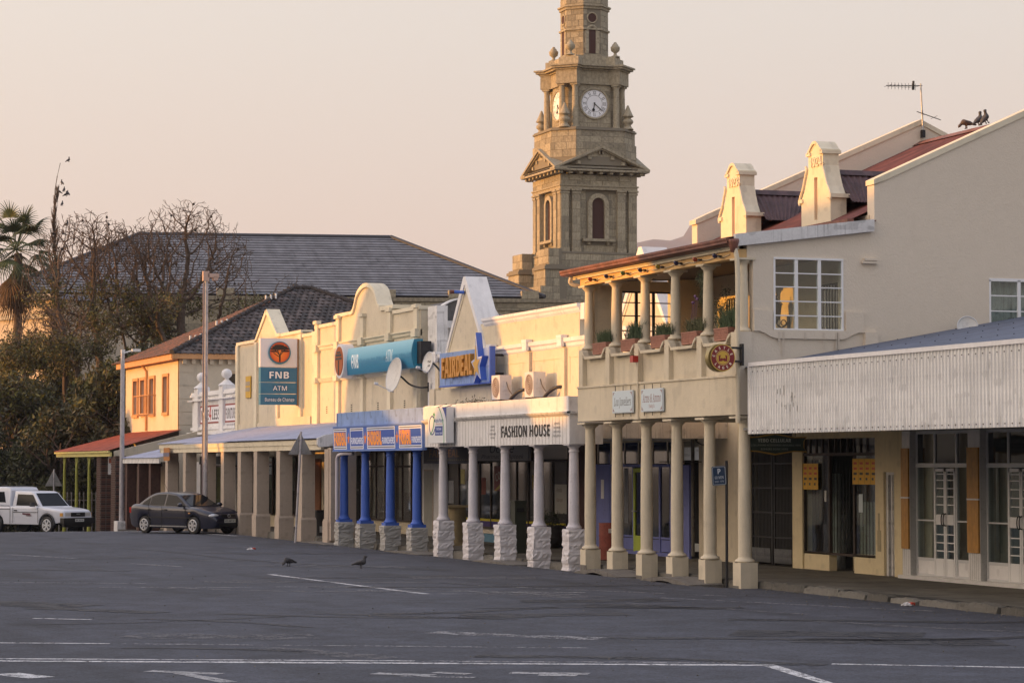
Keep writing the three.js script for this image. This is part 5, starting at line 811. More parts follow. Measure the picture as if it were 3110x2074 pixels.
    const urn = [[0, 0], [0.36, 0], [0.36, 0.08], [0.16, 0.16], [0.1, 0.3], [0.14, 0.36], [0.32, 0.5], [0.36, 0.72], [0.34, 0.82], [0.26, 0.84], [0.24, 0.95], [0.12, 1.06], [0.1, 1.14], [0, 1.18]];
    P('urn', fin(new THREE.LatheGeometry(urn.map((p) => new THREE.Vector2(...p)), 10)).translate(0, 32.7, 1.95 * 1.3).applyMatrix4(R), st2);
    const fn = [[0, 0], [0.42, 0], [0.42, 0.1], [0.3, 0.2], [0.22, 0.36], [0.36, 0.5], [0.42, 0.62], [0.36, 0.76], [0.22, 0.86], [0.26, 0.92], [0.44, 1.0], [0.4, 1.06], [0.2, 1.5], [0.1, 1.75], [0.08, 1.82], [0, 1.88]];
    P('finial', fin(new THREE.LatheGeometry(fn.map((p) => new THREE.Vector2(...p)), 12)).translate(0, 27.2, 3.55).applyMatrix4(R), st);
    const Rf = new THREE.Matrix4().makeRotationY(-f * Math.PI / 2);
    P('entablature', merge([lb(2.7, 1.05, 0.6, 0, 31.07, 1.97), lb(2.9, 0.1, 0.8, 0, 31.62, 2.0), lb(3.0, 0.14, 1.1, 0, 31.76, 2.15), lb(3.1, 0.12, 1.35, 0, 31.9, 2.2)]).applyMatrix4(Rf), st);
    // clock
    const ck = P('clock_surround', fin(new THREE.TorusGeometry(1.12, 0.09, 8, 48).translate(0, 29.13, 2.12)).applyMatrix4(Rf), st2);
    P('clock_face', fin(new THREE.CircleGeometry(1.06, 48)).translate(0, 29.13, 2.115).applyMatrix4(Rf), face, ck);
    const fc = ck.children[0].geometry, cuv = fc.attributes.uv, cp = new THREE.CircleGeometry(1.06, 48).toNonIndexed().attributes.uv; for (let i = 0; i < cuv.count; i++) cuv.setXY(i, cp.getX(i), cp.getY(i));
    const hand = (ang, len, w, spade) => { const g = merge([lb(w, len, 0.025, 0, len / 2 - 0.1, 0), ...(spade ? [fin(new THREE.CylinderGeometry(0.11, 0.11, 0.025, 12)).rotateX(Math.PI / 2).translate(0, len * 0.72, 0)] : [])]); return g.rotateZ(-ang).translate(0, 29.13, 2.16).applyMatrix4(Rf); };
    P('clock_hand', hand(Math.PI * (6.37 / 6), 0.66, 0.06, true), mat.black, ck); P('clock_hand', hand(2 * Math.PI * 21.8 / 60, 0.92, 0.045), mat.black, ck);
  }
  P('attic', merge([prism(cham(2.1, 0.8), 31.9, 32.5), prism(cham(1.95, 0.8), 32.5, 32.75)]), st);
  // lantern
  const oct = (r) => Array.from({ length: 8 }, (_, i) => { const a = Math.PI / 8 + i * Math.PI / 4; return [r * Math.cos(a), r * Math.sin(a)]; });
  P('lantern', merge([prism(oct(1.78), 32.6, 40)]), mat.joint);
  P('lantern_band', merge([prism(oct(1.92), 34.72, 34.86), prism(oct(1.9), 36.3, 36.5), prism(oct(2.02), 36.5, 36.62), prism(oct(1.9), 32.6, 32.9)]), st);
  for (let f = 0; f < 8; f++) {
    const th = f * Math.PI / 4, u = new THREE.Vector3(Math.cos(th), 0, -Math.sin(th)), n = new THREE.Vector3(Math.sin(th), 0, Math.cos(th)), R = new THREE.Matrix4().makeRotationY(th), ap = 1.78 * Math.cos(Math.PI / 8), wd = 2 * 1.78 * Math.sin(Math.PI / 8);
    const open = f % 2 === 0;
    if (n.z > -0.3 && n.x < 0.9) ashlar(items, n.clone().multiplyScalar(ap).addScaledVector(u, -wd / 2), u, wd, 32.9 + offY, 38 + offY, 0.44, 0.62, open ? (a, b, c, d) => b > wd / 2 - 0.3 && a < wd / 2 + 0.3 && ((d - offY > 32.95 && c - offY < 34.95) || (d - offY > 35.2 && c - offY < 36.05)) : null);
    if (!open) continue;
    const arc = []; for (let i = 0; i <= 10; i++) { const t = Math.PI * i / 10; arc.push([0.27 * Math.cos(t), 34.65 + 0.27 * Math.sin(t)]); }
    const w = P('lantern_window', fin(ext([[0.27, 32.95], ...arc, [-0.27, 32.95]], 0.03).translate(0, 0, ap + 0.004)).applyMatrix4(R), mat.maroon);
    P('window_jamb', merge([lb(0.3, 1.7, 0.12, -0.42, 33.8, ap), lb(0.3, 1.7, 0.12, 0.42, 33.8, ap), fin(new THREE.TorusGeometry(0.36, 0.1, 6, 14, Math.PI).translate(0, 34.65, ap + 0.01))]).applyMatrix4(R), st2, w);
    const rw = P('round_window', fin(new THREE.CircleGeometry(0.34, 24)).translate(0, 35.62, ap + 0.03).applyMatrix4(R), mat.maroon); P('window_ring', fin(new THREE.TorusGeometry(0.38, 0.06, 6, 24)).translate(0, 35.62, ap + 0.02).applyMatrix4(R), st2, rw);
  }
  // buttresses at the foot of the street side
  for (const [z, top] of [[-3.6, 18.2], [2.2, 18.2]]) { P('buttress', merge([lb(1.0, top - 0, 2.2, -3.55, top / 2, z), lb(1.5, 17.0, 2.4, -3.6, 8.5, z), lb(1.7, 0.22, 2.7, -3.62, 16.75, z), lb(2.0, 15.4, 2.6, -3.75, 7.7, z)]), mat.joint);
    ashlar(items, new THREE.Vector3(-4.06, 0, z - 1.1), qz, 2.2, 17.1 + offY, top + offY, 0.5, 0.7); ashlar(items, new THREE.Vector3(-4.36, 0, z - 1.2), qz, 2.4, 15.4 + offY, 16.6 + offY, 0.5, 0.8); ashlar(items, new THREE.Vector3(-4.76, 0, z - 1.3), qz, 2.6, 13 + offY, 15.4 + offY, 0.5, 0.8);
    ashlar(items, new THREE.Vector3(-4.36, 0, z + 1.2), q, 1.1, 15.4 + offY, 16.6 + offY, 0.5, 0.7); ashlar(items, new THREE.Vector3(-4.76, 0, z + 1.3), q, 1.5, 13 + offY, 15.4 + offY, 0.5, 0.7); ashlar(items, new THREE.Vector3(-4.06, 0, z + 1.1), q, 0.8, 17 + offY, top + offY, 0.5, 0.6); }
  // ashlar items are in the tower's own coordinates
  items.sort((a, b) => b.m.elements[13] - a.m.elements[13]);
  const loc = items.map((it) => ({ ...it, m: new THREE.Matrix4().makeTranslation(BASE.get(B).x, BASE.get(B).y, BASE.get(B).z).multiply(it.m) }));
  pieces(B, 'stone_block', loc, stoneGeos, mat.stone, 300);
}
// ---------------------------------------------------------------- far things
{
  // purple hills at the end of the plain
  const prof = (x) => 318 + 0.27 * Math.max(-320, Math.min(300, x - 1435)) + 17 * sstep(1726, 1752, x) + 14 * (n20(x / 900, 0.3) - 0.5) + 6 * (n50(x / 700, 0.6) - 0.5), pos = [], idx = [], N = 160;
  for (let i = 0; i <= N; i++) { const x = -400 + 4000 * i / N + (i > 0 && i < N ? 0 : 0); for (let j = 0; j <= 8; j++) { const f = j / 8; pos.push(x + 60 * (n9(i / 40, f) - 0.5), prof(x) * (1 - Math.pow(1 - f, 1.6)) + (j ? 10 * (n50(i / 60, f) - 0.5) : -20), -(3500 + 600 * f)); } }
  for (let i = 0; i < N; i++) for (let j = 0; j < 8; j++) { const k = i * 9 + j; idx.push(k, k + 9, k + 10, k, k + 10, k + 1); }
  const g = new THREE.BufferGeometry(); g.setAttribute('position', new THREE.BufferAttribute(new Float32Array(pos), 3)); g.setIndex(idx); g.computeVertexNormals();
  struct('hills', fin(g), M(0.11, 0.10, 0.115, { rough: 1 }));
}
{
  const B = thing('distant_house', 'sunlit orange pink building behind the palm tree and bare trees', 'building', 18, -2.7, 158);
  const a = 0.95, rot = new THREE.Matrix4().makeRotationY(-a);
  const P = (n, geo, m, parent = B) => raw(parent, n, geo.applyMatrix4(rot), m);
  const w = P('wall', lbox(22, 14.6, 8, 0, 7.3, -4), mat.peach);
  P('roof', merge([lbox(22.6, 0.3, 8.8, 0, 14.7, -4)]), mat.lavRoof); P('roof_band', lbox(22.2, 0.25, 0.2, 0, 13.6, 0.1), mat.peachGrey);
  for (let i = 0; i < 6; i++) { const f = P('window', lbox(1.5, 1.6, 0.06, -8.5 + i * 3.1, 10.9, 0.03), mat.orangeTrim); P('pane', lbox(1.2, 1.3, 0.03, -8.5 + i * 3.1, 10.9, 0.07), mat.glass, f); }
}
scene.fog = new THREE.FogExp2(new THREE.Color().setRGB(0.9, 0.88, 0.95), 1.15e-4);
// unseen opposite side, added: its parapet outlines are shaped to cast the facade shadows
{
  const dS = 48.8 * Math.tan(SUN_AZ), dY = 48.8 / Math.cos(SUN_AZ) * Math.tan(SUN_EL);
  const row = [
    ['opposite_shadow_caster', 'unseen plain shop front added to cast shade, across the street from the hoarding shop', [[-40, 8.4], [30, 8.2], [49.3, 7.6]]],
    ['opposite_shadow_caster', 'unseen low parapet shop shaped to cast shadow, across the street from the balcony building', [[49.3, 7.6], [49.45, 5.3], [54.6, 5.2]]],
    ['opposite_shadow_caster', 'unseen low stepped shop shaped to cast shadow, across the street from the white canopy', [[54.6, 3.0], [56.9, 3.0], [57.2, 3.5], [63.4, 3.5], [63.9, 2.9], [67.5, 2.9]]],
    ['opposite_shadow_caster', 'unseen hall with a curved outline shaped to cast shadow, across the street from the bank', [[67.5, 2.9], [69.6, 3.6], [71, 4.6], [72, 5.8], [72.7, 7.4], [73.6, 8.6], [75.5, 9.3], [82, 9.4], [84.6, 9.2], [85.8, 8.6], [87, 7.8], [87.8, 6.9], [88.5, 5.2], [89.1, 3.2], [89.5, 2.2], [90.6, 2.1]]],
    ['opposite_shadow_caster', 'unseen sloping parapet shop shaped to cast shadow, across the street from the lavender verandah', [[90.6, 2.1], [92, 2.5], [97.6, 3.6], [98.6, 4.2], [98.9, 7.3], [105.4, 7.35]]],
    ['opposite_shadow_caster', 'unseen square parapet shop shaped to cast shadow, across the street from the furniture shop', [[105.4, 6.6], [113.6, 6.5], [114.2, 5], [114.8, 3.1]]],
    ['opposite_shadow_caster', 'unseen low shop shaped to let the sun over, across the street from the peach house', [[114.8, 2.9], [130, 2.4], [150, 1.5]]],
  ];
  for (const [n, label, pts] of row) {
    const a = pts[0][0] + dS, b = pts[pts.length - 1][0] + dS, B = thing(n, label, 'shop', -27, -0.1, (a + b) / 2);
    part(B, 'shadow_parapet', slabX([[a, -3], ...pts.map(([s, y]) => [s + dS, y + dY]), [b, -3]], -24.3, -24), mat.cream);
    const low = Math.min(...pts.map((p) => p[1])) + dY - 1.2; part(B, 'body', box(-36, -24.4, -3, low, a, b), mat.greyCream);
    for (let s = a + 1.2; s < b - 2; s += 3.1) { const d = part(B, 'shop_window', box(-24, -23.94, 0.5, 2.7, s, s + 2.2), mat.darkWood); part(d, 'pane', box(-23.93, -23.92, 0.6, 2.6, s + 0.1, s + 2.1), mat.glass); }
  }
}
// ---------------------------------------------------------------- trees and plants
const tubes = (list) => { const pos = [], nor = [], uv = []; for (const [a, b, r0, r1, lev] of list) { const n = lev < 2 ? 8 : lev < 4 ? 5 : 3, d = b.clone().sub(a).normalize(), x = new THREE.Vector3(1, 0.31, 0.17).cross(d).normalize(), y = d.clone().cross(x); const ring = (c, r) => Array.from({ length: n }, (_, i) => { const t = i * 2 * Math.PI / n, v = x.clone().multiplyScalar(Math.cos(t)).addScaledVector(y, Math.sin(t)); return [c.clone().addScaledVector(v, r), v]; }); const A = ring(a, r0), B2 = ring(b, r1);
    for (let i = 0; i < n; i++) { const j = (i + 1) % n; for (const [v, m] of [A[i], A[j], B2[j], A[i], B2[j], B2[i]]) { pos.push(v.x, v.y, v.z); nor.push(m.x, m.y, m.z); uv.push(v.x + v.z, v.y); } } }
    const g = new THREE.BufferGeometry(); g.setAttribute('position', new THREE.BufferAttribute(new Float32Array(pos), 3)); g.setAttribute('normal', new THREE.BufferAttribute(new Float32Array(nor), 3)); g.setAttribute('uv', new THREE.BufferAttribute(new Float32Array(uv), 2)); return g; };
// woody skeleton: tapered segments grown recursively; returns { geo, tips }
function grow(o) {
  const segs = [], tips = [], up = new THREE.Vector3(0, 1, 0);
  const go = (p, d, L, r, lev) => {
    const n = lev === 0 ? 4 : lev > 4 ? 2 : 3; let q = p.clone(), dir = d.clone();
    for (let i = 0; i < n; i++) {
      const t = q.clone().addScaledVector(dir, L / n), r1 = r * (1 - 0.28 * (i + 1) / n);
      segs.push([q.clone(), t.clone(), r * (1 - 0.28 * i / n), r1, lev]); q = t;
      dir.add(new THREE.Vector3(rr(-1, 1), rr(-1, 1), rr(-1, 1)).multiplyScalar(o.bend)).addScaledVector(up, o.lift ?? 0.05).normalize();
      if (lev > (o.sideFrom ?? 0) && lev < o.levels && i < n - 1 + (o.side ? 1 : 0) && rnd() < (o.side ?? 0.6)) { const sd = dir.clone().add(new THREE.Vector3(rr(-1, 1), rr(-0.3, 0.8), rr(-1, 1)).multiplyScalar(0.9)).normalize(); go(q, sd, L * o.ratio * 0.75, r1 * 0.5, lev + 1); }
    }
    if (lev >= o.levels) { tips.push(q); return; }
    const k = o.split[lev] ?? 2;
    for (let i = 0; i < k; i++) { const a = (i + rr(0, 0.6)) * 2 * Math.PI / k, s = o.spread * rr(0.6, 1.15), e = new THREE.Vector3(Math.cos(a), 0, Math.sin(a)); go(q, dir.clone().addScaledVector(e, s).normalize(), L * o.ratio * rr(0.8, 1.15), Math.max(0.012, r * (o.taper ?? 0.72) * (k > 2 ? 0.82 : 0.92)), lev + 1); }
  };
  go(new THREE.Vector3(0, 0, 0), (o.lean ?? up).clone().normalize(), o.trunk, o.r, 0);
  return { trunk: tubes(segs.filter((s) => s[4] < 2)), limbs: tubes(segs.filter((s) => s[4] >= 2)), tips, segs };
}
function leafClump(n, len, wid, spread) { // small folded leaves about the origin
  const pos = [], q = new THREE.Quaternion(), v = new THREE.Vector3();
  for (let i = 0; i < n; i++) { const c = new THREE.Vector3(rr(-1, 1), rr(-1, 1), rr(-1, 1)).multiplyScalar(spread); q.setFromEuler(new THREE.Euler(rr(-1.2, 1.2), rr(0, 6.28), rr(-1.2, 1.2)));
    const P = [[-wid, 0, 0], [0, 0, len], [wid, 0, 0], [0, 0.02, -len]].map((p) => v.set(...p).applyQuaternion(q).add(c).toArray()); pos.push(...P[0], ...P[1], ...P[2], ...P[0], ...P[2], ...P[3]); }
  const g = new THREE.BufferGeometry(); g.setAttribute('position', new THREE.BufferAttribute(new Float32Array(pos), 3)); g.computeVertexNormals(); return fin(g);
}
const leafMat = new THREE.MeshPhysicalMaterial({ color: 0xffffff, roughness: 0.8, transmission: 0.3, thickness: 0, side: THREE.DoubleSide, vertexColors: true });
const clumps = [leafClump(10, 0.12, 0.05, 0.3), leafClump(14, 0.1, 0.04, 0.36)];
// leaves at the given points, joined into one mesh of a part
function foliage(parent, name, pts, colors, geo = clumps[0], size = [0.8, 1.5]) {
  const P = geo.attributes.position, Nn = geo.attributes.normal, n = P.count, pos = new Float32Array(n * pts.length * 3), nor = new Float32Array(n * pts.length * 3), col = new Float32Array(n * pts.length * 3), q = new THREE.Quaternion(), v = new THREE.Vector3();
  pts.forEach((p, i) => {
    q.setFromEuler(new THREE.Euler(rr(0, 6), rr(0, 6), rr(0, 6))); const k = rr(...size), a = colors[Math.floor(rnd() * colors.length)], t = rr(0.75, 1.25);
    for (let j = 0; j < n; j++) { const o = (i * n + j) * 3; v.fromBufferAttribute(P, j).multiplyScalar(k).applyQuaternion(q).add(p); pos[o] = v.x; pos[o + 1] = v.y; pos[o + 2] = v.z; v.fromBufferAttribute(Nn, j).applyQuaternion(q); nor[o] = v.x; nor[o + 1] = v.y; nor[o + 2] = v.z; for (let c = 0; c < 3; c++) col[o + c] = a[c] * t; }
  });
  const g = new THREE.BufferGeometry(); g.setAttribute('position', new THREE.BufferAttribute(pos, 3)); g.setAttribute('normal', new THREE.BufferAttribute(nor, 3)); g.setAttribute('color', new THREE.BufferAttribute(col, 3));
  const m = lit(new THREE.Mesh(g, leafMat)); m.name = name; parent.add(m); return m;
}
const OLIVE = [[0.085, 0.085, 0.024], [0.06, 0.062, 0.02], [0.11, 0.105, 0.028], [0.045, 0.048, 0.018], [0.095, 0.075, 0.035]], YEL = [[0.17, 0.15, 0.03], [0.13, 0.125, 0.025], [0.2, 0.165, 0.045], [0.09, 0.095, 0.02]];

// bare winter trees before the church hall: branches grow towards points spread through the lobes of the crown
function colonize(o) {
  seed = o.seed; const pts = [], nodes = [], kids = [];
  for (const [x, y, z, r, q] of o.lobes) { const n = Math.round(o.density * r * r * (q ?? 1)); for (let i = 0; i < n; i++) { const a = rr(0, 6.283), b = Math.acos(rr(-1, 1)), k = r * Math.pow(rnd(), 0.38); pts.push({ p: new THREE.Vector3(x + k * Math.sin(b) * Math.cos(a), y + 0.85 * k * Math.cos(b), z + k * Math.sin(b) * Math.sin(a)), d: 1e9, n: -1 }); } }
  const add = (p, parent) => { nodes.push({ p, parent }); kids.push(0); if (parent >= 0) kids[parent]++; return nodes.length - 1; };
  let k = add(new THREE.Vector3(0, 0, 0), -1); for (let y = 0.5; y <= o.trunk; y += 0.5) k = add(new THREE.Vector3(0.09 * Math.sin(y * 1.3 + o.seed), y, 0.09 * Math.cos(y * 1.1)), k);
  for (const [ax, ay, az] of o.limbs) { let q = k; const from = nodes[k].p, to = new THREE.Vector3(ax, ay, az), n = Math.round(from.distanceTo(to) / 0.4), w = rr(0, 6); for (let i = 1; i <= n; i++) { const f = i / n, c = from.clone().lerp(to, f); c.y += 0.6 * Math.sin(f * Math.PI) * (ay - from.y > 2 ? -0.35 : 0.4); c.x += 0.22 * Math.sin(f * 7 + w); c.z += 0.22 * Math.cos(f * 6 + w); q = add(c, q); } }
  let fresh = 0; const live = new Set(pts);
  for (let it = 0; it < 90 && live.size; it++) {
    for (const a of live) for (let i = fresh; i < nodes.length; i++) { const d = a.p.distanceToSquared(nodes[i].p); if (d < a.d) { a.d = d; a.n = i; } }
    fresh = nodes.length; const pull = new Map();
    for (const a of live) { if (a.d < 0.09) { live.delete(a); continue; } if (a.d > 16) continue; const v = pull.get(a.n) ?? new THREE.Vector3(); v.add(a.p.clone().sub(nodes[a.n].p).normalize()); pull.set(a.n, v); }
    if (!pull.size) break;
    for (const [i, v] of pull) { if (kids[i] > 3) continue; add(nodes[i].p.clone().addScaledVector(v.normalize().add(new THREE.Vector3(rr(-0.3, 0.3), rr(-0.2, 0.3), rr(-0.3, 0.3))).normalize(), 0.24), i); }
  }
  const tipsAt = nodes.map((_, i) => i).filter((i) => !kids[i]), area = new Float64Array(nodes.length);
  for (const i of tipsAt) for (let q = 0; q < 2; q++) { const d = nodes[i].p.clone().sub(nodes[nodes[i].parent].p).normalize().add(new THREE.Vector3(rr(-0.8, 0.8), rr(-0.3, 0.8), rr(-0.8, 0.8))).normalize(); nodes.push({ p: nodes[i].p.clone().addScaledVector(d, rr(0.15, 0.34)), parent: i }); kids.push(0); }
  const ar = new Float64Array(nodes.length); for (let i = nodes.length - 1; i > 0; i--) { ar[i] = Math.max(ar[i], 0.00011); ar[nodes[i].parent] += ar[i]; }
  const rad = (i) => Math.min(o.r, 0.62 * Math.pow(ar[i], 0.45)), thick = [], thin = []; void area;
  for (let i = 1; i < nodes.length; i++) { const b = nodes[i], a = nodes[b.parent], r1 = rad(i), r0 = Math.min(rad(b.parent), r1 * 1.35); (r1 > 0.11 ? thick : thin).push([a.p, b.p, r0, r1, r1 > 0.1 ? 1 : r1 > 0.03 ? 3 : 5]); }
  return { thick, thin, tips: tipsAt.map((i) => nodes[i].p), n: nodes.length };
}
function bareTree(label, x, s, y0, o, leafN = 0) {
  const B = thing('bare_tree', label, 'tree', x, y0, s), t = colonize(o); raw(B, 'trunk', tubes(t.thick), mat.bark); raw(B, 'branches', tubes(t.thin), mat.bark);
  const pods = []; for (let i = 0; i < t.tips.length; i += 45) pods.push(new THREE.IcosahedronGeometry(0.075, 0).translate(t.tips[i].x, t.tips[i].y - 0.05, t.tips[i].z)); raw(B, 'seed_pods', fin(merge(pods)), mat.dark);
  const low = t.thin.filter((q) => q[1].y < o.leafTop), pts = []; for (let i = 0; i < leafN && low.length; i++) { const q = low[Math.floor(rnd() * low.length)]; pts.push(q[0].clone().lerp(q[1], rnd()).add(new THREE.Vector3(rr(-0.4, 0.4), rr(-0.4, 0.4), rr(-0.4, 0.4)))); } foliage(B, 'leaves', pts, [...OLIVE, ...YEL], clumps[0], [0.5, 1]);
}
const dome = (cx, top, w, n, sd) => { seed = sd; const l = []; for (let i = 0; i < n; i++) { const a = i * 2.4, q = Math.sqrt((i + 0.5) / n), r = rr(0.85, 1.25); l.push([cx + w * q * Math.cos(a), top - r * 0.85 - q * q * w * rr(0.75, 1.1), w * q * Math.sin(a) * 0.9, r]); } return l; };
const low = (cx, y, w, n, sd) => { seed = sd; return Array.from({ length: n }, (_, i) => [cx + w * Math.cos(i * 2.4) * rr(0.4, 1), y + rr(-1.6, 1.4), w * Math.sin(i * 2.4) * rr(0.4, 1), rr(0.9, 1.4), 0.55]); };
bareTree('bare tree with dark forked branches standing left of the church hall ridge', 24.7, 140, -2.6, { seed: 11, trunk: 4.5, r: 0.24, density: 170, leafTop: 14.6, limbs: [[-1.6, 11, 0.6], [0.6, 12, -0.8], [1.9, 10.5, 0.9]], lobes: [...dome(-0.2, 18.9, 2.9, 16, 1), ...low(0, 14, 3.3, 12, 2)] }, 420);
bareTree('tallest bare tree, its rounded twiggy crown over the left end of the slate ridge', 29.6, 139, -2.6, { seed: 29, trunk: 4.6, r: 0.28, density: 170, leafTop: 14, limbs: [[-1.3, 12, 0.5], [0.3, 13.5, -0.6], [1.8, 12.2, 0.7], [2.9, 10, 0.3], [-2.4, 10, 0.2]], lobes: [...dome(0.2, 19.5, 3.1, 19, 3), ...low(0.4, 14, 3.9, 15, 4), [4.6, 13.4, 0, 1.1], [5.8, 14.6, 0.3, 0.9]] }, 550);
bareTree('bare tree between the two other bare trees before the church hall', 26.9, 141.5, -2.6, { seed: 47, trunk: 4.4, r: 0.23, density: 170, leafTop: 14.6, limbs: [[-1.2, 11.4, -0.5], [0.9, 12.2, 0.6]], lobes: [...dome(0, 18.7, 2.7, 15, 5), ...low(0.2, 13.8, 3.1, 11, 6)] }, 420);
bareTree('small bare tree in front of the orange pink distant building', 22.9, 137, -2.6, { seed: 83, trunk: 3.6, r: 0.2, density: 150, leafTop: 11.5, limbs: [[-1.8, 8, 0.3], [1, 9, 0.4]], lobes: [...dome(-0.6, 14, 2.8, 12, 7), [-2.6, 10.6, 0, 1.1]] }, 700);

// leafy mass: trees with their own trunks and crowns
function leafyTree(label, x, s, y0, h, rx, ry, seedN, cols, n = 2600) {
  const B = thing('leafy_tree', label, 'tree', x, y0, s); seed = seedN;
  const t = grow({ levels: 4, split: [3, 3, 2, 2], ratio: 0.72, spread: 0.7, bend: 0.14, lift: 0.03, trunk: h * 0.3, r: 0.24 });
  raw(B, 'trunk', merge([t.trunk, t.limbs]), mat.bark);
  const pts = [], lobes = Array.from({ length: 26 }, () => { const a = rr(0, 6.28), b = Math.acos(rr(-0.9, 1)); return [new THREE.Vector3(Math.sin(b) * Math.cos(a) * rx * 0.75, h - ry + Math.cos(b) * ry * 0.8, Math.sin(b) * Math.sin(a) * rx * 0.75), rr(0.5, 1.1) * rx * 0.38]; });
  const drop = []; // drooping sprays hang from each lobe
  for (let i = 0; i < n; i++) { const [c, r] = lobes[Math.floor(rnd() * lobes.length)], a = rr(0, 6.28), b = Math.acos(rr(-1, 1)), k = r * Math.pow(rnd(), 0.4); const p = c.clone().add(new THREE.Vector3(Math.sin(b) * Math.cos(a), Math.cos(b) * 0.8, Math.sin(b) * Math.sin(a)).multiplyScalar(k)); pts.push(p); if (i % 4 === 0) for (let j = 1; j < 4; j++) pts.push(p.clone().add(new THREE.Vector3(rr(-0.12, 0.12), -0.26 * j, rr(-0.12, 0.12)))); }
  for (let i = 0; i < 160; i++) { const [c, r] = lobes[i % lobes.length], p = c.clone().add(new THREE.Vector3(rr(-r, r), rr(-r, r), rr(-r, r))); drop.push([p, p.clone().add(new THREE.Vector3(rr(-0.3, 0.3), -rr(0.5, 1.4), rr(-0.3, 0.3)))]); }
  raw(B, 'twigs', merge(drop.map(([a, b]) => rod(a, b, 0.02, 0.01, 3))), mat.barkLight);
  foliage(B, 'crown', pts, cols);
}
const G1 = [...OLIVE, YEL[0], YEL[1]], G2 = [...OLIVE, ...YEL], G3 = [...OLIVE, OLIVE[3], OLIVE[1], YEL[3]];
leafyTree('dense dark olive tree at the left edge behind the white pickup', 19.3, 134, -2.2, 9.4, 3.2, 4.2, 101, G1, 2800);
leafyTree('dense olive tree with drooping twigs left of the peach house', 24.2, 133, -2.2, 9.8, 3.0, 4.4, 113, G2, 2800);
leafyTree('lower dark green tree behind the triangular sign and iron fence', 21.8, 130.5, -2, 7.4, 2.6, 3.6, 127, G3, 2400);
leafyTree('yellowish leafy tree below the bare trees by the peach house roof', 26.4, 136, -2.3, 11.3, 2.8, 4.0, 131, [...YEL, ...OLIVE], 1900);
leafyTree('olive tree before the church wall, right of the bare trees', 31.2, 146, -2.5, 11.6, 3.2, 3.6, 149, [...YEL, ...OLIVE, [0.09, 0.07, 0.04]], 1500);
leafyTree('shadowed green tree filling the left edge under the palm', 17.6, 131, -2, 6.6, 2.6, 3.4, 151, G3, 2200);
leafyTree('dark garden tree behind the green iron posts of the red verandah', 24.6, 129.4, -1.8, 6.4, 2.4, 3.3, 163, G3, 2200);
leafyTree('thin yellow green tree in front of the distant orange wall', 22.8, 146, -2.6, 12.2, 3.0, 3.0, 173, [...YEL, ...OLIVE], 900);
{
  // low hedge under the trees reads as one mass
  const pts = []; seed = 191; for (let i = 0; i < 5200; i++) { const x = rr(15.5, 27), s = rr(128.5, 131); pts.push(new THREE.Vector3(x, gy(s) - 0.3 + rr(0, 3.4) * (0.8 + 0.2 * Math.sin(x * 2)), -s)); }
  const im = foliage(scene, 'shrubbery', pts, [...OLIVE, [0.03, 0.03, 0.012]]); im.userData.kind = 'stuff'; im.userData.label = 'dark shrubs under the trees behind the iron fence';
}
// the thin bare poplar
{
  const B = thing('poplar_tree', 'thin tall bare poplar rising above everything beside the palm', 'tree', 23.95, -2.7, 146.5); seed = 205;
  const H = 22.1, path = [], tw = []; for (let i = 0; i <= 30; i++) { const t = i / 30; path.push(new THREE.Vector3(0.12 * Math.sin(t * 5) + 0.5 * Math.pow(Math.max(0, t - 0.92) / 0.08, 1.4) * 0.6, H * t, 0)); }
  const parts = []; for (let i = 0; i < 30; i++) parts.push(rod(path[i], path[i + 1], 0.19 * (1 - i / 31), 0.19 * (1 - (i + 1) / 31) + 0.012, 7));
  raw(B, 'trunk', merge(parts), mat.bark);
  for (let i = 0; i < 620; i++) { const t = Math.pow(rr(0.3, 1), 0.9), p = path[Math.min(29, Math.floor(t * 30))].clone(); p.y = H * t * 0.93; const a = rr(0, 6.28), L = (1.05 - t) * rr(1.6, 4.2) + 0.2, e = new THREE.Vector3(Math.cos(a) * 0.28, 1, Math.sin(a) * 0.28).multiplyScalar(L); tw.push(rod(p, p.clone().add(e), 0.022, 0.008, 3)); }
  for (const [y, dx, L] of [[12.8, 0.9, 5.6], [15.6, 0.5, 3.4]]) { let p = new THREE.Vector3(0.05, y, 0); for (let i = 0; i < 6; i++) { const n = p.clone().add(new THREE.Vector3(dx / 6 * (i < 3 ? 1.5 : 0.7), L / 6, 0)); tw.push(rod(p, n, 0.05 - 0.006 * i, 0.044 - 0.006 * i, 5)); p = n; } }
  raw(B, 'branches', merge(tw), mat.bark);
}
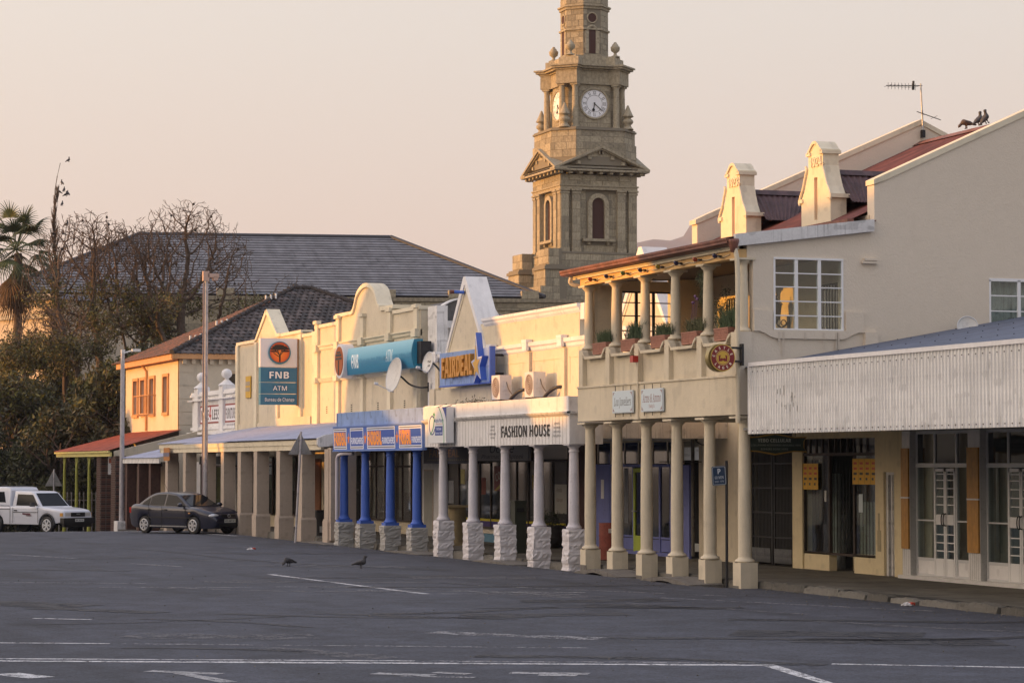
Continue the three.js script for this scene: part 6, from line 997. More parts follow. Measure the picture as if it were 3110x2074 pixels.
// fan palm
{
  const B = thing('fan_palm', 'fan palm with a skirt of dead brown leaves at the left edge', 'palm', 21.7, -2.6, 146); seed = 222;
  const tr = []; for (let i = 0; i < 27; i++) { const y = i * 0.62; tr.push(cyl(0.05 * Math.sin(i), 0, y, y + 0.66, 0.3 - 0.002 * i, 0.27 - 0.002 * i, 10)); } raw(B, 'trunk', merge(tr), mat.barkLight);
  const C = new THREE.Vector3(-0.1, 17.0, 0);
  const frond = (az, el, L, R, droop) => { // petiole and a fan of narrow folded leaflets with hanging tips
    const d = new THREE.Vector3(Math.cos(az) * Math.cos(el), Math.sin(el), Math.sin(az) * Math.cos(el)), tip = C.clone().addScaledVector(d, L); tip.y -= droop * 0.15;
    const side = new THREE.Vector3(0, 1, 0).cross(d).normalize(), upv = d.clone().cross(side), pos = [];
    for (let i = -11; i <= 11; i++) { const a = i / 11 * 1.5, dir = d.clone().multiplyScalar(Math.cos(a)).addScaledVector(side, Math.sin(a)), w = 0.055; let p = tip.clone(), wv = side.clone().multiplyScalar(Math.cos(a)).addScaledVector(d, -Math.sin(a)).addScaledVector(upv, i % 2 ? 0.5 : -0.5).normalize(); const n = 4, prev = [];
      for (let k = 0; k <= n; k++) { const t = k / n, q = p.clone().addScaledVector(dir, R * t * (1 - 0.2 * Math.abs(i) / 11)); q.y -= droop * t * t * R * 0.55; prev.push([q, w * (1 - t * 0.85)]); }
      for (let k = 0; k < n; k++) { const [q0, w0] = prev[k], [q1, w1] = prev[k + 1], A = q0.clone().addScaledVector(wv, w0), b = q0.clone().addScaledVector(wv, -w0), c = q1.clone().addScaledVector(wv, -w1), e = q1.clone().addScaledVector(wv, w1); for (const v of [A, b, c, A, c, e]) pos.push(v.x, v.y, v.z); } }
    const g = new THREE.BufferGeometry(); g.setAttribute('position', new THREE.BufferAttribute(new Float32Array(pos), 3)); g.computeVertexNormals(); return merge([fin(g), rod(C, tip, 0.03, 0.02, 4)]);
  };
  const gm = [[0.045, 0.065, 0.022], [0.06, 0.085, 0.028], [0.035, 0.05, 0.02], [0.085, 0.1, 0.03]].map((c) => M(...c, { rough: 0.6 })), dead = [[0.16, 0.095, 0.05], [0.11, 0.07, 0.045]].map((c) => M(...c));
  for (let i = 0; i < 34; i++) { const el = 1.35 - 1.95 * i / 34 + rr(-0.12, 0.12); raw(B, 'frond', frond(i * 2.399, el, rr(1.2, 1.95), rr(1.2, 1.6), 0.45 + 0.7 * (i / 34) + rr(0, 0.3)), gm[i % 4]); }
  for (let i = 0; i < 30; i++) raw(B, 'dead_frond', frond(i * 2.399 + 0.5, -0.95 - 0.5 * rnd(), rr(0.5, 1.2), rr(0.9, 1.3), 0.9), dead[i % 2]).position.y = -0.5 - 1.1 * (i / 30);
}
// ---------------------------------------------------------------- vehicles. Own axes: x forward, y up, z to the vehicle's right-hand side
const arcPts = (cx, cy, r, a0, a1, n) => Array.from({ length: n + 1 }, (_, i) => { const a = a0 + (a1 - a0) * i / n; return [cx + r * Math.cos(a), cy + r * Math.sin(a)]; });
function bendBody(g, o) { // plan taper to nose and tail, tumblehome above the belt
  const p = g.attributes.position; for (let i = 0; i < p.count; i++) { const x = p.getX(i), y = p.getY(i), z = p.getZ(i); let k = 1 - o.nose * Math.pow(Math.max(0, (x - o.x1) / (o.xn - o.x1)), 2) - o.tail * Math.pow(Math.max(0, (o.x0 - x) / (o.x0 - o.xt)), 2); if (y > o.belt) k *= 1 - o.tumble * (y - o.belt) / (o.roof - o.belt); if (y < 0.35) k *= 0.97; p.setZ(i, z * k); }
  g.computeVertexNormals(); return g;
}
const smoothPts = (pts, n = 6) => new THREE.SplineCurve(pts.map((p) => new THREE.Vector2(...p))).getPoints(pts.length * n).map((v) => [v.x, v.y]);
function body(pts, width, o, bevel = 0.07) { const g = new THREE.ExtrudeGeometry(shape(pts), { depth: width - 2 * bevel, steps: 6, bevelEnabled: true, bevelThickness: bevel, bevelSize: bevel, bevelOffset: -bevel, bevelSegments: 4, curveSegments: 4 }).translate(0, 0, -(width - 2 * bevel) / 2); const h = bendBody(g, o); return fin(toCreasedNormals(h.index ? h.toNonIndexed() : h, 0.6)); }
// a shell lofted over stations along x: top and bottom lines, half width, rounded shoulders
const lineAt = (pts) => (x) => { if (x <= pts[0][0]) return pts[0][1]; for (let i = 1; i < pts.length; i++) if (x <= pts[i][0]) { const [a, b] = pts[i - 1], [c, d] = pts[i]; return b + (d - b) * (x - a) / (c - a); } return pts[pts.length - 1][1]; };
const fine = (pts) => { const q = smoothPts(pts, 8).sort((a, b) => a[0] - b[0]); return q; };
function loft(top, bot, half, x0, x1, n, r, arches = []) {
  const yt = lineAt(fine(top)), yb0 = lineAt(bot), yb = (x) => { let y = yb0(x); for (const [cx, cy, R] of arches) if (Math.abs(x - cx) < R) y = Math.max(y, cy + Math.sqrt(R * R - (x - cx) ** 2)); return y; };
  const xs = new Set(); for (let i = 0; i <= n; i++) { const t = i / n; xs.add(x0 + (x1 - x0) * (0.5 * t + 0.25 - 0.25 * Math.cos(Math.PI * t))); } for (const [cx, , R] of arches) for (let i = 0; i <= 14; i++) xs.add(cx - R * Math.cos(Math.PI * i / 14));
  const X = [...xs].sort((a, b) => a - b), pos = [], idx = [], M2 = 22;
  for (const x of X) { const t = yt(x), b = Math.min(yb(x), t - 0.02), w = half(x), q = Math.min(r, (t - b) * 0.45), P = []; for (let k = 0; k <= 5; k++) { const f = k / 5, y = b + (t - q - b) * f; P.push([w - 0.05 * Math.pow(1 - f, 2) - 0.012 * f, y]); } for (let k = 1; k <= 5; k++) { const a = k / 5 * Math.PI / 2; P.push([w - 0.012 - q * 1.3 * (1 - Math.cos(a)), t - q + q * Math.sin(a)]); } const L = [...P, ...P.slice().reverse().map(([z, y]) => [-z, y])]; for (const [z, y] of L) pos.push(x, y, z); }
  for (let i = 0; i < X.length - 1; i++) for (let k = 0; k < M2; k++) { const j = (k + 1) % M2, a = i * M2 + k, b = i * M2 + j; idx.push(a, b, b + M2, a, b + M2, a + M2); }
  for (const [i, f] of [[0, 1], [X.length - 1, 0]]) for (let k = 1; k < M2 - 1; k++) f ? idx.push(i * M2, i * M2 + k + 1, i * M2 + k) : idx.push(i * M2, i * M2 + k, i * M2 + k + 1);
  const g = new THREE.BufferGeometry(); g.setAttribute('position', new THREE.BufferAttribute(new Float32Array(pos), 3)); g.setIndex(idx); g.computeVertexNormals(); return fin(toCreasedNormals(g.toNonIndexed(), 0.75));
}
const quad3 = (...v) => polys([v.map((p) => new THREE.Vector3(...p))]);
function wheel(parent, x, y, z, r, spokes, rimMat) {
  const sd = Math.sign(z), w = raw(parent, 'wheel', fin(new THREE.TorusGeometry(r * 0.82, r * 0.2, 10, 32).scale(1, 1, 1.5)), mat.black, new THREE.Vector3(x, y, z));
  raw(w, 'tyre', fin(new THREE.CylinderGeometry(r * 0.93, r * 0.93, 0.17, 28).rotateX(Math.PI / 2)), mat.black);
  const rim = [fin(new THREE.TorusGeometry(r * 0.62, 0.022, 6, 28)).translate(0, 0, sd * 0.095), fin(new THREE.CylinderGeometry(0.06, 0.07, 0.04, 14).rotateX(Math.PI / 2)).translate(0, 0, sd * 0.1)];
  for (let i = 0; i < spokes; i++) { const a = i * 2 * Math.PI / spokes; for (const d of [-0.16, 0.16]) rim.push(lbox(r * 0.55, 0.032, 0.03, r * 0.33, 0, sd * 0.1).rotateZ(a + d * 0.9)); }
  raw(w, 'rim', merge(rim), rimMat); raw(w, 'wheel_disc', fin(new THREE.CylinderGeometry(r * 0.6, r * 0.6, 0.02, 24).rotateX(Math.PI / 2)).translate(0, 0, sd * 0.07), mat.iron);
  return w;
}
const carPaint = (r, g, b) => { const m = new THREE.MeshPhysicalMaterial({ roughness: 0.45, clearcoat: 0.6, clearcoatRoughness: 0.06, side: THREE.DoubleSide }); m.color.setRGB(r, g, b); return m; };
const carGlass = M(0.012, 0.014, 0.017, { rough: 0.06, physical: true, more: { specularIntensity: 0.25 } });
const place = (B, dx, ds) => { B.rotation.y = Math.atan2(ds, dx); };  // heading (dx, ds) in street coordinates
{
  const B = thing('parked_car', 'dark navy four door saloon car parked at an angle before the square pillars', 'car', 19.3, gy(89.8), 89.8);
  const paint = carPaint(0.005, 0.007, 0.024);
  const o = { x1: 1.3, xn: 2.19, x0: -1.4, xt: -2.19, nose: 0.2, tail: 0.15, belt: 0.93, tumble: 0.06, roof: 1.45 };
  const half = (x) => 0.868 * (1 - 0.3 * Math.pow(Math.max(0, (x - 1.25) / 0.96), 2.4) - 0.2 * Math.pow(Math.max(0, (-1.4 - x) / 0.8), 2.4));
  raw(B, 'body', loft([[-2.2, 0.62], [-2.17, 0.86], [-2.08, 0.985], [-1.9, 1.015], [-1.45, 1.0], [-0.8, 0.97], [0.3, 0.955], [0.98, 0.94], [1.4, 0.885], [1.8, 0.8], [2.0, 0.745], [2.12, 0.66], [2.2, 0.5]], [[-2.2, 0.5], [-2.12, 0.3], [-1.95, 0.24], [-1.6, 0.19], [1.6, 0.19], [1.95, 0.2], [2.1, 0.22], [2.2, 0.4]], half, -2.2, 2.2, 64, 0.15, [[-1.25, 0.3, 0.35], [1.27, 0.3, 0.35]]), paint);
  raw(B, 'underbody', lbox(3.9, 0.3, 1.3, 0, 0.34, 0), mat.black);
  const cab = smoothPts([[1.02, 0.92], [0.62, 1.14], [0.22, 1.345], [-0.1, 1.41], [-0.5, 1.435], [-0.95, 1.4], [-1.25, 1.3], [-1.62, 1.08], [-1.74, 0.98]], 4);
  const gh = body([...cab, [-1.7, 0.9], [0.98, 0.88]], 1.5, { ...o, nose: 0, tail: 0, tumble: 0.26, belt: 0.92 }, 0.08);
  raw(B, 'cabin', gh, paint);
  const zt = (y) => (0.752) * (1 - 0.26 * Math.max(0, y - 0.92) / 0.53) + 0.006;
  for (const d of [1, -1]) {
    const side = (l) => quad3(...l.map(([x, y]) => [x, y, d * zt(y)]));
    raw(B, 'side_window', side([[0.78, 0.97], [0.52, 1.14], [0.2, 1.31], [-0.28, 1.355], [-0.28, 0.97]]), carGlass); raw(B, 'side_window', side([[-0.36, 0.97], [-0.36, 1.355], [-0.8, 1.345], [-1.08, 1.27], [-1.08, 0.98]]), carGlass); raw(B, 'side_window', side([[-1.12, 0.98], [-1.12, 1.25], [-1.42, 1.08], [-1.5, 1.0]]), carGlass);
    const Z = 0.868; raw(B, 'door_seam', merge([lbox(0.012, 0.66, 0.008, 0.88, 0.6, d * Z), lbox(0.012, 0.72, 0.008, -0.32, 0.6, d * Z), lbox(0.012, 0.4, 0.008, -1.0, 0.8, d * Z)]), mat.black);
    raw(B, 'trim_strip', lbox(2.6, 0.035, 0.016, -0.05, 0.56, d * Z), mat.black); raw(B, 'sill', lbox(1.9, 0.04, 0.02, 0, 0.26, d * 0.85), mat.steel);
    for (const x of [-0.14, -0.98]) raw(B, 'door_handle', lbox(0.16, 0.03, 0.03, x, 0.83, d * 0.875), mat.black);
    const mir = raw(B, 'mirror', fin(new THREE.SphereGeometry(0.1, 12, 8).scale(0.9, 0.75, 1)), paint, new THREE.Vector3(0.7, 1.0, d * 0.93)); raw(mir, 'mirror_arm', lbox(0.06, 0.04, 0.14, 0.02, -0.05, -d * 0.1), mat.black);
    const hl = raw(B, 'headlight', fin(new THREE.SphereGeometry(0.17, 16, 10).scale(0.7, 0.5, 1.15)), M(0.55, 0.56, 0.58, { rough: 0.1, metal: 0.3 }), new THREE.Vector3(2.0, 0.63, d * 0.56)); hl.rotation.y = -d * 0.5;
    raw(B, 'tail_light', lbox(0.1, 0.2, 0.26, -2.1, 0.8, d * 0.62), M(0.4, 0.03, 0.02, { rough: 0.2 })); raw(B, 'indicator', lbox(0.09, 0.04, 0.02, 1.1, 0.72, d * 0.872), M(0.6, 0.3, 0.1));
    for (const x of [1.27, -1.25]) wheel(B, x, 0.3, d * 0.76, 0.31, 6, M(0.62, 0.62, 0.63, { rough: 0.3, metal: 0.5 }));
  }
  raw(B, 'windscreen', quad3([0.97, 0.965, -0.66], [0.97, 0.965, 0.66], [0.27, 1.335, 0.54], [0.27, 1.335, -0.54]), carGlass); raw(B, 'rear_window', quad3([-1.7, 1.025, -0.6], [-1.7, 1.025, 0.6], [-1.24, 1.32, 0.52], [-1.24, 1.32, -0.52]), carGlass);
  raw(B, 'grille', lbox(0.06, 0.13, 0.62, 2.135, 0.62, 0), mat.black); raw(B, 'badge', fin(new THREE.TorusGeometry(0.055, 0.012, 6, 18).rotateY(Math.PI / 2)), mat.steel, new THREE.Vector3(2.175, 0.63, 0));
  raw(B, 'bumper', merge([lbox(0.08, 0.05, 1.1, 2.16, 0.5, 0), lbox(0.1, 0.1, 0.9, 2.12, 0.32, 0)]), mat.black); raw(B, 'rear_bumper', lbox(0.08, 0.05, 1.3, -2.16, 0.55, 0), mat.black);
  const pl = print(128, 32, (x, w, h) => { x.fillStyle = '#cfd0c8'; x.fillRect(0, 0, w, h); text(x, 'BTS 087 EC', 64, 17, 22, '#20242a', { w: 110 }); });
  raw(B, 'number_plate', sheet(new THREE.Vector3(2.225, 0.4, 0.26), new THREE.Vector3(2.225, 0.4, -0.26), new THREE.Vector3(2.225, 0.52, -0.26), new THREE.Vector3(2.225, 0.52, 0.26)), pl);
  raw(B, 'aerial', rod(new THREE.Vector3(-0.9, 1.4, 0), new THREE.Vector3(-1.15, 1.72, 0), 0.008), mat.black);
  place(B, 0.5, -0.866);
}
{
  const B = thing('pickup_truck', 'white single cab pickup with a windowed canopy over its load bed', 'pickup', 16.35, gy(104.5), 104.5);
  const paint = carPaint(0.62, 0.64, 0.7), grey = M(0.05, 0.05, 0.055, { rough: 0.7 });
  const o = { x1: 1.7, xn: 2.4, x0: -2, xt: -2.6, nose: 0.1, tail: 0.04, belt: 1.05, tumble: 0.04, roof: 1.7 };
  const rear = arcPts(-1.42, 0.37, 0.42, Math.PI, 0, 12), front = arcPts(1.52, 0.37, 0.42, Math.PI, 0, 12);
  const half = (x) => 0.845 * (1 - 0.12 * Math.pow(Math.max(0, (x - 1.7) / 0.72), 2) - 0.03 * Math.pow(Math.max(0, (-2 - x) / 0.5), 2));
  raw(B, 'body', loft([[-2.46, 1.06], [-2.4, 1.1], [0.95, 1.1], [1.2, 1.075], [1.9, 1.01], [2.28, 0.95], [2.38, 0.86], [2.41, 0.66]], [[-2.46, 0.5], [-1.9, 0.42], [-1, 0.38], [1.1, 0.38], [2, 0.44], [2.41, 0.52]], half, -2.46, 2.41, 64, 0.1, [[-1.42, 0.37, 0.43], [1.52, 0.37, 0.43]]), paint);
  raw(B, 'underbody', lbox(4.4, 0.25, 1.1, 0, 0.5, 0), mat.black);
  raw(B, 'cabin', body([[1.18, 1.04], [0.62, 1.62], [0.45, 1.68], [-0.5, 1.7], [-0.55, 1.04]], 1.56, { ...o, nose: 0, tail: 0, tumble: 0.17, belt: 1.05 }, 0.06), paint);
  const can = raw(B, 'load_canopy', body([[-0.6, 1.08], [-0.62, 1.72], [-0.72, 1.83], [-1.0, 1.86], [-2.2, 1.84], [-2.32, 1.76], [-2.42, 1.1]], 1.66, { ...o, nose: 0, tail: 0, tumble: 0.12, belt: 1.1, roof: 1.86 }, 0.07), paint);
  raw(can, 'roof_rack', merge([-1.2, -1.7, -2.1].map((x) => lbox(0.04, 0.03, 1.2, x, 1.87, 0))), grey);
  const zc = (y) => 0.78 * (1 - 0.17 * Math.max(0, y - 1.05) / 0.65) + 0.006, zk = (y) => 0.83 * (1 - 0.12 * Math.max(0, y - 1.1) / 0.76) + 0.006;
  for (const d of [1, -1]) {
    raw(B, 'side_window', quad3(...[[0.95, 1.12], [0.58, 1.55], [-0.3, 1.57], [-0.3, 1.12]].map(([x, y]) => [x, y, d * zc(y)])), carGlass);
    raw(can, 'canopy_window', quad3(...[[-0.85, 1.24], [-1.0, 1.66], [-2.2, 1.66], [-2.2, 1.24]].map(([x, y]) => [x, y, d * zk(y)])), carGlass); raw(can, 'window_divider', quad3(...[[-1.5, 1.24], [-1.54, 1.66], [-1.6, 1.66], [-1.56, 1.24]].map(([x, y]) => [x, y, d * (zk(y) + 0.003)])), grey);
    const Z = 0.846; raw(B, 'door_seam', merge([lbox(0.012, 0.62, 0.008, 1.02, 0.74, d * Z), lbox(0.012, 0.62, 0.008, -0.42, 0.74, d * Z), lbox(0.015, 0.66, 0.008, -0.58, 0.74, d * Z)]), grey);
    raw(B, 'trim_strip', lbox(1.4, 0.02, 0.012, 0.3, 0.86, d * Z), grey); raw(B, 'trim_strip', lbox(1.8, 0.02, 0.012, -1.5, 0.98, d * Z), grey); raw(B, 'door_handle', lbox(0.16, 0.04, 0.03, -0.26, 0.93, d * 0.855), grey);
    raw(B, 'stripe_decal', merge([lbox(0.45, 0.05, 0.01, 0.35, 0.8, d * Z).rotateZ(-0.02), lbox(0.3, 0.03, 0.01, 0.5, 0.73, d * Z)]), M(0.12, 0.03, 0.04));
    raw(B, 'mirror', lbox(0.1, 0.17, 0.2, 0.82, 1.17, d * 0.95), grey); raw(B, 'wheel_arch', fin(new THREE.TorusGeometry(0.43, 0.035, 6, 20, Math.PI).translate(1.52, 0.37, d * 0.83)), grey);
    raw(B, 'headlight', lbox(0.06, 0.15, 0.3, 2.37, 0.78, d * 0.52), M(0.6, 0.6, 0.6, { rough: 0.1, metal: 0.2 })); raw(B, 'indicator', lbox(0.14, 0.13, 0.06, 2.28, 0.78, d * 0.76), M(0.6, 0.3, 0.06));
    for (const x of [1.52, -1.42]) wheel(B, x, 0.36, d * 0.74, 0.36, 6, mat.alu);
  }
  raw(B, 'windscreen', quad3([1.13, 1.11, -0.68], [1.13, 1.11, 0.68], [0.64, 1.61, 0.58], [0.64, 1.61, -0.58]), carGlass);
  raw(B, 'grille', lbox(0.05, 0.16, 0.75, 2.39, 0.78, 0), mat.black); raw(B, 'bumper', merge([lbox(0.22, 0.22, 1.66, 2.38, 0.54, 0), lbox(0.1, 0.14, 1.5, 2.36, 0.36, 0)]), mat.black); raw(B, 'badge', lbox(0.02, 0.04, 0.18, 2.42, 0.8, 0), mat.steel);
  const pl = print(128, 32, (x, w, h) => { x.fillStyle = '#c9cac4'; x.fillRect(0, 0, w, h); text(x, 'BPL 452 EC', 64, 17, 22, '#20242a', { w: 110 }); });
  raw(B, 'number_plate', sheet(new THREE.Vector3(2.5, 0.5, 0.24), new THREE.Vector3(2.5, 0.5, -0.24), new THREE.Vector3(2.5, 0.61, -0.24), new THREE.Vector3(2.5, 0.61, 0.24)), pl);
  place(B, 0.56, -0.83);
}
// ---------------------------------------------------------------- signs, lamps, poles and small things
const facing = (x0, x1, y0, y1, s) => sheet(V(x0, y0, s), V(x1, y0, s), V(x1, y1, s), V(x0, y1, s));        // faces the camera end of the street
const street = (s0, s1, y0, y1, x) => sheet(V(x, y0, s1), V(x, y0, s0), V(x, y1, s0), V(x, y1, s1));        // faces the street; s0 < s1
{
  // bank's hanging sign, across the pavement
  const B = thing('hanging_bank_sign', 'tall white and teal FNB ATM sign standing out from the bank front', 'sign', 24.0, 4.55, 95.1);
  const x0 = 23.2, x1 = 24.62, s = 95.0;
  part(B, 'light_box', box(x0, x1, 6.05, 7.12, s, s + 0.3), M(0.72, 0.72, 0.75, { rough: 0.35 }));
  const tl = M(0.02, 0.16, 0.30, { rough: 0.35 }); [[5.48, 6.03], [5.05, 5.46], [4.63, 5.03]].forEach(([a, b]) => part(B, 'teal_panel', box(x0 + 0.01, x1, a, b, s, s + 0.3), tl));
  const cx = (x0 + x1) / 2 + 0.02, disc = part(B, 'emblem_disc', fin(new THREE.CylinderGeometry(0.43, 0.43, 0.06, 40).rotateX(Math.PI / 2).translate(cx, 6.58, -s + 0.03)), M(0.03, 0.22, 0.32, { rough: 0.3 }));
  const emb = print(256, 256, (x, w) => {
    const g = x.createRadialGradient(128, 150, 10, 128, 128, 128); g.addColorStop(0, '#e98a2a'); g.addColorStop(0.7, '#d8672a'); g.addColorStop(1, '#a83f1c'); x.fillStyle = '#1f5f77'; x.fillRect(0, 0, w, w); x.fillStyle = g; x.beginPath(); x.arc(128, 122, 122, 0, 7); x.fill();
    x.fillStyle = '#1c1310'; x.fillRect(119, 150, 20, 90); for (const [a, b, c, d] of [[128, 160, 70, 96], [128, 160, 96, 84], [130, 160, 190, 92], [130, 160, 160, 78], [124, 178, 50, 130]]) { x.lineWidth = 9; x.strokeStyle = '#1c1310'; x.beginPath(); x.moveTo(a, b); x.lineTo(c, d); x.stroke(); }
    for (const [a, b, r, k] of [[128, 62, 96, 18], [84, 84, 74, 14], [172, 80, 80, 15], [58, 112, 50, 10], [196, 108, 52, 11], [120, 44, 60, 14]]) { x.beginPath(); x.ellipse(a, b, r, k, 0, 0, 7); x.fill(); }
  });
  part(disc, 'emblem_print', fin(new THREE.CircleGeometry(0.4, 40)).translate(cx, 6.58, -s + 0.064), emb);
  { const g = disc.children[0].geometry.attributes.uv, c = new THREE.CircleGeometry(0.4, 40).toNonIndexed().attributes.uv; for (let i = 0; i < g.count; i++) g.setXY(i, c.getX(i), c.getY(i)); }
  const word = (str, a, b, y0, y1, st, fam = 'sans-serif') => part(B, 'lettering', facing(a, b, y0, y1, s - 0.006), print(512, Math.round(512 * (y1 - y0) / (b - a)), (x, w, h) => { x.fillStyle = '#185f87'; x.fillRect(0, 0, w, h); text(x, str, w / 2, h * 0.54, h * 1.02, '#e6e9ee', { w: w * 0.97, style: st, font: fam }); }));
  word('FNB', 23.5, 24.34, 5.58, 5.93, 'bold'); word('ATM', 23.68, 24.26, 5.14, 5.37, 'normal'); word('Bureau de Change', 23.35, 24.54, 4.74, 4.92, 'normal');
  part(B, 'bracket', merge([box(24.62, 24.72, 4.6, 7.12, s + 0.08, s + 0.2), box(24.6, 24.82, 7.0, 7.1, s + 0.05, s + 0.2), box(24.6, 24.82, 5.9, 6.0, s + 0.05, s + 0.2)]), mat.orangeTrim);
}
{
  // long curved teal sign on the bank
  const B = thing('long_bank_sign', 'long curved teal FNB ATM sign with a round tree emblem on the bank wall', 'sign', 24.4, 5.4, 83.9);
  const prof = []; for (let i = 0; i <= 10; i++) { const t = -1 + 2 * i / 10; prof.push([24.22 + 0.1 * t * t, 5.93 + 0.46 * t]); }
  part(B, 'sign_body', slabS([[24.6, 5.47], ...prof, [24.6, 6.39]], 79.0, 86.9), M(0.03, 0.24, 0.38, { rough: 0.3 })); part(B, 'sign_body', slabS([[24.6, 5.5], ...prof.map(([x, y]) => [x + 0.08, y]), [24.6, 6.36]], 87.5, 88.5), M(0.03, 0.24, 0.38, { rough: 0.3 }));
  const pr = print(1024, 128, (x, w, h) => { const g = x.createLinearGradient(0, 0, 0, h); g.addColorStop(0, '#8fc3d6'); g.addColorStop(0.42, '#5fa8c6'); g.addColorStop(0.6, '#2585ab'); g.addColorStop(1, '#1f7aa3'); x.fillStyle = g; x.fillRect(0, 0, w, h); let q = 5; for (let i = 0; i < 200; i++) { q = (q * 16807) % 2147483647; const a = q % 1024; x.fillStyle = 'rgba(31,122,163,0.35)'; x.fillRect(a, 56 + (q >> 8) % 24, 26, 20); } text(x, 'FNB', 165, 68, 92, '#eef4f6', { w: 118 }); text(x, 'ATM', 700, 62, 74, '#dcebf0', { w: 100, style: 'normal' }); text(x, 'inContact', 632, 70, 26, '#17516c', { w: 60, style: 'italic' }); });
  const g = new THREE.BufferGeometry(), pos = [], uv = []; for (let i = 0; i < 10; i++) { const [xa, ya] = prof[i], [xb, yb] = prof[i + 1]; for (const [x, y, s, u, v] of [[xa, ya, 86.9, 0, i / 10], [xa, ya, 79, 1, i / 10], [xb, yb, 79, 1, (i + 1) / 10], [xa, ya, 86.9, 0, i / 10], [xb, yb, 79, 1, (i + 1) / 10], [xb, yb, 86.9, 0, (i + 1) / 10]]) { pos.push(x - 0.008, y, -s); uv.push(u, v); } }
  g.setAttribute('position', new THREE.BufferAttribute(new Float32Array(pos), 3)); g.setAttribute('uv', new THREE.BufferAttribute(new Float32Array(uv), 2)); g.computeVertexNormals(); part(B, 'sign_print', g, pr);
  const d = part(B, 'emblem_disc', fin(new THREE.CylinderGeometry(0.6, 0.6, 0.42, 40).rotateZ(Math.PI / 2).translate(24.32, 5.98, -87.2)), M(0.7, 0.71, 0.75, { rough: 0.3 }));
  part(d, 'emblem_tree', merge([fin(new THREE.CylinderGeometry(0.5, 0.5, 0.03, 40).rotateZ(Math.PI / 2).translate(24.1, 5.98, -87.2))]), M(0.42, 0.12, 0.04)); part(d, 'emblem_leaves', merge([[0.2, 0.42, 0.08], [0.08, 0.46, 0.07], [0.3, 0.26, 0.06]].map(([y, w, h]) => lbox(0.02, h, w * 1.6, 24.08, 5.98 + y, -87.2)).concat([lbox(0.02, 0.5, 0.09, 24.08, 5.75, -87.2)])), mat.black);
  for (const q of [79.4, 83, 86.4]) part(B, 'bracket', box(24.55, 24.8, 5.75, 5.85, q, q + 0.1), mat.iron); part(B, 'end_bracket', box(24.4, 24.75, 5.6, 6.3, 78.6, 79.0), mat.iron);
}
// satellite dishes: paraboloid, feed arm, wall arm
function dish(name, label, c, r, dir, wall, mark) {
  const B = thing(name, label, 'satellite dish', c.x, c.y, -c.z, null), prof = Array.from({ length: 9 }, (_, i) => new THREE.Vector2(r * i / 8, 0.22 * r * (i / 8) ** 2)), Q = new THREE.Quaternion().setFromUnitVectors(new THREE.Vector3(0, 1, 0), dir.clone().normalize());
  const rim = new THREE.LatheGeometry(prof, 32).applyQuaternion(Q); const d = raw(B, 'reflector', fin(rim), mat.fanGrey);
  raw(d, 'rim', fin(new THREE.TorusGeometry(r, 0.012, 6, 36).rotateX(Math.PI / 2).translate(0, 0.22 * r, 0).applyQuaternion(Q)), mat.alu);
  const down = new THREE.Vector3(0, -1, 0).addScaledVector(dir, dir.y).normalize(), foot = down.clone().multiplyScalar(r * 0.98), tip = foot.clone().addScaledVector(dir, r * 1.3).addScaledVector(down, -r * 0.25);
  const a = raw(B, 'feed_arm', rod(foot, tip, 0.016), mat.alu); raw(a, 'receiver', rod(tip, tip.clone().addScaledVector(dir, -0.12), 0.04, 0.05, 10), mat.alu);
  const bk = dir.clone().multiplyScalar(-0.12), w = wall.clone().sub(c); raw(B, 'wall_arm', tube([new THREE.Vector3(0, 0, 0), bk, bk.clone().lerp(w, 0.35).add(new THREE.Vector3(0, -0.14, 0)), w.clone().add(new THREE.Vector3(-0.15, -0.02, 0)), w], 0.03, 24, 8), mat.iron); raw(B, 'wall_plate', lbox(0.02, 0.3, 0.12, w.x, w.y, w.z), mat.iron);
  if (mark) raw(d, 'printed_mark', merge([[-0.06, 0.05, 0.1], [0.05, 0.02, 0.12], [0, -0.1, 0.16]].map(([x, y, l]) => lbox(l * 0.8, 0.03, 0.004, x, y, 0.03).applyQuaternion(new THREE.Quaternion().setFromUnitVectors(new THREE.Vector3(0, 0, 1), dir)))), mat.iron);
  return B;
}
dish('satellite_dish', 'larger white satellite dish over the end of the blue verandah', V(24.1, 5.25, 80.2), 0.56, new THREE.Vector3(-0.97, 0.2, 0.12).normalize(), V(24.74, 4.85, 78.9), false);
dish('satellite_dish', 'smaller white satellite dish with a dark printed mark beside the steep gable', V(24.2, 5.55, 77.0), 0.33, new THREE.Vector3(-0.96, 0.2, 0.16).normalize(), V(24.64, 5.1, 75.5), true);
dish('satellite_dish', 'small satellite dish half hidden behind the blue grey hoarding roof', V(25.5, 5.12, 45.6), 0.2, new THREE.Vector3(-0.35, 0.25, 0.9).normalize(), V(25.6, 5.05, 46.08), false);
